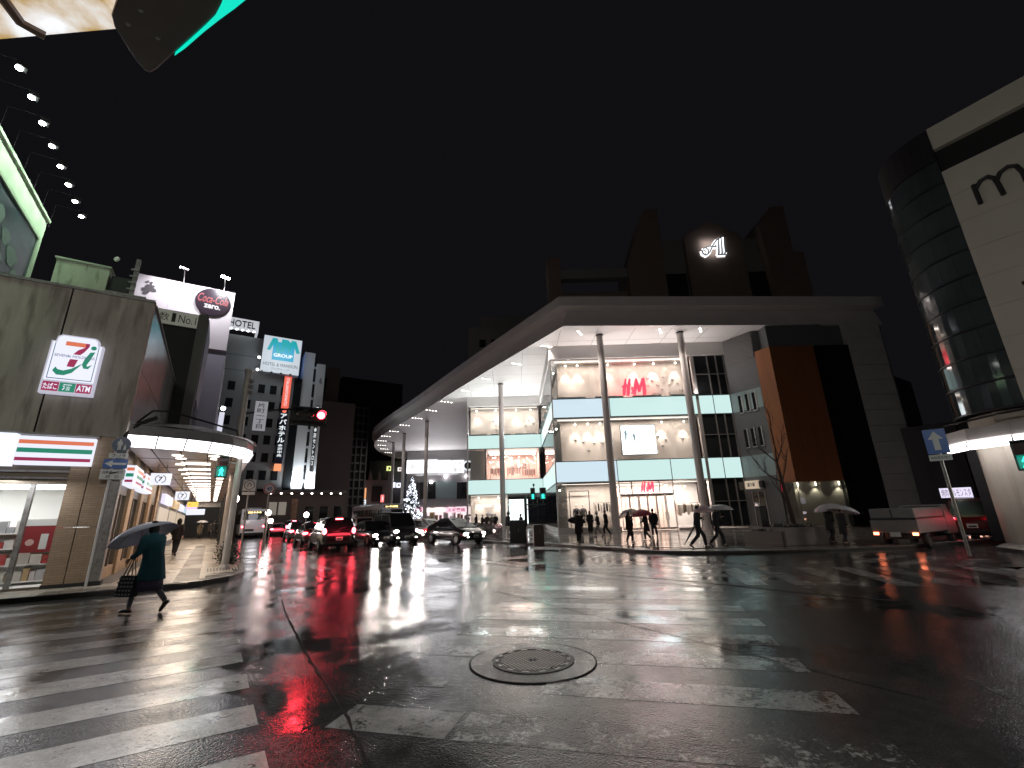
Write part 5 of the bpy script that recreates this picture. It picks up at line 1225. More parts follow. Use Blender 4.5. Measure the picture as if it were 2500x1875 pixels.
for k, (u0, v0, u1, v1, col, st, lab) in enumerate([(873, 1195, 882, 1220, (1, .08, .07), 1.3, 'narrow red lit sign on the far street'), (882.5, 1191, 893, 1218, (1, .45, .2), .9, 'orange lit picture sign on the far street'), (871, 1220, 892, 1246, (.9, .93, 1), 1.2, 'white lit price board with dark bars on the far street'), (931, 1208, 937, 1226, (1, .2, .2), 1.3, 'tiny red lit sign beneath the canopy columns'), (944, 1138, 957, 1149, (.9, 1, .35), 1.0, 'small yellow lit sign behind the canopy columns'), (971, 1141, 982, 1150, (1, .9, .85), 1.0, 'small white lit sign behind the canopy columns'), (946, 1178, 964, 1190, (.85, .88, 1), 1.5, 'small lit white sign lower behind the canopy columns'), (968, 1179, 980, 1190, (.85, .88, 1), 1.5, 'small lit white sign next to the illuminated tree')]):
    pl = SF(88, 30) if k < 4 else Vector((-24, 110, 0)); dr = N_ if k < 4 else X_
    a, b = WY(u0, v0, pl, dr), WY(u1, v1, pl, dr); w = (b - a).dot(dr)
    t = thing('street_sign_box', lab, 'sign', (a.x, a.y, b.z))
    nrm = Vector((dr.y, -dr.x, 0))
    ob('sign_box', MB().obox(Vector((a.x, a.y, b.z)), dr * w, -nrm * .4, Z_ * (a.z - b.z)), EM('far_sign_%d' % k, col, st), t)
    if k == 2:
        for c in range(2):
            for j in range(5): ob('dark_bar', MB().obox(Vector((a.x, a.y, b.z)) + dr * w * (.1 + .48 * c) + Z_ * (a.z - b.z) * (.08 + j * .18) + nrm * .02, dr * w * .34, nrm * .02, Z_ * (a.z - b.z) * .09), m_ink, t)
    if k != 2: ob('sign_mark', MB().obox(Vector((a.x, a.y, b.z)) + dr * w * .35 + Z_ * (a.z - b.z) * .25 + nrm * .02, dr * w * .3, nrm * .02, Z_ * (a.z - b.z) * .5), m_ink if k > 3 else m_apw, t)
fb5 = thing('dark_side_building', 'dark building carrying small lit signs behind the canopy columns', 'building', (-27, 104, 0))
ob('wall', MB().bx(-36, 112, 0, -20, 122, 15.5), M('far_grey3', (.11, .11, .12), .8), fb5)

# ---- drugstore wing beyond the mall, under the canopy -------------------
m_drug = M('drugstore_wall', (.40, .39, .40), .55, var=.05)
YD = 98.0
def dv(u, v): return WY(u, v, (0, YD), (1, 0))
c6 = lambda x, y: (860 + x * .13562, 1080 + y * .13562)
ds = thing('drugstore_wing', 'grey wing with lit white sign boxes and bright drugstore front under the canopy', 'building', (-12, YD, 0))
xl, xr = dv(*c6(975, 700)).x, -5.3
zf = dv(*c6(1500, 1168)).z; xr = dv(*c6(2075, 700)).x
ob('wall', MB().bx(xl, YD, zf, xr + 4, YD + 12, ZS - .02), m_drug, ds)
for k, (x0, x1, txt) in enumerate(((985, 1530, 'AI STUDIO'), (1550, 1770, None), (1788, 2012, 'スギ'))):
    a, b = dv(*c6(x0, 325)), dv(*c6(x1, 545)); w = ob('sign_box', MB().bx(a.x, YD - .15, b.z, b.x, YD, a.z), EM('drug_sign', (.97, .96, 1), 1.5), ds)
    cxx, cz = (a.x + b.x) / 2, (a.z + b.z) / 2
    if k == 0: lettering(txt, m_ink, w, (cxx, YD - .15, cz), X_, Z_, (b.x - a.x) * .72, .85)
    if k == 1: lettering('とりい産婦人科', M('sign_grey', (.35, .35, .35), .5), w, (cxx, YD - .15, cz), X_, Z_, (b.x - a.x) * .8, .5)
    if k == 2: lettering('スギ', m_ink, w, (cxx, YD - .15, cz + .75), X_, Z_, 2.0, 1.0); lettering('薬局', m_ink, w, (cxx, YD - .15, cz - .7), X_, Z_, 2.0, 1.0)
a = dv(*c6(2085, 420)); rr = ob('round_sign', MB().slab([(a.x + 1.1 * math.cos(t), YD - .16, a.z + 1.1 * math.sin(t)) for t in [i * math.pi / 12 for i in range(24)]], (0, -.1, 0)), m_apw, ds)
ob('round_sign_mark', MB().slab([(a.x + .8 * math.cos(t), YD - .27, a.z + .8 * math.sin(t)) for t in [i * math.pi / 12 for i in range(24)]], (0, -.01, 0)), m_ink, rr)
for x0, x1 in ((1165, 1285), (1365, 1500), (1885, 2060)):
    a, b = dv(*c6(x0, 720)), dv(*c6(x1, 1005)); w = ob('window', MB().bx(a.x, YD - .03, b.z, b.x, YD, a.z), m_dgl, ds); ob('window_frame', MB().bx(a.x, YD - .06, b.z - .08, b.x, YD - .0, b.z), m_frame, w)
a, b = dv(*c6(1505, 700)), dv(*c6(1870, 1000)); ob('wall_panel', MB().bx(a.x, YD - .03, b.z, b.x, YD, a.z), m_teal, ds)
ob('shop_front', MB().bx(xl, YD + .5, .1, xr + 4, YD + .6, zf), EM('drug_front', (1, .80, .82), 1.0), ds)
random.seed(31)
x = xl + .1
while x < xr:
    w = random.uniform(.25, .8); w *= 1.4; h = random.uniform(.6, 3.4); z = random.uniform(.2, .9)
    ob('stock_display', MB().bx(x, YD + .1, z, x + w, YD + .4, z + h), random.choice(PROD + [M('stock_pink', (.7, .3, .42), .5)]), ds); x += w + random.uniform(.05, .5)
for x0 in (2060, 1950, 1800, 1690, 1480, 1340): p = dv(*c6(x0, 1400)); ob('front_mullion', MB().bx(p.x - .06, YD - .05, .1, p.x + .06, YD + .02, 4.4), m_alu, ds)
for k, (x0, x1, txt) in enumerate(((1690, 2060, 'スギ薬局'), (1150, 1275, '薬'))):
    a, b = dv(*c6(x0, 1175)), dv(*c6(x1, 1255)); s = ob('pink_sign', MB().bx(a.x, YD - .4, b.z, b.x, YD - .05, a.z), EM('pink_sign', (1, .62, .74), 1.1), ds)
    lettering(txt, EM('magenta_text', (.5, .02, .12), .7), s, ((a.x + b.x) / 2, YD - .4, (a.z + b.z) / 2), X_, Z_, (b.x - a.x) * .85, .75, bold=.02)
a, b = dv(*c6(1340, 1185)), dv(*c6(1680, 1250)); ob('shop_awning', MB().bx(a.x, YD - .35, b.z, b.x, YD - .05, a.z), EM('drug_front2', (1, .9, .85), 1.1), ds)
for (x0, y0) in ((1690, 620), (2060, 610), (1425, 720)):
    p = dv(*c6(x0, y0)); g = ob('globe_lamp', MB().ell((p.x, YD - .6, p.z), .3, .3, .3, 10, 8), EM('globe_lamp', (1, .93, .95), 14), ds)
light('AREA', ((xl + xr) / 2, YD - .6, 2.6), 420, (1, .8, .84), ds, size=9, sy=2.5, aim=((xl + xr) / 2, YD - 8, .5))
light('AREA', ((xl + xr) / 2, YD - .5, 9.5), 500, (.97, .97, 1), ds, size=9, sy=1.8, aim=((xl + xr) / 2, YD - 6, 13))
# ------------------------------------------------------------------ right: department store with rounded glass corner
m_cream = M('cream_wall_tile', (.62, .60, .52), .6, var=.06, vs=.8)
m_cgl = M('curved_dark_glass', (.06, .078, .082), .06, spec=.9, var=.4, vs=.35)  # blue grey reflection is put into the base colour
P0 = Vector((17.65, 15.1, 0)); RC = 2.3; CC = P0 + N_ * RC
st = thing('department_store', 'cream walled store with rounded dark glass corner on the right', 'building', P0)
def arc_pt(t, z, r=RC):                    # t 0..1 from the cream wall round to the side street
    a = math.pi / 2 * t; return CC + (-N_ * math.cos(a) + S_ * math.sin(a)) * r + Z_ * z
NS, NZ = 7, 10; hz = (15.0 - 4.75) / NZ
for i in range(NS):
    for j in range(NZ):
        t0, t1 = i / NS + .001, (i + 1) / NS - .001; z0 = 4.75 + j * hz + .05; z1 = z0 + hz - .1
        tm = (t0 + t1) / 2
        ob('curved_pane', MB().add([arc_pt(t0, z0), arc_pt(tm, z0), arc_pt(t1, z0), arc_pt(t1, z1), arc_pt(tm, z1), arc_pt(t0, z1)], [(0, 5, 4, 1), (1, 4, 3, 2)]), m_cgl, st)
for j in range(NZ + 1):
    mb = MB(); mb.tube([arc_pt(k / 14, 4.75 + j * hz, RC - .01) for k in range(15)], .05, 6); ob('glass_ring', mb, m_frame, st)
mb = MB(); mb.add([arc_pt(k / 10, z, RC - .06) for z in (4.7, 16.6) for k in range(11)], [(k, k + 1, 12 + k, 11 + k) for k in range(10)]); ob('corner_core', mb, m_dark, st)
ob('corner_cap', MB().slab([arc_pt(k / 10, 15.05, RC + .02) for k in range(11)] + [CC + Z_ * 15.05], Z_ * 1.5), m_dark, st)
# cream wall panels along the near street
for i in range(5):
    for j in range(8): ob('wall_panel', MB().obox(P0 - S_ * (i * 3.2 + 3.19) + Z_ * (4.8 + j * 1.207), S_ * 3.18, N_ * .3, Z_ * 1.197), m_cream, st)
    ob('parapet_panel', MB().obox(P0 - S_ * (i * 3.2 + 3.19) + Z_ * 15.56, S_ * 3.18, N_ * .3, Z_ * 1.04), m_cream, st)
ob('dark_recess', MB().obox(P0 - S_ * 16 + N_ * .25 + Z_ * 4.7, S_ * 16, N_ * .3, Z_ * 11.8), m_dark, st)
ob('side_wall', MB().obox(CC + S_ * RC + Z_ * .1, N_ * 14, -S_ * .3, Z_ * 16.4), m_dark, st)
def wp(x, y, o=0.0): q = WY(2100 + x * .512, 150 + y * .512, P0, S_); return q - N_ * o
for pts in ([(542, 592), (558, 632), (578, 682)], [(552, 612), (575, 572), (610, 551), (642, 558), (664, 592), (688, 638)], [(650, 580), (668, 532), (705, 504), (745, 500), (776, 528), (800, 580)]):
    ob('wall_letter', MB().tube([wp(*p, .06) for p in pts], .075, 8), m_ink, st)
ob('wall_letter', MB().tube([wp(775, 1062, .06), wp(800, 1050, .06), wp(830, 1060, .06)], .075, 8), m_ink, st)
# ground storey: plain wall, lit window, tubular arcade light
ob('lower_wall', MB().obox(P0 + S_ * .9 + N_ * .35 + Z_ * .1, -S_ * 3.0, N_ * .2, Z_ * 4.6), M('lower_wall', (.55, .50, .42), .6, var=.06), st)
mb = MB(); mb.add([arc_pt(k / 8, z, RC - .35) for z in (.1, 4.7) for k in range(9)], [(k, k + 1, 10 + k, 9 + k) for k in range(8)]); ob('lower_wall', mb, M('lower_wall', (.55, .50, .42), .6), st)
ob('lower_wall', MB().obox(P0 - S_ * 2.1 + N_ * .35 + Z_ * 3.4, -S_ * 12, N_ * .2, Z_ * 1.3), M('lower_wall', (.55, .50, .42), .6), st)
for i, (a, b) in enumerate(((.45, 1.75), (2.2, 4.2), (4.4, 6.4))):
    w = ob('lit_window', MB().obox(P0 - S_ * a + N_ * .3 + Z_ * .35, -S_ * (b - a), N_ * .04, Z_ * 2.5), EM('lit_shop_window', (1, .74, .42), .42), st)
    mb = MB(); mb.obox(P0 - S_ * (a - .08) + N_ * .27 + Z_ * .3, -S_ * .1, N_ * .1, Z_ * 2.62); mb.obox(P0 - S_ * b + N_ * .27 + Z_ * .3, -S_ * .1, N_ * .1, Z_ * 2.62); mb.obox(P0 - S_ * (a + .02) + N_ * .27 + Z_ * 2.85, -S_ * (b - a - .02), N_ * .1, Z_ * .08)
    ob('window_frame', mb, M('brass_frame', (.5, .4, .25), .4, .5), w)
    light('AREA', P0 - S_ * (a + b) / 2 + N_ * .22 + Z_ * 1.6, 18, (1, .78, .5), w, size=b - a, sy=2.3, aim=P0 - S_ * (a + b) / 2 - N_ * 5)
ob('window_figure', MB().obox(P0 - S_ * .8 + N_ * .285 + Z_ * .6, -S_ * .5, N_ * .01, Z_ * 1.7), EM('window_print', (.75, .6, .4), .3), st)
ra = thing('right_arcade_light', 'curved arcade edge with glowing tube light on the right store corner', 'arcade', P0 + Z_ * 3.4)
rim = [arc_pt(.95, 0, RC + .4), arc_pt(.7, 0, RC + .5), arc_pt(.4, 0, RC + .55), arc_pt(.1, 0, RC + .6)] + [P0 - N_ * .6 - S_ * k for k in (.6, 1.6, 2.6, 3.6, 5, 7, 9)]
ob('eave', MB().slab([p + Z_ * 3.75 for p in rim] + [P0 + N_ * .3 - S_ * 9 + Z_ * 3.75, CC + Z_ * 3.75], Z_ * .42), M('eave_grey', (.38, .36, .34), .5, var=.1), ra)
for k in range(1, len(rim) - 1):
    a, b = rim[k] + Z_ * 3.56 + N_ * .03, rim[k + 1] + Z_ * 3.56 + N_ * .03; d = (b - a).normalized()
    ob('tube_light', MB().cyl(a + d * .03, b - d * .03, .15, 12), EM('arcade_tube', (1, .95, .98), 5.5), ra); ob('tube_clip', MB().cyl(a - d * .02, a + d * .02, .165, 12), m_steel, ra)
    if k in (4, 6, 8): light('AREA', (a + b) / 2 - N_ * .3 - Z_ * .15, 26, (1, .95, .95), ra, size=1.2, sy=.3, aim=(a + b) / 2 - N_ * 4 - Z_ * 3.5)
ob('handrail_pipe', MB().tube([arc_pt(.8, 4.55, RC + .35), arc_pt(.5, 4.45, RC + .45), arc_pt(.15, 4.5, RC + .5), P0 - N_ * .4 - S_ * 3 + Z_ * 4.7], .035, 6), m_dark, ra)

# side street: restaurant sign and far dark buildings
rs = thing('grill_restaurant_sign', 'lit white restaurant sign with dark writing down the right side street', 'sign', (24, 24, 2))
a, b = AD(2293, 1197, 36), AD(2377, 1213, 36); dr = (Vector((b.x, b.y, 0)) - Vector((a.x, a.y, 0))); wdt = dr.length; dr.normalize(); nn = Vector((dr.y, -dr.x, 0))
ob('sign_box', MB().obox(Vector((a.x, a.y, b.z)), dr * wdt, -nn * .3, Z_ * (a.z - b.z + .1)), EM('grill_sign', (.85, .78, 1), .95), rs)
lettering('焼肉ホルモンスタ', m_ink, rs, Vector((a.x, a.y, 0)) + dr * wdt / 2 + Z_ * ((a.z + b.z) / 2 + .05), dr, Z_, wdt * .92, .42)
for k in range(3): ob('spot', MB().ell(Vector((a.x, a.y, b.z - .75)) + dr * wdt * (.2 + k * .3), .35, .12, .12, 10, 6), EM('grill_spot', (1, .9, 1), 2.5), rs)
for k in range(4): ob('lamp', MB().ell(Vector((a.x, a.y, b.z - 1.3)) + dr * (wdt * (.55 + k * .16)), .07, .07, .07, 8, 5), EM('grill_lamp', (1, .5, .35), 8), rs)
sb_ = thing('side_street_block', 'dark block closing the right side street behind the sign', 'building', (30, 36, 0))
ob('wall', MB().obox((30.5, 30.6, 0), N_ * 16, S_ * 3, Z_ * 7), M('far_grey', (.07, .07, .075), .8), sb_); ob('wall', MB().obox((29.0, 37, 0), N_ * 16, S_ * 3, Z_ * 14), M('far_grey', (.07, .07, .075), .8), sb_)

# ------------------------------------------------------------------ the arcade edge over the photographer, lit from inside
m_nl = M('stained_light_panel', (.7, .7, .68), .6)
nt = m_nl.node_tree; bs = nt.nodes['Principled BSDF']; g = nt.nodes.new('ShaderNodeNewGeometry'); nz = nt.nodes.new('ShaderNodeTexNoise'); nz.inputs['Scale'].default_value = 2.2; nz.inputs['Detail'].default_value = 7
nt.links.new(g.outputs['Position'], nz.inputs['Vector']); cr = nt.nodes.new('ShaderNodeValToRGB'); cr.color_ramp.elements[0].position = .42; cr.color_ramp.elements[0].color = (.42, .27, .09, 1); cr.color_ramp.elements[1].position = .60; cr.color_ramp.elements[1].color = (.86, .90, .95, 1)
nt.links.new(nz.outputs['Fac'], cr.inputs['Fac']); nt.links.new(cr.outputs['Color'], bs.inputs['Emission Color']); nt.links.new(cr.outputs['Color'], bs.inputs['Base Color']); bs.inputs['Emission Strength'].default_value = .6
na = thing('near_arcade_edge', 'stained white lit arcade panel overhead in the upper left corner', 'arcade', (-3, 2, 4.8))
e0_, e1_ = G(-60, 101, 4.8), G(420, 58, 4.8); ed = (e1_ - e0_).normalized(); eb = Vector((ed.y, -ed.x, 0))
L0 = G(318, 67, 4.8) - ed * 9.5
for i in range(5):
    ob('light_panel', MB().obox(L0 + ed * i * 1.9, ed * 1.88, eb * 1.5, Z_ * .3), m_nl, na)
    ob('panel_rib', MB().tube([L0 + ed * i * 1.9 - eb * .03 + Z_ * .02, L0 + ed * i * 1.9 + eb * .7 - Z_ * .06, L0 + ed * i * 1.9 + eb * 1.5 - Z_ * .03], .035, 6), M('rib_brown', (.16, .11, .09), .5), na)
q0, q1, q2 = G(-20, -40, 4.74), G(50, 55, 4.74), G(110, 88, 4.74)
ob('panel_rib', MB().tube([q0, q1, q2], .03, 6), M('rib_brown', (.16, .11, .09), .5), na)
ob('roof_edge', MB().obox(L0 - eb * .02 + Z_ * .305, ed * 9.5, eb * 1.6, Z_ * .12), m_dark, na)
ob('arcade_post', MB().cyl(L0 + ed * 7.4 + eb * 2.2 - Z_ * 4.7, L0 + ed * 7.4 + eb * 2.2, .1, 10), m_steel, na); ob('arcade_beam', MB().obox(L0 + ed * 7.3 + eb * 1.51 + Z_ * .0, ed * .2, eb * .8, Z_ * .3), m_steel, na)
# signal head seen from below
ns_ = thing('overhead_traffic_signal', 'dark traffic signal head with green glowing visors seen from below', 'traffic signal', (-2.3, 2.1, 4.5))
body = [(330, -90), (283, 5), (271, 38), (278, 66), (330, 148), (352, 172), (366, 180), (384, 170), (430, 128), (560, 12), (640, -90)]
bm_ = [G(u, v, 4.5) for u, v in body]; ob('housing', MB().slab(bm_, Z_ * .16), M('signal_housing', (.085, .075, .07), .4, var=.2, vs=6), ns_, bevel=.012)
for u, v in ((344, 24), (313, 58), (386, 92)): ob('bolt', MB().lathe([(.013, 0), (.011, -.008), (.0001, -.009)], 10, G(u, v, 4.5)), M('bolt_steel', (.35, .35, .35), .4, .6), ns_)
a, b = G(428, 134, 4.51), G(545, 30, 4.51); d = (b - a)
m_gl2 = EM('signal_green', (.0, .72, .52), 1.0)
vis = [(426, 136), (480, 86), (525, 40), (540, 12), (552, -30), (640, -60), (604, -4), (572, 22), (536, 48), (498, 78), (452, 118)]
ob('visor', MB().slab([G(u, v, 4.49) for u, v in vis], Z_ * .05), m_gl2, ns_)
ob('mount_arm', MB().tube([bm_[0] + Z_ * .1, bm_[0] + Vector((-.2, -.3, .3)), L0 + ed * 6 + eb * .3 + Z_ * .3], .04, 8), m_dark, ns_)

# added street lamp out of view, put in to lift the general light
sl = thing('added_street_lamp', 'added tall twin headed street lamp behind the viewpoint to lift the street light', 'street lamp', (-1.0, -4.5, .1))
ob('lamp_post', MB().tube([(-1, -4.5, .1), (-1, -4.5, 5), (-1, -4.5, 9.2)], [.11, .09, .06], 12), M('lamp_post_paint', (.2, .2, .2), .4, .4), sl)
for sx in (-1, 1):
    ob('lamp_arm', MB().tube([(-1, -4.5, 8.9), (-1 + sx * .6, -4.4, 9.25), (-1 + sx * 1.2, -4.3, 9.3)], .04, 8), m_dark, sl)
    hd_ = ob('lamp_head', MB().box((-1 + sx * 1.45, -4.28, 9.3), (.6, .26, .12)), m_dark, sl)
    ob('lamp_lens', MB().box((-1 + sx * 1.45, -4.28, 9.23), (.5, .2, .02)), EM('added_lamp_lens', (1, .95, .88), 30), hd_)
    light('POINT', (-1 + sx * 1.45, -4.28, 9.1), 620, (1, .96, .90), hd_, size=.25)
# ------------------------------------------------------------------ street furniture
m_pole = M('signal_pole_paint', (.52, .47, .43), .45, .2, var=.12, vs=3)
m_green_on = EM('walk_green', (.02, .9, .62), 5.0); m_box = M('signal_black', (.02, .022, .022), .4)
WALK = [(.0, .95), (.12, .9), (.12, .78), (.3, .6), (.22, .54), (.1, .64), (.12, .42), (.3, .05), (.18, .0), (.0, .34), (-.2, .0), (-.32, .06), (-.12, .42), (-.1, .64), (-.24, .5), (-.3, .58), (-.12, .8), (-.1, .9)]
def ped_signal(parent, c, right, w=.30, h=.62, on=5.0):
    right = Vector(right).normalized(); nm = right.cross(Z_); c = Vector(c)
    bx_ = ob('signal_box', MB().obox(c - right * w / 2 - Z_ * h / 2, right * w, -nm * .16, Z_ * h), m_box, parent, bevel=.015)
    ob('stop_lens', MB().obox(c - right * w * .38 + Z_ * .02 + nm * .002, right * w * .76, nm * .004, Z_ * h * .42), M('unlit_lens', (.05, .02, .02), .2), bx_)
    ob('walk_lens', MB().obox(c - right * w * .38 - Z_ * h * .44 + nm * .002, right * w * .76, nm * .004, Z_ * h * .43), EM('walk_lens', (.0, .30, .22), .5), bx_)
    ob('walk_figure', MB().slab([c + right * x * w * .62 + Z_ * (-h * .42 + y * h * .38) + nm * .007 for x, y in WALK], nm * .003), m_green_on, bx_)
    for dz in (.02 + h * .42, -.01): ob('hood', MB().obox(c - right * w * .45 + Z_ * dz + nm * .0, right * w * .9, nm * .16, Z_ * .012), m_box, bx_)
    light('POINT', c + nm * .25 - Z_ * h * .22, 1.6, (.05, 1, .7), bx_, size=.1)
t = thing('pedestrian_signal', 'pedestrian signal with green walking figure on pale pole by the left arcade', 'pedestrian signal', SF(2.02, 2.9))
ob('pole', MB().tube([SF(2.02, 2.92, .1), SF(2.02, 2.92, 3.72)], [.11, .095], 14), m_pole, t, auto=True); ob('pole_base', MB().lathe([(.17, .1), (.15, .2), (.11, .26)], 14, SF(2.02, 2.92)), m_pole, t)
ob('arm', MB().cyl(SF(2.02, 2.85, 3.55), SF(2.02, 2.42, 3.6), .03, 8), m_pole, t); ped_signal(t, SF(1.85, 2.42, 3.42), N_, .36, .76)
for i in range(11): ob('grate_slot', MB().sb(1.55 + .0, 2.5, 2.45 + i * .085, 2.485 + i * .085, .119, .127), M('grate_dark', (.07, .06, .05), .6), t)
t = thing('crossing_signal_post', 'dark post with two green pedestrian signals on a side arm at the plaza kerb', 'pedestrian signal', G(1286, 1324, .12))
pb = G(1286, 1324, .12); ob('post', MB().cyl(pb, pb + Z_ * 2.45, .085, 10), m_box, t)
ob('arm', MB().box(pb + Vector((.55, 0, 1.98)), (1.15, .07, .07)), m_box, t); ob('arm_brace', MB().tube([pb + Vector((.05, 0, 1.72)), pb + Vector((.75, 0, 1.94))], .025, 6), m_box, t)
for dx, w in ((.43, .26), (1.0, .36)): 
    ob('stem', MB().cyl(pb + Vector((dx, 0, 2.0)), pb + Vector((dx, 0, 2.25)), .025, 6), m_box, t); ped_signal(t, pb + Vector((dx, -.08, 2.57)), X_, w, .64, 5)
ob('camera', MB().ell(pb + Vector((.5, 0, 3.05)), .06, .06, .08, 8, 6), m_box, t); ob('camera_stem', MB().cyl(pb + Vector((.47, 0, 2.88)), pb + Vector((.5, 0, 3.0)), .015, 6), m_box, t)
for k, (u0, u1, v, h, dp, lab) in enumerate([(1245, 1283, 1326, 1.18, .55, 'larger black control cabinet beside the crossing signal post'), (1304, 1330, 1334, .98, .4, 'smaller dark utility cabinet right of the crossing signal post')]):
    a, b = G(u0, v, .12), G(u1, v, .12); w = b.x - a.x; y = (a.y + b.y) / 2
    t = thing('control_cabinet', lab, 'cabinet', (a.x + w / 2, y, .12), 0, 'cabinets at the plaza kerb')
    c = ob('body', MB().bx(a.x, y, .16, a.x + w, y + dp, .12 + h), M('cabinet_%d' % k, ((.012, .012, .014), (.05, .028, .022))[k], .35), t, bevel=.02)
    ob('plinth', MB().bx(a.x - .03, y - .03, .11, a.x + w + .03, y + dp + .03, .16), m_dark, t); ob('door_line', MB().bx(a.x + w * .5 - .006, y - .006, .3, a.x + w * .5 + .006, y, .0 + h), m_seam, t)
    ob('handle', MB().bx(a.x + w * .55, y - .03, .7, a.x + w * .58, y - .002, .85), m_steel, t)
t = thing('pipe_guard_rail', 'low dark pipe rail between the two cabinets', 'guard rail', G(1296, 1328, .12))
p, q = G(1288, 1328, .12), G(1303, 1331, .12)
for z in (.35, .85): ob('rail', MB().cyl(p + Z_ * z, q + Z_ * z, .03, 8), m_steel, t)
for pp in (p, q): ob('rail_post', MB().cyl(pp, pp + Z_ * .9, .03, 8), m_steel, t)
# glass barrier; added glowing blobs stand in for headlights mirrored in it
t = thing('glass_barrier', 'low clear barrier panels on the plaza kerb catching headlights', 'barrier', G(1205, 1312, .12))
p, q = G(1150, 1308, .12), G(1228, 1319, .12); d = (q - p) / 4
for i in range(4):
    ob('barrier_panel', MB().obox(p + d * i + Z_ * .1, d * .94, Vector((-d.y, d.x, 0)).normalized() * .02, Z_ * .85), glass('barrier_glass', (.75, .7, .7), .3, .12), t)
    ob('barrier_post', MB().cyl(p + d * i, p + d * i + Z_ * 1.0, .03, 8), m_steel, t)
ob('barrier_foot', MB().obox(p, q - p, Vector((0, .25, 0)), Z_ * .18), m_kerb, t)
for i in (1.3, 3.2): 
    l = ob('headlight_glint', MB().ell(p + d * i + Vector((0, .3, .5)), .13, .1, .13, 10, 6), EM('headlight_glint', (1, .85, .75), 9), t)
# mast with the red signal
t = thing('traffic_signal_mast', 'tall mast with horizontal three lamp signal showing red over the street', 'traffic signal', SF(8, 2.95))
ob('mast', MB().tube([SF(8, 2.95, .1), SF(8, 2.95, 8.6)], [.17, .13], 12), m_pole, t, auto=True); ob('mast_cap', MB().cyl(SF(8, 2.95, 8.6), SF(8, 2.95, 8.75), .18, 10), m_pole, t)
for z in (7.6, 7.9, 8.2): ob('clamp_box', MB().box(SF(8, 3.1, z), (.22, .18, .16), AZ), m_steel, t)
ob('arm', MB().tube([SF(8, 2.95, 6.55), SF(8, 4.2, 6.85), SF(8, 5.6, 7.1)], .045, 8), m_dark, t)
h = ob('signal_housing', MB().sb(8.0, 8.25, 5.05, 6.72, 6.4, 7.15), m_box, t, bevel=.08)
ob('back_board', MB().sb(8.26, 8.28, 5.0, 6.78, 6.25, 7.25), m_box, t)
m_off = M('unlit_signal_lens', (.06, .05, .045), .15)
for k, n in enumerate((5.4, 5.92, 6.44)):
    M3 = Matrix((N_, Z_, -S_)).transposed()
    ob('lamp_lens', MB().lathe([(.19, 0), (.15, .04), (.0001, .06)], 18, SF(7.99, n, 6.8), M3), m_off if k < 2 else EM('signal_red', (1, .03, .05), 38), h)
    ob('lamp_visor', MB().add([SF(7.99 - j * .3, n + .215 * math.cos(a_), 6.8 + .215 * math.sin(a_)) for j in (0, 1) for a_ in [R(10 + i * 20) for i in range(9)]], [(i, i + 1, 10 + i, 9 + i) for i in range(8)]), m_box, h)
light('SPOT', SF(7.6, 6.44, 6.8), 60, (1, .03, .05), h, size=.2, aim=SF(-3, 7.2, 0), angle=150, blend=.6)
pl = thing('district_name_plate', 'white upright plate with the district name hanging from the signal arm', 'sign', SF(7.9, 3.7, 5.8))
ob('plate', MB().sb(7.9, 7.95, 3.42, 3.96, 5.78, 7.22), M('plate_white', (.62, .62, .66), .5, em=(.8, .8, .9), es=.14), pl)
lettering('片町一丁目', m_ink, pl, SF(7.9, 3.69, 6.5), N_, Z_, .34, 1.25, vertical=True, bold=.005)
# signs at the store corner
t = thing('corner_road_signs', 'thin pole with blue pedestrian disc, time plate and blue arrow sign at the store corner', 'road sign', SF(-.3, -.02))
ob('pole', MB().cyl(SF(-.24, -.1, .1), SF(-.24, -.1, 3.9), .03, 8), m_white, t)
m_sblue = M('sign_blue', (.02, .10, .34), .35, em=(.02, .1, .4), es=.03); m_swh = M('sign_plain', (.72, .74, .74), .4)
M3 = Matrix((N_, Z_, -S_)).transposed(); dcn = SF(-.3, 0, 3.71)
dsc = ob('disc', MB().lathe([(.205, -.01), (.205, .0), (.0001, .002)], 26, dcn, M3), M('disc_blue', (.03, .07, .17), .35), t)
ob('disc_rim', MB().lathe([(.212, 0), (.198, .006)], 26, dcn, M3), M('rim_grey', (.4, .42, .45), .4), dsc)
ob('adult_figure', MB().slab([dcn - S_ * .006 + N_ * (x * .16 - .03) + Z_ * (y * .30 - .15) for x, y in [(-.25, 0), (-.2, .45), (-.35, .4), (-.3, .75), (-.12, .82), (-.12, .97), (.12, .97), (.12, .82), (.3, .75), (.38, .42), (.22, .45), (.25, 0), (.03, 0), (0, .38), (-.03, 0)]], -S_ * .002), m_swh, dsc)
ob('child_figure', MB().slab([dcn - S_ * .006 + N_ * (x * .1 + .085) + Z_ * (y * .15 - .15) for x, y in [(-.3, 0), (-.3, .55), (-.12, .8), (-.12, 1), (.12, 1), (.12, .8), (.3, .55), (.3, 0)]], -S_ * .002), m_swh, dsc)
tp = ob('time_plate', MB().sb(-.31, -.3, -.21, .19, 3.34, 3.47), m_swh, t); lettering('7-19', m_ink, tp, SF(-.31, 0, 3.405), N_, Z_, .27, .08)
ar = ob('arrow_plate', MB().sb(-.31, -.3, -.29, .22, 3.06, 3.31), m_sblue, t)
ob('arrow', MB().slab([SF(-.312, x, z) for x, z in [(-.26, 3.185), (-.1, 3.28), (-.1, 3.215), (.19, 3.215), (.19, 3.155), (-.1, 3.155), (-.1, 3.09)]], -S_ * .002), m_swh, ar)
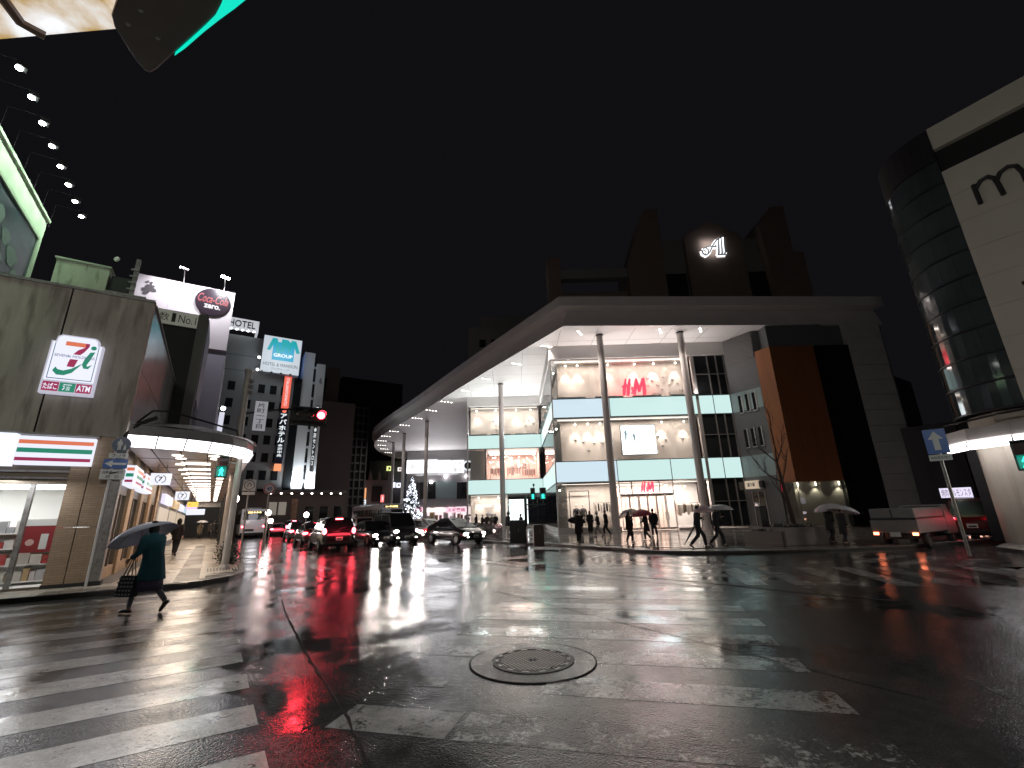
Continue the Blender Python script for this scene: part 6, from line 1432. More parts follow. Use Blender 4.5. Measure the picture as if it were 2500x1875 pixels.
ap_ = ob('rule_plate', MB().sb(-.31, -.3, -.31, .21, 2.77, 3.03), m_swh, t); lettering('自動車・原付', m_ink, ap_, SF(-.31, -.05, 2.96), N_, Z_, .42, .085); lettering('終  日', m_ink, ap_, SF(-.31, -.05, 2.84), N_, Z_, .26, .08)
ob('tape_mark', MB().slab([SF(-.314, x, z) for x, z in [(-.12, 2.90), (.03, 2.94), (.03, 2.98), (-.12, 2.94)]], -S_ * .002), m_ink, ap_)
# one-way sign on the right
b = G(2368, 1358, .12); t = thing('one_way_sign', 'blue sign with white up arrow on a pole by the right store', 'road sign', b)
ob('pole', MB().cyl(b, b + Z_ * 3.2, .04, 8), m_steel, t)
rt = Vector((b.y, -b.x, 0)).normalized(); nm = rt.cross(Z_)
pl_ = ob('plate', MB().obox(b + nm * .05 - rt * .25 + Z_ * 2.85, rt * .5, nm * .01, Z_ * .72), m_sblue, t)
ob('arrow', MB().slab([b + nm * .062 + rt * x + Z_ * (2.85 + z) for x, z in [(0, .66), (.17, .42), (.07, .42), (.07, .1), (-.07, .1), (-.07, .42), (-.17, .42)]], nm * .002), m_swh, pl_)
sp_ = ob('sub_plate', MB().obox(b + nm * .05 - rt * .25 + Z_ * 2.64, rt * .5, nm * .01, Z_ * .18), m_swh, t); lettering('自転車を除く', m_ink, sp_, b + nm * .06 + Z_ * 2.73, rt, Z_, .42, .08)
a = AD(2478, 1112, 17.5); t = thing('right_pedestrian_signal', 'green pedestrian signal cut by the right edge of the view', 'pedestrian signal', (a.x + .5, a.y - .4, .12))
rt = Vector((a.y, -a.x, 0)).normalized(); ped_signal(t, a + rt * .15, rt, .36, .78); ob('arm', MB().cyl(a + rt * .3 + Z_ * .2, a + rt * .8 + Z_ * .2, .03, 6), m_pole, t); ob('pole', MB().cyl(Vector((a.x, a.y, .1)) + rt * .8, Vector((a.x, a.y, a.z + .6)) + rt * .8, .09, 10), m_pole, t)
# signs and lamps down the street
for k, (u, v, d_, kind, lab) in enumerate([(609, 1186, 30, 'sq', 'white U-turn sign above the bus'), (658, 1193, 33, 'rd', 'round speed sign on a pole above the queue'), (655, 1252, 38, 'gl', 'round street lamp globe right of the bus'), (748, 1257, 40, 'gl', 'round street lamp globe above the red lit cars'), (573, 1218, 26, 'gl', 'small lamp globe beside the pale signal pole'), (661, 1272, 44, 'gl', 'low street lamp globe over the distant tail lights')]):
    p = AD(u, v, d_); t = thing({'sq': 'u_turn_sign', 'rd': 'speed_sign', 'gl': 'street_lamp'}[kind], lab, 'road sign' if kind != 'gl' else 'street lamp', (p.x, p.y, 0), 0, 'lamps along the street' if kind == 'gl' else None)
    rt = Vector((p.y, -p.x, 0)).normalized(); nm = rt.cross(Z_)
    ob('pole', MB().cyl((p.x, p.y, 0), (p.x, p.y, p.z + (.4 if kind != 'gl' else -.15)), .045, 8), m_steel, t)
    if kind == 'sq':
        f = ob('plate', MB().obox(p + nm * .06 - rt * .32 - Z_ * .28, rt * .64, nm * .01, Z_ * .62), m_swh, t); ob('sub_plate', MB().obox(p + nm * .06 - rt * .32 - Z_ * .5, rt * .64, nm * .01, Z_ * .16), m_swh, t)
        strokes([(arcpts(.5, .5, .5, .5, 0, 360, 18), .08), ([(.35, .25), (.35, .6), (.5, .75), (.65, .6), (.65, .35)], .09)], M('sign_grey_ink', (.15, .13, .13), .5), f, p + nm * .07 + Z_ * .04, rt, Z_, .5, .5, 'ring_mark', proud=.004, thick=.003)
    elif kind == 'rd':
        M3 = Matrix((rt, Z_, nm)).transposed(); f = ob('plate', MB().lathe([(.34, -.01), (.34, 0), (.0001, .002)], 22, p + nm * .06, M3), M('speed_face', (.6, .58, .6), .4), t)
        ob('red_ring', MB().lathe([(.33, .001), (.25, .006)], 22, p + nm * .06, M3), M('speed_red', (.45, .12, .14), .4), f); lettering('40', M('speed_ink', (.1, .1, .3), .5), f, p + nm * .07, rt, Z_, .3, .24, bold=.02)
    else:
        ob('globe', MB().ell(p, .19, .19, .21, 10, 8), EM('street_globe', (1, .82, .78), 16), t); ob('collar', MB().cyl(p - Z_ * .3, p - Z_ * .18, .09, 8), m_dark, t)
        if k == 2: light('POINT', p - S_ * .4, 60, (1, .85, .8), t, size=.2)

# planters, shrubs, bare tree
m_plant = M('planter_stone', (.24, .22, .20), .55, var=.12, vs=2); m_soil = M('soil', (.03, .025, .02), .9); m_leaf = M('shrub_leaf', (.035, .05, .025), .6, var=.4, vs=8); m_leaf2 = M('shrub_leaf_dark', (.02, .025, .016), .6, var=.3, vs=8)
def leaves(n, fn, s, mat, parent, name='foliage', seed=1):
    r = random.Random(seed); mb = MB()
    for i in range(n):
        c = Vector(fn(r)); a = Vector((r.gauss(0, 1), r.gauss(0, 1), r.gauss(0, 1))).normalized(); b = a.orthogonal().normalized(); k = s * r.uniform(.6, 1.3)
        mb.add([c - a * k, c + b * k * .45, c + a * k, c - b * k * .45], [(0, 1, 2, 3)])
    return ob(name, mb, mat, parent, kind='stuff' if parent is None else None)
for k, (a, b, c, h, lab) in enumerate([((10.05, 20.9), (10.85, 19.35), 1.5, .5, 'low stone planter nearest the plaza kerb with sparse plants'), ((10.95, 19.2), (12.9, 19.35), 2.6, .66, 'larger stone planter with clipped shrubs under the bare tree')]):
    a = Vector((*a, .11)); b = Vector((*b, .11)); d = b - a; o = Vector((-d.y, d.x, 0)).normalized() * c
    t = thing('stone_planter', lab, 'planter', a, 0, 'stone planters on the plaza')
    for (p, e, f) in ((a, d, o.normalized() * .14), (a + o - o.normalized() * .14, d, o.normalized() * .14)): ob('planter_wall', MB().obox(p, e, f, Z_ * h), m_plant, t)
    dn = d.normalized()
    for p in (a + o.normalized() * .14, a + d - dn * .14 + o.normalized() * .14): ob('planter_wall', MB().obox(p, dn * .14, o - o.normalized() * .28, Z_ * h), m_plant, t)
    ob('planter_soil', MB().obox(a + dn * .14 + o.normalized() * .14, d - dn * .28, o - o.normalized() * .28, Z_ * (h - .06)), m_soil, t)
    sh = thing('planter_shrubs', ['sparse low plants with pale flowers in the near planter', 'clipped dark shrubs filling the larger planter'][k], 'shrub', a + d / 2 + o / 2 + Z_ * h)
    leaves(500 if k else 260, lambda r: a + d * r.uniform(.1, .9) + o * r.uniform(.12, .88) + Z_ * (h - .05 + abs(r.gauss(0, .09 if k else .06))), .06, m_leaf if k == 0 else m_leaf2, sh, seed=k + 5)
    if k == 0: leaves(26, lambda r: a + d * r.uniform(.2, .6) + o * r.uniform(.2, .7) + Z_ * (h + .08), .05, m_white, sh, 'flowers', 9)
bt = thing('bare_tree', 'leafless young street tree standing in the larger planter', 'tree', (12.5, 21.3, .7))
m_bark = M('bark', (.055, .04, .033), .85, bump=.4, bs=30)
tb = Vector((12.55, 21.2, .7)); random.seed(8)
tr = [tb, tb + Vector((-.08, 0, 1.0)), tb + Vector((-.18, 0, 2.0)), tb + Vector((-.22, .05, 2.9)), tb + Vector((-.20, 0, 3.8))]
ob('trunk', MB().tube(tr, [.11, .085, .07, .045, .02], 8), m_bark, bt, smooth=True)
def branch(p, d, L_, r, dep):
    pts = [p]; q = p.copy(); dd = d.copy()
    for i in range(4):
        dd = (dd + Vector((random.uniform(-.25, .25), random.uniform(-.25, .25), random.uniform(-.02, .25)))).normalized(); q = q + dd * L_ / 4; pts.append(q.copy())
    ob('branch' if dep > 1 else 'twig', MB().tube(pts, [r * (1 - .2 * i) for i in range(5)], 5), m_bark, bt)
    if dep > 0:
        for k in range(3): branch(pts[1 + k], (dd + Vector((random.uniform(-.9, .9), random.uniform(-.6, .6), random.uniform(0, .7)))).normalized(), L_ * .62, r * .55, dep - 1)
for (i, d) in ((2, (-.75, .1, .55)), (2, (.5, -.2, .75)), (3, (-.45, .3, .8)), (3, (.55, .2, .7)), (4, (-.1, 0, 1)), (1, (-.55, -.2, .8))): branch(tr[i].copy(), Vector(d).normalized(), 1.5, .035, 2)
t = thing('dark_info_post', 'square dark post standing in the near planter', 'post', (11.0, 20.8, .1)); ob('post_body', MB().bx(10.85, 20.7, .12, 11.12, 21.0, 1.62), M('post_dark', (.03, .028, .026), .5), t, bevel=.01); ob('post_cap', MB().bx(10.83, 20.68, 1.62, 11.14, 21.02, 1.66), m_dark, t)
# hedge at the left kerb
for k, s in enumerate((4.6, 10.5)):
    hd = thing('kerb_hedge', ['small dark kerb hedge right behind the pale signal pole', 'small dark kerb hedge farther up the left kerb'][k], 'hedge', SF(s, 3.2, .1), 0, 'hedges along the kerb')
    leaves(900, lambda r: SF(s + r.uniform(-1.1, 1.1), 3.05 + r.gauss(0, .13), .15 + abs(r.gauss(.25, .2))), .055, m_leaf2, hd, seed=k)
    ob('hedge_stems', MB().sb(s - 1, s + 1, 3.0, 3.1, .1, .4), m_bark, hd)
# illuminated tree by the far columns
xt = thing('illuminated_tree', 'conical tree wrapped in cold white fairy lights beside the canopy columns', 'tree', (-16.4, 73, .1))
ob('trunk', MB().tube([(-16.4, 73, .1), (-16.4, 73, 8)], [.2, .03], 8), m_bark, xt)
rr = random.Random(12); bulbs = MB(); fol = MB()
for i in range(520):
    z = rr.random() ** 1.6 * 7.4 + .5; R_ = (8.4 - z) * .26; a = rr.uniform(0, 6.28); rd_ = R_ * rr.uniform(.55, 1.0); c = Vector((-16.4 + rd_ * math.cos(a), 73 + rd_ * math.sin(a), z)); s = rr.choice((.035, .05, .05, .09))
    bulbs.add([c + Vector(v) * s for v in ((1, 0, 0), (-1, 0, 0), (0, 1, 0), (0, -1, 0), (0, 0, 1), (0, 0, -1))], [(0, 2, 4), (2, 1, 4), (1, 3, 4), (3, 0, 4), (2, 0, 5), (1, 2, 5), (3, 1, 5), (0, 3, 5)])
for i in range(26):
    z = rr.uniform(.8, 7); R_ = (8.6 - z) * .28; a = rr.uniform(3.4, 6.0); c = Vector((-16.4 + R_ * math.cos(a), 73 + R_ * math.sin(a), z)); s = .2
    for k in range(5):
        b_ = k * 1.257; bulbs.add([c + Vector((s * math.cos(b_ - .25) * .5, -.02, s * math.sin(b_ - .25) * .5)), c + Vector((s * math.cos(b_), 0, s * math.sin(b_))), c + Vector((s * math.cos(b_ + .25) * .5, -.02, s * math.sin(b_ + .25) * .5)), c], [(0, 1, 2, 3)])
ob('fairy_lights', bulbs, EM('fairy_light', (.8, .86, 1), 6), xt, kind='stuff')
leaves(2600, lambda r: (lambda z, a: (-16.4 + (8.6 - z) * .26 * math.sqrt(r.random()) * math.cos(a), 73 + (8.6 - z) * .26 * math.sqrt(r.random()) * math.sin(a), z))(r.random() ** 1.5 * 7.6 + .4, r.uniform(0, 6.28)), .16, m_leaf2, xt, 'crown', 3)
light('POINT', (-16.4, 70.5, 2.5), 120, (.8, .86, 1), xt, size=.8)
# ------------------------------------------------------------------ vehicles
m_tyre = M('tyre', (.015, .015, .016), .7); m_rim = M('wheel_rim', (.35, .35, .36), .3, .8); m_cgls = M('car_glass', (.015, .017, .02), .10, spec=.6)
m_trim = M('black_trim', (.015, .015, .016), .45); m_plate = M('number_plate', (.62, .62, .58), .5)
m_head = EM('headlight_on', (1, .90, .86), 50); m_tail = EM('taillight_on', (1, .06, .09), 32); m_tailoff = M('taillight_dim', (.3, .01, .015), .25, em=(1, .03, .04), es=1.5)
m_lampoff = M('headlight_glass', (.5, .5, .5), .1)
def paint(name, col): return M('car_paint_' + name, col, .3, .3, coat=1.0)
TYPES = {  # L, W, H, belt, hood, cabin bottom rear/front, roof rear/front, tumblehome
    'suv': (4.4, 1.78, 1.70, 1.02, 1.0, -2.12, 1.05, -1.85, .25, .80), 'van': (4.8, 1.84, 1.92, 1.05, 1.08, -2.34, 1.75, -2.2, .95, .84), 'kei': (3.4, 1.48, 1.74, .98, 1.0, -1.66, 1.12, -1.55, .55, .86),
    'sedan': (4.6, 1.76, 1.46, .90, .90, -1.75, .95, -.95, .15, .78), 'hatch': (4.45, 1.76, 1.48, .92, .88, -2.05, 1.35, -.85, .25, .76), 'taxi': (4.6, 1.7, 1.5, .93, .92, -1.7, .95, -1.2, .2, .82)}
def wheel(parent, x, y, r=.32, w=.21):
    s = 1 if y > 0 else -1; M3 = Matrix.Rotation(R(90) * -s, 3, 'X')
    wh = ob('wheel', MB().lathe([(.06, -.02), (r * .62, -.02), (r * .62, w * .35), (.06, w * .42), (.0001, w * .42)], 14, (x, y, r), M3), m_rim, parent, local=True)
    ob('tyre', MB().lathe([(r * .62, -w / 2), (r * .94, -w / 2), (r, -w * .3), (r, w * .3), (r * .94, w / 2), (r * .62, w / 2), (r * .62, -w / 2)], 20, (x, y, r), M3), m_tyre, wh, local=True, smooth=True)
    for k in range(5):
        a = k * 1.2566; ob('spoke', MB().box((x + r * .33 * math.cos(a), y + s * w * .40, r + r * .33 * math.sin(a)), (.05, .03, .05)), m_rim, wh, local=True)
def vehicle(name, label, cat, loc, az, typ, col, lights='off', group=None, detail=True, tailmat=None, beams=0.0, plate=True, highstop=False):
    L_, W_, H_, zb, zh, cr_, cf_, rr_, rf_, tw_ = TYPES[typ]; w = W_ / 2; l = L_ / 2
    t = thing(name, label, cat, (loc[0], loc[1], 0), math.pi / 2 - az, group)
    # lower body, lofted along its length
    st = [(-l, .78, zb - .22, .42), (-l + .05, .88, zb - .08, .30), (-l + .22, .97, zb - .0, .22), (-l * .55, 1.0, zb, .19), (0, 1.0, zb - .01, .18), (cf_ - .05, 1.0, zb - .02, .19), (cf_ + .25, .99, zh - .02, .2), (l - .45, .97, zh - .08, .21), (l - .14, .88, zh - .18, .24), (l - .03, .76, zh - .32, .32), (l, .66, zh - .42, .42)]
    vs = []; ring = []
    for (x, ws, zt, z0) in st:
        ww = w * ws; zm = (zt + z0) / 2
        half = [(0, z0), (ww * .80, z0), (ww * .95, z0 + .09), (ww, zm - .05), (ww * .985, zm + .12), (ww * .955, zt - .07), (ww * .87, zt), (ww * .4, zt + .035), (0, zt + .045)]
        ringp = half + [(-y, z) for y, z in half[-2:0:-1]]
        ring.append(len(ringp)); vs += [(x, y, z) for y, z in ringp]
    n = ring[0]; fs = [(i * n + j, i * n + (j + 1) % n, (i + 1) * n + (j + 1) % n, (i + 1) * n + j) for i in range(len(st) - 1) for j in range(n)] + [tuple(range(n))[::-1], tuple(range((len(st) - 1) * n, len(st) * n))]
    fs = [f[::-1] for f in fs]
    body = ob('body', MB().add(vs, fs), col, t, local=True, smooth=True)
    sb = body.modifiers.new('round', 'SUBSURF'); sb.levels = 1; sb.render_levels = 1
    # cabin
    b0, b1, r0, r1 = cr_, cf_, rr_, rf_; wb, wt = w * .93, w * tw_ * .93; z0, z1 = zb - .02, H_
    mid = (r0 + r1) / 2
    P = lambda x, y, z: (x, y, z)
    c = MB(); xs = [(b0, r0), (b0 * .6 + b1 * .4, r0 * .6 + r1 * .4), (b1, r1)]
    vs = []
    for xb, xt in xs:
        bulge = .0 if (xb, xt) != xs[1] else .03
        vs += [(xb, -wb, z0), (xt, -wt, z1 - .06 + bulge * .5), (xt + (0.04 if xt == r0 else (-.06 if xt == r1 else 0)), -wt * .72, z1 + bulge), (xt + (0.04 if xt == r0 else (-.06 if xt == r1 else 0)), wt * .72, z1 + bulge), (xt, wt, z1 - .06 + bulge * .5), (xb, wb, z0)]
    fs = [(i * 6 + j, i * 6 + j + 1, (i + 1) * 6 + j + 1, (i + 1) * 6 + j) for i in range(2) for j in range(5)] + [(0, 5, 4, 3, 2, 1), (12, 13, 14, 15, 16, 17)]
    cab = ob('cabin', MB().add(vs, fs), col, t, local=True, bevel=.05)
    def quad_on(a, b, c_, d, inset, out, nm, parent=None):
        a, b, c_, d = map(Vector, (a, b, c_, d)); ctr = (a + b + c_ + d) / 4; nn = (b - a).cross(d - a).normalized()
        if nn.dot(ctr - Vector((mid, 0, 1))) < 0: nn = -nn
        pts = [ctr + (p - ctr) * inset + nn * out for p in (a, b, c_, d)]
        return ob(nm, MB().slab(pts, -nn * .012), m_cgls, parent or t, local=True)
    quad_on((b0, -wb, z0 + .06), (b0, wb, z0 + .06), (r0, wt, z1 - .07), (r0, -wt, z1 - .07), .86, .012, 'rear_window')
    quad_on((b1, -wb, z0 + .03), (b1, wb, z0 + .03), (r1, wt, z1 - .07), (r1, -wt, z1 - .07), .90, .012, 'windscreen')
    for s in (-1, 1):
        bm = b0 * .5 + b1 * .5; rm = r0 * .5 + r1 * .5
        quad_on((b0 + .1, s * wb, z0 + .06), (bm, s * wb, z0 + .06), (rm, s * wt, z1 - .1), (r0 + .08, s * wt, z1 - .1), .9, .010, 'side_window')
        quad_on((bm, s * wb, z0 + .06), (b1 - .18, s * wb, z0 + .06), (r1 - .1, s * wt, z1 - .1), (rm, s * wt, z1 - .1), .9, .010, 'side_window')
        mi = ob('mirror', MB().ell((b1 - .25, s * (w + .06), zb + .08), .09, .10, .07, 8, 6), col, t, local=True, smooth=True)
        if detail: ob('door_handle', MB().box((0.1, s * (w * .985 + .01), zb - .14), (.16, .02, .03)), m_trim, t, local=True)
        for x in (-l * .60, l * .62): wheel(t, x, s * (w - .1), .33 if typ != 'kei' else .28)
        hx = l - .10; hl = ob('headlight', MB().ell((hx - .05, s * w * .70, zh - .30), .12, .17, .10, 10, 6), m_head if lights == 'head' else m_lampoff, t, local=True, smooth=True)
        if lights == 'head' and beams: light('SPOT', (hx + .1, s * w * .7, zh - .30), beams * .45, (1, .88, .8), hl, size=.08, aim=None, angle=75, blend=.7, local=True).rotation_euler = (R(86), 0, R(-90))
        if lights == 'head': ob('fog_lamp', MB().ell((l - .04, s * w * .62, .42), .05, .08, .06, 8, 5), EM('fog_lamp_on', (1, .9, .82), 16), t, local=True)
        tall = typ in ('suv', 'van', 'kei')
        ob('taillight', MB().ell((-l + .10, s * w * .84, zb - (.02 if tall else .13)), .08, .10 if tall else .2, .16 if tall else .085, 10, 6), tailmat or (m_tail if lights == 'tail' else m_tailoff), t, local=True, smooth=True)
    if lights == 'tail' and loc[0] < 0: light('AREA', (-l - .12, 0, zb - .1), 9, (1, .05, .08), t, size=1.3, sy=.25, local=True).rotation_euler = (R(90), 0, R(-90))
    if highstop: ob('stop_lamp', MB().box((r0 - .02, 0, z1 - .08), (.05, .38, .06)), m_tail, t, local=True)
    if plate:
        for x in (-l - .0, l + .0):
            p = ob('number_plate', MB().box((x + (-.012 if x < 0 else .012), 0, .62 if x < 0 else .45), (.02, .34, .17)), m_plate, t, local=True)
            ob('plate_mark', MB().box((x + (-.024 if x < 0 else .024), 0, .60 if x < 0 else .43), (.004, .25, .06)), m_trim, p, local=True)
    ob('bumper', MB().box((-l + .03, 0, .40), (.14, W_ * .84, .16)), m_trim, t, local=True, bevel=.03); ob('bumper', MB().box((l - .03, 0, .33), (.12, W_ * .72, .14)), m_trim, t, local=True, bevel=.03)
    ob('grille', MB().box((l - .015, 0, zh - .42), (.04, W_ * .42, .09)), m_trim, t, local=True)
    if typ in ('suv', 'van', 'hatch'):
        ob('wiper', MB().tube([(b0 - .02, .05, z0 + .1), (b0 + .05, -.35, z0 + .2)], .012, 5), m_trim, t, local=True); ob('aerial', MB().cyl((r0 + .3, 0, z1), (r0 + .12, 0, z1 + .16), .01, 5), m_trim, t, local=True)
    return t
AZS = AZ
def put(u, v, back=True, L_=4.4, az=AZS):   # centre of a car whose near end's bottom is seen at (u, v)
    p = G(u, v); d = Vector((math.sin(az), math.cos(az), 0)); return p + d * (L_ / 2) * (1 if back else -1)
vehicle('parked_suv', 'black hatchback wagon stopped nearest with red tail lights on', 'car', put(826, 1345, True, 4.4, AZS), AZS, 'suv', paint('black', (.012, .012, .014)), 'tail', 'cars queueing in the street', highstop=True)
vehicle('estate_car', 'dark car with glowing red lights just ahead of the nearest wagon', 'car', put(774, 1333, True, 4.6, AZS), AZS, 'hatch', paint('dark_red', (.05, .015, .018)), 'tail', 'cars queueing in the street', highstop=True)
vehicle('taxi', 'dark taxi with chrome trim third in the red lit queue', 'car', put(734, 1322, True, 4.6, AZS), AZS, 'taxi', paint('dark_blue', (.02, .022, .03)), 'tail', 'cars queueing in the street')
vehicle('white_hatchback', 'pale car with red lights between bus and taxi', 'car', put(680, 1309, True, 4.4, AZS), AZS, 'sedan', paint('pale', (.42, .40, .40)), 'tail', 'cars queueing in the street')
vehicle('small_car', 'distant small car with red lights right of the bus', 'car', put(663, 1300, True, 3.4, AZS), AZS, 'kei', paint('silver', (.35, .34, .34)), 'tail', 'cars queueing in the street')
vehicle('distant_car', 'farthest red lit car visible above the queue', 'car', put(702, 1300, True, 4.4, AZS), AZS, 'suv', paint('dark_grey', (.05, .05, .055)), 'tail', 'cars queueing in the street', highstop=True)
for k, (u, v, ty, cn, cc) in enumerate([(640, 1297, 'sedan', 'silver', (.35, .34, .34)), (690, 1303, 'kei', 'pale', (.42, .40, .40)), (716, 1309, 'suv', 'dark_grey', (.05, .05, .055)), (668, 1305, 'hatch', 'cream', (.45, .38, .35))]):
    vehicle('queueing_car', ['farthest silver sedan with red lights near the bus front', 'small pale car with red lights in the middle of the far queue', 'dark wagon with red lights just behind the taxi', 'cream hatchback with red lights beside the bus'][k], 'car', put(u, v, True, 4.4, AZS), AZS, ty, paint(cn, cc), 'tail', 'cars queueing in the street', detail=False, highstop=k % 2 == 0)
AO = AZS + math.pi
vehicle('compact_van', 'beige boxy compact car facing the camera with headlights on', 'car', put(897, 1324, False, 3.4, AO), AO, 'kei', paint('beige', (.34, .27, .22)), 'head', 'oncoming cars', beams=120)
vehicle('minivan', 'tall dark minivan facing the camera with blinding headlights', 'car', put(994, 1330, False, 4.8, AO), AO, 'van', paint('charcoal', (.03, .03, .034)), 'head', 'oncoming cars', beams=260)
vehicle('low_sedan', 'low black sedan left of the minivan with headlights on', 'car', put(936, 1333, False, 4.6, AO), AO - R(4), 'sedan', paint('black', (.012, .012, .014)), 'head', 'oncoming cars', beams=160)
vehicle('white_sedan', 'pale sedan partly hidden between minivan and dark hatchback', 'car', put(1036, 1321, False, 4.6, AO), AO - R(10), 'taxi', paint('cream', (.45, .38, .35)), 'head', 'oncoming cars', beams=80)
vehicle('far_sedan', 'light car roof just behind the dark hatchback', 'car', put(1075, 1312, False, 4.6, AO), AO - R(14), 'sedan', paint('silver', (.35, .34, .34)), 'off', 'oncoming cars')
hz_ = R(138); vehicle('dark_hatchback', 'dark hatchback turning right in front of the plaza with headlights on', 'car', G(1106, 1328) + Vector((0, .6, 0)), hz_, 'hatch', paint('dark_brown', (.010, .007, .007)), 'head', 'oncoming cars', beams=120)
AN = R(56.7)
vehicle('red_car', 'small red car with one tail light behind the truck', 'car', put(2386, 1322, True, 3.4, AN), AN, 'kei', paint('red', (.12, .012, .012)), 'tail', None)
# buses
def bus(label, loc, az, rear=True, col=(.55, .54, .56), led='', lit=True):
    L_, W_, H_ = 10.3, 2.45, 3.0; l, w = L_ / 2, W_ / 2
    t = thing('city_bus', label, 'bus', (loc[0], loc[1], 0), math.pi / 2 - az)
    pnt = M('bus_paint_%d' % int(col[0] * 100), col, .35, coat=.6)
    ob('body', MB().bx(-l, -w, .35, l, w, H_), pnt, t, local=True, bevel=.09); ob('skirt', MB().bx(-l + .1, -w + .05, .22, l - .1, w - .05, .36), m_trim, t, local=True)
    ob('roof_unit', MB().bx(-l + 1.2, -.7, H_, -l + 3.5, .7, H_ + .16), pnt, t, local=True, bevel=.03)
    for i in range(6):
        for s in (-1, 1): ob('side_window', MB().bx(-l + .7 + i * 1.5, s * w - .01, 1.4, -l + 2.1 + i * 1.5, s * w + .012, 2.5), m_cgls, t, local=True)
    ob('rear_window', MB().bx(-l - .012, -w + .22, 1.85, -l + .01, w - .22, 2.72), m_cgls, t, local=True); ob('windscreen', MB().bx(l - .01, -w + .12, 1.15, l + .012, w - .12, 2.45), m_cgls, t, local=True)
    for s in (-1, 1):
        for x in (-l + 2.0, l - 2.4): wheel(t, x, s * (w - .12), .46, .26)
        ob('taillight', MB().ell((-l - .01, s * (w - .22), 1.15), .04, .09, .1, 10, 6), m_tail, t, local=True); ob('headlight', MB().ell((l, s * (w - .3), .75), .04, .15, .1, 10, 6), m_head if not rear else m_lampoff, t, local=True)
        ob('mirror', MB().box((l + .15, s * (w + .1), 2.2), (.1, .16, .35)), m_trim, t, local=True)
    sx = -l - .014 if rear else l + .014; d = -1 if rear else 1
    sgn = ob('destination_sign', MB().box((sx, 0, 2.62 if rear else 2.72), (.02, 1.5, .26)), m_trim, t, local=True)
    rt = Vector((0, -1, 0)) if rear else Vector((0, 1, 0))
    lettering(led, EM('led_orange', (1, .38, .03) if not rear else (1, .7, .25), 3.5), sgn, (sx + d * .012, 0, 2.62 if rear else 2.72), rt, Z_, 1.25, .19, local=True, bold=.02)
    ob('number_plate', MB().box((-l - .012, -.5, .72), (.02, .36, .18)), m_plate, t, local=True); ob('bumper', MB().box((-l + .02, 0, .42), (.12, W_ * .95, .2)), m_trim, t, local=True, bevel=.03)
    ob('engine_grille', MB().box((-l - .008, .35, .78), (.012, .9, .22)), m_trim, t, local=True)
    if rear: ob('roof_lamp', MB().box((-l + .1, .35, H_ + .05), (.08, .2, .06)), m_white, t, local=True)
    if lit: light('POINT', (sx + d * 1.6, 0, 2.2), 26 if rear else 8, (.95, .93, 1), t, size=.5, local=True)
    return t
pbx = G(614, 1313); dS = Vector((S_.x, S_.y, 0))
bus('white city bus seen from behind in the left lane', pbx + dS * 5.15, AZS, True, (.6, .59, .62), '回送 ● ● ●')
pb2 = AD(956, 1246, 47); bus('oncoming city bus with orange destination sign behind the headlights', Vector((pb2.x, pb2.y, 0)) + dS * 5.15, AO, False, (.3, .3, .32), '54 金沢駅')
# small covered truck on the right
tl, tr_ = G(2197, 1338), G(2272, 1335)
t = thing('small_truck', 'small white truck with low box body and red rear lamps on the right', 'truck', (15.4, 18.4, 0), math.pi / 2 - AN)
lw = 3.3 / 2; ww = 1.42 / 2; mwt = M('truck_white', (.21, .205, .195), .45, var=.15, vs=4)
ob('bed', MB().bx(-lw, -ww, .55, 1.45, ww, .66), mwt, t, local=True)
for s in (-1, 1): ob('side_board', MB().bx(-lw, s * ww - (.03 if s > 0 else 0), .66, 1.45, s * ww + (.03 if s < 0 else 0), 1.02), mwt, t, local=True)
ob('tail_board', MB().bx(-lw - .03, -ww, .6, -lw, ww, 1.0), mwt, t, local=True); ob('dark_band', MB().bx(-lw - .02, -ww + .03, 1.0, 1.43, ww - .03, 1.06), m_trim, t, local=True)
ob('cover', MB().bx(-lw, -ww + .02, 1.06, 1.45, ww - .02, 1.42), mwt, t, local=True, bevel=.04); ob('cover_seam', MB().bx(-lw - .006, -.02, 1.08, -lw, .02, 1.4), m_trim, t, local=True)
ob('cab', MB().add([(1.5, y, z) for y in (-ww, ww) for z in (.4, 1.5)] + [(2.2, y, 1.52) for y in (-ww * .92, ww * .92)] + [(2.6, y, .95) for y in (-ww, ww)] + [(2.65, y, .4) for y in (-ww, ww)], [(0, 2, 3, 1), (1, 3, 5, 4), (4, 5, 7, 6), (6, 7, 9, 8), (0, 8, 9, 2), (0, 1, 4, 6, 8), (2, 9, 7, 5, 3)]), mwt, t, local=True, bevel=.04)
ob('cab_rear_window', MB().bx(1.485, -ww + .15, 1.1, 1.498, ww - .15, 1.45), m_cgls, t, local=True); ob('chassis', MB().bx(-lw + .2, -.4, .32, 2.5, .4, .55), m_trim, t, local=True)
for s in (-1, 1):
    for x in (-.75, 2.0): wheel(t, x, s * (ww - .1), .27, .16)
    ob('taillight', MB().box((-lw - .04, s * (ww - .12), .52), (.03, .16, .09)), EM('truck_lamp', (1, .22, .10), 9), t, local=True)
ob('number_plate', MB().box((-lw - .05, 0, .5), (.02, .32, .16)), m_plate, t, local=True)
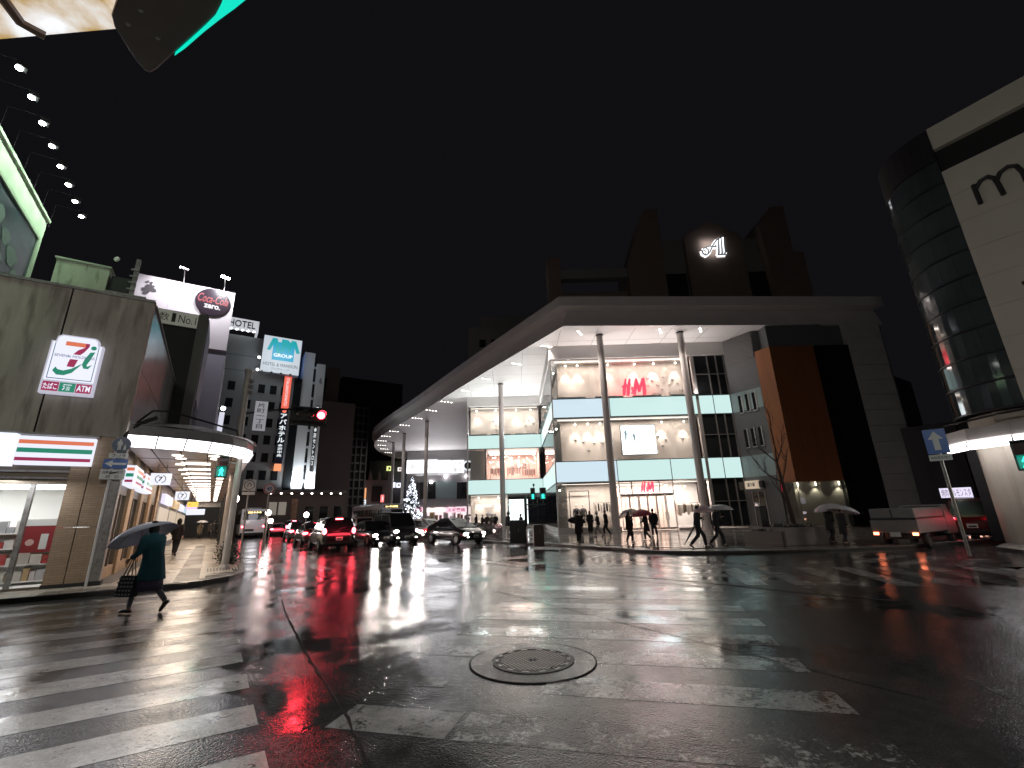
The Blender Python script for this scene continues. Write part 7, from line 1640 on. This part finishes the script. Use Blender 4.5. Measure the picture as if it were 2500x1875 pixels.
# ------------------------------------------------------------------ people
def blob(mb, name, vox=.024, sm=4):
    """join overlapping limb shapes into one continuous skin"""
    me = mb.mesh('tmp'); o = bpy.data.objects.new('tmp', me); COL.objects.link(o)
    r = o.modifiers.new('r', 'REMESH'); r.mode = 'VOXEL'; r.voxel_size = vox; s = o.modifiers.new('s', 'SMOOTH'); s.factor = .5; s.iterations = sm
    dg = bpy.context.evaluated_depsgraph_get(); out = bpy.data.meshes.new_from_object(o.evaluated_get(dg)); out.name = name
    bpy.data.objects.remove(o); bpy.data.meshes.remove(me); out.materials.clear()
    out.polygons.foreach_set('use_smooth', [True] * len(out.polygons))
    return out
def merge(me, mb):
    b = bmesh.new(); b.from_mesh(me); vs = [b.verts.new(v) for v in mb.v]; b.verts.ensure_lookup_table()
    for f in mb.f:
        try: b.faces.new([vs[i] for i in f]).smooth = True
        except ValueError: pass
    b.to_mesh(me); b.free(); return me
m_skin = M('skin', (.50, .32, .24), .55); m_hair = M('hair_black', (.012, .010, .010), .45); m_eye = M('eye_dark', (.02, .015, .015), .3)
m_shoe = M('shoe_black', (.02, .018, .018), .4)
def hand(mb, w, d, up, side, curl=.6, k=1.0):
    """palm and five fingers at wrist w pointing along d"""
    d = d.normalized(); up = (up - d * up.dot(d)).normalized(); sd = d.cross(up)
    mb.tube([w - d * .01, w + d * .04 * k, w + d * .085 * k], [.026 * k, .036 * k, .032 * k], 8, flat=.5, up=up)
    for i, (o, L_) in enumerate(((-.027, .066), (-.009, .076), (.009, .072), (.026, .056))):
        p = w + d * .08 * k + sd * o * k; c = d; pts = [p]
        for j in range(3): c = (c - up * curl * .55).normalized(); p = p + c * L_ * k / 3; pts.append(p)
        mb.tube(pts, [.0095 * k, .009 * k, .0085 * k, .007 * k], 6)
    p = w + d * .03 * k + sd * (-.03 * side) * k; c = (d * .7 - sd * side * .7 - up * .2).normalized()
    mb.tube([p, p + c * .03 * k, p + (c + d * .5 - up * curl * .4).normalized() * .058 * k], [.012 * k, .0105 * k, .008 * k], 6)
def person(label, loc, az, h=1.68, stride=.0, lift=.0, lean=.05, arms=('down', 'down'), coat=(.03, .03, .035), coat_len=.80, legs=(.02, .02, .025), skirt=None, hair='short', hat=None, hood=False, vox=.026, flare=1.0, group=None, bag=None, near=False, shoecol=None, bulk=.74):
    if loc[0] > -9 and not near: h *= .95 if loc[0] < 2.5 else .915
    k = h / 1.70; t = thing('person', label, 'person', (loc[0], loc[1], loc[2]), math.pi / 2 - az, group)
    V = lambda x, y, z: Vector((x * k, y * k, z * k))
    ln = lambda z: lean * (z - .88) / .6            # forward lean grows with height
    J = {}
    for s, sg in ((1, 1), (-1, -1)):
        fx = stride * sg; rear = fx < 0
        fz = .085 + (lift if rear else 0); kx = fx * .5 + .07 + abs(stride) * .12; 
        J['hip', s] = V(0, s * .085, .90); J['knee', s] = V(kx if not rear else fx * .42 + .10, s * .085, .49 + (.02 if rear else 0)); J['ank', s] = V(fx - (.06 if rear and lift else 0), s * .08, fz)
        J['toe', s] = J['ank', s] + (V(.17, s * .02, -.05) if not (rear and lift) else V(.10, s * .01, -.15))
        J['heel', s] = J['ank', s] + (V(-.05, 0, -.045) if not (rear and lift) else V(-.06, 0, .02))
    for s, a in ((1, arms[0]), (-1, arms[1])):
        sh = V(ln(1.38), s * .185, 1.385)
        el, wr = {'down': ((.0, .245, 1.10), (.06, .235, .86)), 'hold': ((.06, .235, 1.10), (.27, .13, 1.24)), 'low': ((.03, .25, 1.10), (.22, .2, .98)), 'fwd': ((.14, .24, 1.14), (.26, .22, .93)), 'back': ((-.12, .245, 1.13), (-.14, .25, .90)), 'pocket': ((-.06, .27, 1.13), (.07, .215, .95)), 'bag': ((.05, .25, 1.12), (.26, .23, 1.02)), 'phone': ((.06, .22, 1.1), (.27, .07, 1.2))}[a]
        J['sh', s] = sh; J['el', s] = V(el[0] + ln(el[2]), s * el[1], el[2]); J['wr', s] = V(wr[0] + ln(wr[2]), s * wr[1], wr[2])
    hd = V(ln(1.58) + .02, 0, 1.585)
    # body: one continuous skin
    b = MB()
    b.tube([V(0, 0, .82), V(0, 0, .92), V(ln(1.1), 0, 1.1), V(ln(1.3), 0, 1.3), V(ln(1.4), 0, 1.41)], [.15 * k, .165 * k, .135 * k, .165 * k, .10 * k], 10, flat=.66, up=(1, 0, 0))
    b.tube([V(ln(1.38), 0, 1.38), V(ln(1.5), 0, 1.5)], [.062 * k, .052 * k], 8); b.ell(hd, .092 * k, .075 * k, .118 * k, 12, 9); b.ell(hd + V(.02, 0, -.06), .07 * k, .055 * k, .06 * k, 10, 6)
    for s in (1, -1):
        b.tube([J['hip', s], J['knee', s], J['ank', s]], [.085 * k, .056 * k, .038 * k], 8); b.tube([J['heel', s], J['ank', s] - Z_ * .02, J['toe', s]], [.035 * k, .042 * k, .03 * k], 7)
        b.tube([J['sh', s], J['el', s], J['wr', s]], [.05 * k, .04 * k, .028 * k], 8)
    me = blob(b, 'body', vox); x = MB()
    x.ell(hd + V(.095, 0, -.012), .018 * k, .013 * k, .022 * k, 8, 6)
    for s in (1, -1):
        x.ell(hd + V(-.005, s * .076, -.01), .018 * k, .008 * k, .03 * k, 8, 6)
        d = (J['wr', s] - J['el', s]); a = arms[0] if s == 1 else arms[1]
        hand(x, J['wr', s], d, Vector((1, 0, .2)) if a in ('down', 'back', 'fwd', 'pocket') else Vector((0, 0, 1)), s, 1.0 if a in ('hold', 'bag', 'phone') else .45, k)
    x.tube([hd + V(.082, -.02, -.058), hd + V(.088, 0, -.06), hd + V(.082, .02, -.058)], [.004 * k, .006 * k, .004 * k], 6)
    ob('body', merge(me, x), m_skin, t, local=True)
    for s in (1, -1): ob('eye', MB().ell(hd + V(.082, s * .03, .012), .010 * k, .012 * k, .008 * k, 8, 5), m_eye, t, local=True)
    # legs / skirt / shoes
    lm = M('cloth_%d_%d_%d' % tuple(int(c * 250) for c in legs), legs, .85, bump=.15, bs=25)
    b = MB()
    b.tube([V(0, 0, .80), V(0, 0, .92), V(ln(1.0), 0, 1.0)], [.155 * k, .172 * k, .15 * k], 10, flat=.7, up=(1, 0, 0))
    wide = .0 if skirt else .022
    for s in (1, -1): b.tube([J['hip', s], J['knee', s], J['ank', s] + Z_ * .03], [.092 * k, (.062 + wide) * k, (.044 + wide) * k], 8)
    ob('trousers' if not skirt else 'tights', blob(b, 'legs', vox, 2), lm, t, local=True)
    if skirt:
        sm_ = M('skirt_%d_%d_%d' % tuple(int(c * 250) for c in skirt[0]), skirt[0], .8, bump=.15, bs=20); z0 = skirt[1]
        b = MB(); b.tube([V(.0, 0, z0), V(.0, 0, z0 + .15), V(0, 0, .95)], [.25 * k, .225 * k, .17 * k], 18, flat=.85, up=(1, 0, 0)); ob('skirt', b, sm_, t, local=True, smooth=True)
    shm = M('shoe_%d' % int((shoecol or (.02,))[0] * 300), shoecol or (.02, .018, .018), .4)
    for s in (1, -1):
        b = MB(); up_ = Vector((0, 0, 1)) if not (s == -1 and stride > 0 and lift) else Vector((1, 0, .3))
        b.tube([J['heel', s] - Z_ * .0 + V(-.01, 0, .0), J['ank', s] - V(0, 0, .035) if not (s == -1 and lift) else J['ank', s] + V(0, 0, -.02), J['toe', s].lerp(J['ank', s], .35), J['toe', s], J['toe', s] + (J['toe', s] - J['ank', s]) * .15], [.036 * k, .046 * k, .044 * k, .036 * k, .012 * k], 9, flat=.8)
        ob('shoe', b, shm, t, local=True, smooth=True)
    # coat with sleeves, one piece
    cm = M('coat_%d_%d_%d' % tuple(int(c * 250) for c in coat), coat, .85, bump=.2, bs=18, var=.15, vs=6); hem = coat_len
    b = MB(); zs = [hem, hem + .12, .95 if hem < .8 else hem + .2, 1.12, 1.28, 1.38, 1.445]; rs = [.205 * flare, .2 * (flare * .6 + .4), .19, .175, .195, .18, .075]
    b.tube([V(ln(z) if z > .88 else .0, 0, z) for z in zs], [r * k for r in rs], 12, flat=bulk, up=(1, 0, 0))
    for s in (1, -1):
        wv = J['wr', s]; b.ell(J['sh', s] - V(0, s * .02, .0), .075 * k, .075 * k, .075 * k, 10, 7); b.tube([J['sh', s], J['el', s], J['el', s].lerp(wv, .92)], [.074 * k, .062 * k, .048 * k], 9)
    b.tube([V(ln(1.42), 0, 1.42), V(ln(1.48), 0, 1.49)], [.085 * k, .075 * k], 10)
    ob('coat', blob(b, 'coat', vox, 3), cm, t, local=True)
    # hair, hood, hat
    if hood:
        b = MB(); b.ell(hd + V(-.03, 0, .0), .125 * k, .11 * k, .15 * k, 12, 9); b.tube([V(ln(1.45), 0, 1.44), V(ln(1.5) - .02, 0, 1.53)], [.10 * k, .1 * k], 10); ob('hood', blob(b, 'hood', vox, 3), cm, t, local=True)
    else:
        b = MB(); b.ell(hd + V(-.022, 0, .028), .094 * k, .088 * k, .112 * k, 12, 9)
        if hair == 'long': b.tube([hd + V(-.05, 0, .02), hd + V(-.085, 0, -.12), hd + V(-.08, 0, -.30)], [.085 * k, .09 * k, .05 * k], 10, flat=.7, up=(1, 0, 0))
        if hair == 'bob': b.ell(hd + V(-.03, 0, -.03), .098 * k, .096 * k, .12 * k, 12, 8)
        ob('hair', blob(b, 'hair', min(vox, .02), 2), m_hair, t, local=True)
    if hat:
        hm_ = M('hat_%d' % int(hat[0] * 200), hat, .9); ob('hat', MB().lathe([(.105 * k, -.01), (.115 * k, .03), (.10 * k, .10), (.06 * k, .135), (.0001, .14)], 14, hd + V(-.012, 0, .035)), hm_, t, local=True, smooth=True)
        ob('hat_bobble', MB().ell(hd + V(-.012, 0, .19), .035 * k, .035 * k, .035 * k, 8, 6), hm_, t, local=True)
    mw = wmat(t)
    return t, {kk: mw @ v for kk, v in J.items()}, k
def clearmat(name, col, tr=.55, rough=.15):
    if name in MATS: return MATS[name]
    m = bpy.data.materials.new(name); m.use_nodes = True; nt = m.node_tree; N = nt.nodes; L = nt.links; b = N['Principled BSDF']; b.inputs['Base Color'].default_value = (*col, 1); b.inputs['Roughness'].default_value = rough
    tp = N.new('ShaderNodeBsdfTransparent'); tp.inputs['Color'].default_value = (.92, .92, .92, 1); mx = N.new('ShaderNodeMixShader'); lw_ = N.new('ShaderNodeLayerWeight'); lw_.inputs['Blend'].default_value = .35
    mr = N.new('ShaderNodeMapRange'); mr.inputs['To Min'].default_value = 1 - tr; mr.inputs['To Max'].default_value = 1.0; L.new(lw_.outputs['Facing'], mr.inputs['Value'])
    L.new(mr.outputs['Result'], mx.inputs['Fac']); L.new(tp.outputs[0], mx.inputs[1]); L.new(b.outputs[0], mx.inputs[2]); L.new(mx.outputs[0], N['Material Output'].inputs['Surface']); MATS[name] = m; return m
m_clear = clearmat('clear_umbrella', (.75, .75, .78)); m_ub = M('umbrella_rib', (.3, .3, .32), .4, .6)
def umbrella(label, handp, axis, r, mat, shaft=.72, rise=.22, group=None, twist=0.0):
    r *= .95
    axis = Vector(axis).normalized(); a = axis.orthogonal().normalized(); b = axis.cross(a); top = Vector(handp) + axis * shaft
    t = thing('umbrella', label, 'umbrella', handp, 0, group); n = 8; rows = 5
    def pt(i, j, o=0.0):
        th = 2 * math.pi * i / n + twist; f = j / rows; rr_ = r * math.sin(f * 1.25) / math.sin(1.25); hh = -rise * (1 - math.cos(f * 1.5)) / (1 - math.cos(1.5)); return top + (a * math.cos(th) + b * math.sin(th)) * rr_ + axis * (hh + o)
    mb = MB(); sub = 4
    vs = []; cols = n * sub
    for j in range(rows + 1):
        for i in range(cols):
            u = i / sub; fr = u % 1; sag = math.sin(fr * math.pi) * .06 * (j / rows) ** 2; p = pt(u, j); c = top + axis * ((p - top).dot(axis)); vs.append(c + (p - c) * (1 - sag) + axis * sag * .25 * r)
    fs = [(j * cols + i, j * cols + (i + 1) % cols, (j + 1) * cols + (i + 1) % cols, (j + 1) * cols + i) for j in range(rows) for i in range(cols)]
    cn = ob('canopy', mb.add(vs, fs), mat, t, smooth=True)
    sl = cn.modifiers.new('cloth', 'SOLIDIFY'); sl.thickness = .004
    for i in range(n): ob('rib', MB().tube([pt(i, j, -.012) for j in range(rows + 1)], .004, 4), m_ub, t)
    ob('shaft', MB().cyl(Vector(handp) - axis * .08, top + axis * .05, .007, 6), m_ub, t); hp = Vector(handp)
    ob('handle', MB().tube([hp + axis * .06, hp - axis * .09, hp - axis * .13 + a * .02, hp - axis * .13 + a * .055, hp - axis * .09 + a * .065], .012, 7), m_dark, t)
    return t
PAV = PZ
# --- woman on the left crossing
wl_ = G(352, 1497); az_w = R(-78)
wo, JW, kw = person('woman in teal coat walking with a patterned bag under a blue umbrella', (wl_.x, wl_.y, 0), az_w, 1.62, stride=.30, lift=.10, lean=.12, arms=('bag', 'hold'), coat=(.022, .115, .15), coat_len=.60, legs=(.20, .22, .25), skirt=((.075, .065, .12), .42), hair='bob', vox=.017, flare=1.22, near=True, bulk=1.02, shoecol=(.015, .013, .013))
hp = JW['wr', -1]; hp = JW['wr', -1] + Vector((math.sin(az_w), math.cos(az_w), 0)) * .06
fwd_w = Vector((math.sin(az_w), math.cos(az_w), 0))
umbrella('blue grey umbrella tilted forward by the woman in the teal coat', hp, Vector((0, 0, 1)) * .88 + fwd_w * .46 + Vector((.05, -.1, 0)), .60, clearmat('blue_umbrella', (.62, .66, .80), .25, .4), shaft=.40, rise=.22)
bg = thing('tote_bag', 'dark tote bag with pale leaf pattern hanging from her forearm', 'bag', JW['wr', 1] - Z_ * .6)
bc = JW['wr', 1] - fwd_w * .04; rtw = Vector((fwd_w.y, -fwd_w.x, 0))
bx0 = bc - fwd_w * .2 - rtw * .07 - Z_ * .66
ob('bag_body', MB().add([bx0, bx0 + fwd_w * .40, bx0 + fwd_w * .40 + rtw * .14, bx0 + rtw * .14] + [bx0 + fwd_w * .03 + rtw * .04 + Z_ * .36, bx0 + fwd_w * .37 + rtw * .04 + Z_ * .36, bx0 + fwd_w * .37 + rtw * .10 + Z_ * .36, bx0 + fwd_w * .03 + rtw * .10 + Z_ * .36], [(0, 3, 2, 1), (4, 5, 6, 7), (0, 1, 5, 4), (1, 2, 6, 5), (2, 3, 7, 6), (3, 0, 4, 7)]), M('bag_cloth', (.025, .03, .035), .8), bg, bevel=.015)
for i in range(5):
    for j in range(5):
        c = bx0 + fwd_w * (.05 + i * .075 + (.018 if j % 2 else 0)) + Z_ * (.045 + j * .066)
        for side in (-1, 1):
            off = rtw * ((-.004 + .04 * (j * .066 + .045) / .36) if side < 0 else (.144 - .04 * (j * .066 + .045) / .36))
            ob('leaf_print', MB().slab([c + off + fwd_w * .027 * math.cos(q) + Z_ * .018 * math.sin(q) for q in [z_ * math.pi / 4 for z_ in range(8)]], rtw * side * .003), M('bag_print', (.32, .34, .35), .8), bg)
for o in (.035, .105): ob('strap', MB().tube([bx0 + fwd_w * .1 + rtw * o + Z_ * .35, bc + fwd_w * -.03 + rtw * (o - .07) * .5 + Z_ * .02, bx0 + fwd_w * .3 + rtw * o + Z_ * .35], .01, 6), M('bag_strap', (.2, .19, .17), .7), bg)
# --- man just behind her
p = G(430, 1352, PAV); person('person in black hooded coat walking away down the arcade behind the woman', (p.x + .9, p.y - 1.4, PAV), R(-25), 1.72, stride=.2, lift=.03, arms=('pocket', 'back'), coat=(.016, .012, .012), coat_len=.72, hood=True, vox=.024)
# --- people deep in the arcade
for k, (u, v, az, hgt, cc, kw_) in enumerate([(485, 1317, 150, 1.6, (.22, .17, .12), dict(arms=('hold', 'down'), coat_len=.45, hair='long')), (511, 1316, -30, 1.66, (.06, .05, .045), dict(stride=.18)), (519, 1318, -40, 1.7, (.02, .02, .022), dict(stride=.1)), (530, 1317, -30, 1.78, (.012, .012, .014), dict(stride=.2, arms=('pocket', 'pocket')))]):
    p = G(u, v, PAV); _, J, _k = person(['woman in tan coat under a pale umbrella in the arcade', 'person in brown coat left of the walking group in the arcade', 'middle person in dark coat of the arcade group', 'tall person in black nearest the kerb in the arcade group'][k], (p.x, p.y, PAV), R(az), hgt, coat=cc, group='pedestrians in the arcade', vox=.034, **kw_)
    if k == 0: umbrella('pale translucent umbrella over the tan coat woman in the arcade', J['wr', 1], (0, 0, 1), .55, m_clear, shaft=.62)
# --- plaza people, left to right
def pz(u, v): return G(u, v, PAV)
def dirv(az): return Vector((math.sin(az), math.cos(az), 0))
for k, (u, v, az, hgt, cc) in enumerate([(1162, 1297, 60, 1.74, (.02, .02, .022)), (1177, 1298, 100, 1.66, (.03, .02, .02)), (1189, 1299, 150, 1.68, (.09, .07, .065)), (1201, 1298, 170, 1.64, (.16, .13, .12)), (1210, 1296, 190, 1.72, (.025, .022, .022))]):
    p = pz(u, v); _, J, _k = person(['leftmost waiting person in black with a shoulder pack by the glass barrier', 'waiting person in dark coat with folded umbrella by the glass barrier', 'waiting person in brown coat under a pale umbrella by the glass barrier', 'waiting person in light brown coat by the glass barrier', 'rightmost dark waiting person by the glass barrier'][k], (p.x, p.y, PAV), R(az), hgt, coat=cc, coat_len=(.78, .6, .55, .5, .7)[k], arms=(('pocket', 'down'), ('low', 'down'), ('hold', 'down'), ('phone', 'down'), ('pocket', 'pocket'))[k], group='people waiting by the glass barrier', vox=.036)
    if k == 2: umbrella('pale clear umbrella in the waiting group by the glass barrier', J['wr', 1], (.1, 0, 1), .5, m_clear, shaft=.55)
    if k == 1: umbrella('dark folded umbrella rising beside the waiting group', J['wr', 1], (-.5, 0, .9), .16, M('umbrella_dark', (.03, .028, .028), .6), shaft=.5, rise=.5)
p = pz(1240, 1320); person('person in dark jacket and pale trousers beside the black cabinet', (p.x, p.y, PAV), R(60), 1.72, coat=(.02, .02, .03), legs=(.25, .23, .22), coat_len=.85, arms=('low', 'pocket'), vox=.034)
p = pz(1275, 1314); person('person half hidden behind the black cabinet', (p.x, p.y + 1.2, PAV), R(-60), 1.62, coat=(.018, .018, .026), vox=.036)
p = pz(1414, 1327); _, J, _ = person('walker in long dark coat under a low dark umbrella near the kerb', (p.x, p.y, PAV), R(20), 1.70, stride=.16, lift=.03, arms=('hold', 'down'), coat=(.012, .011, .012), coat_len=.5, vox=.03); umbrella('low dark umbrella covering the shoulders of the kerb walker', J['wr', 1] - Z_ * .12, (.15, .35, 1), .50, M('umbrella_dark', (.03, .028, .028), .6), shaft=.25, rise=.2)
p = pz(1443, 1305); person('person in ankle length dark coat standing before the mannequins', (p.x, p.y, PAV), R(0), 1.74, coat=(.014, .012, .012), coat_len=.25, hair='bob', vox=.03)
p = pz(1463, 1311); _, J, _ = person('woman in white bobble hat and light trousers walking left of the column', (p.x, p.y, PAV), R(-80), 1.62, stride=.2, lift=.05, arms=('phone', 'down'), coat=(.03, .025, .027), legs=(.30, .25, .23), hat=(.55, .52, .50), vox=.03)
p = pz(1483, 1309); person('man in black jacket walking beside the bobble hat woman', (p.x, p.y, PAV), R(-60), 1.76, stride=.16, lift=.03, coat=(.012, .012, .014), coat_len=.84, vox=.03)
p = pz(1421, 1304); person('person in dark jacket standing left of the long coat by the shop glass', (p.x, p.y, PAV), R(-20), 1.68, coat=(.016, .014, .015), coat_len=.8, arms=('pocket', 'phone'), vox=.034)
p = pz(1600, 1312); person('man in black coat walking towards the shop doors right of the red umbrella', (p.x, p.y, PAV), R(5), 1.74, stride=.18, lift=.04, coat=(.014, .012, .014), coat_len=.7, vox=.034)
p = pz(1539, 1326); _, J, _ = person('long haired woman in short black coat under a clear umbrella', (p.x, p.y, PAV), R(150), 1.62, stride=.1, lift=.02, arms=('down', 'hold'), coat=(.016, .012, .013), coat_len=.68, legs=(.03, .022, .022), hair='long', flare=1.15, vox=.03); umbrella('clear umbrella held by the long haired woman', J['wr', -1], (-.35, .3, 1), .52, m_clear, shaft=.5)
p = pz(1582, 1321); _, J, _ = person('woman in long dark skirt under a red umbrella', (p.x, p.y, PAV), R(-100), 1.60, stride=.18, lift=.05, arms=('hold', 'bag'), coat=(.022, .014, .016), coat_len=.55, flare=1.2, vox=.03); umbrella('dusky red umbrella in front of the shop doors', J['wr', 1], (-.12, -.1, 1), .58, M('umbrella_red', (.36, .06, .09), .5), shaft=.5, rise=.3)
p = pz(1709, 1339); _, J, _ = person('man in dark parka striding under a small pink umbrella', (p.x, p.y, PAV * .0 + PAV), R(100), 1.76, stride=.28, lift=.06, lean=.08, arms=('hold', 'back'), coat=(.016, .017, .022), coat_len=.8, vox=.028); umbrella('small pinkish clear umbrella over the man in the parka', J['wr', 1], (.0, -.12, 1), .42, clearmat('pink_umbrella', (.7, .52, .55)), shaft=.42)
fb_ = thing('folded_umbrella', 'dark folded umbrella carried by the man in the parka', 'umbrella', J['wr', -1]); hv = J['wr', -1]; ob('wrap', MB().tube([hv, hv + Vector((-.25, 0, -.35)), hv + Vector((-.5, 0, -.7))], [.02, .04, .006], 8), M('umbrella_dark', (.03, .028, .028), .6), fb_, smooth=True); ob('handle', MB().tube([hv, hv + Vector((.06, 0, .1)), hv + Vector((.12, 0, .08))], .012, 6), m_dark, fb_)
p = pz(1755, 1336); _, J, _ = person('man in dark coat striding right under a clear umbrella', (p.x, p.y, PAV), R(95), 1.70, stride=.3, lift=.07, lean=.07, arms=('hold', 'back'), coat=(.018, .019, .022), coat_len=.74, vox=.028); umbrella('wide clear umbrella over the man striding right', J['wr', 1], (.0, .0, 1), .58, m_clear, shaft=.5)
p = pz(2035, 1328); _, J, _ = person('tall dark person of the pair at the right kerb', (p.x, p.y, PAV), R(80), 1.62, stride=.12, lift=.03, arms=('hold', 'pocket'), coat=(.02, .018, .017), coat_len=.6, vox=.03); umbrella('left clear umbrella of the pair at the right kerb', J['wr', 1], (-.25, 0, 1), .55, m_clear, shaft=.48)
p = pz(2066, 1331); _, J, _ = person('shorter dark person of the pair at the right kerb', (p.x, p.y, PAV), R(80), 1.5, stride=.12, lift=.03, arms=('hold', 'down'), coat=(.03, .027, .024), coat_len=.5, vox=.03); umbrella('right clear umbrella of the pair at the right kerb', J['wr', 1], (.25, 0, 1), .56, m_clear, shaft=.45)
p = Vector((-6.2, 60.5, PAV)); _, J, _ = person('person with dark umbrella before the drugstore front', (p.x, p.y, PAV), R(180), 1.7, arms=('hold', 'down'), coat=(.012, .012, .012), vox=.04); umbrella('dark umbrella before the drugstore front', J['wr', 1], (0, 0, 1), .62, M('umbrella_dark', (.03, .028, .028), .6), shaft=.55)
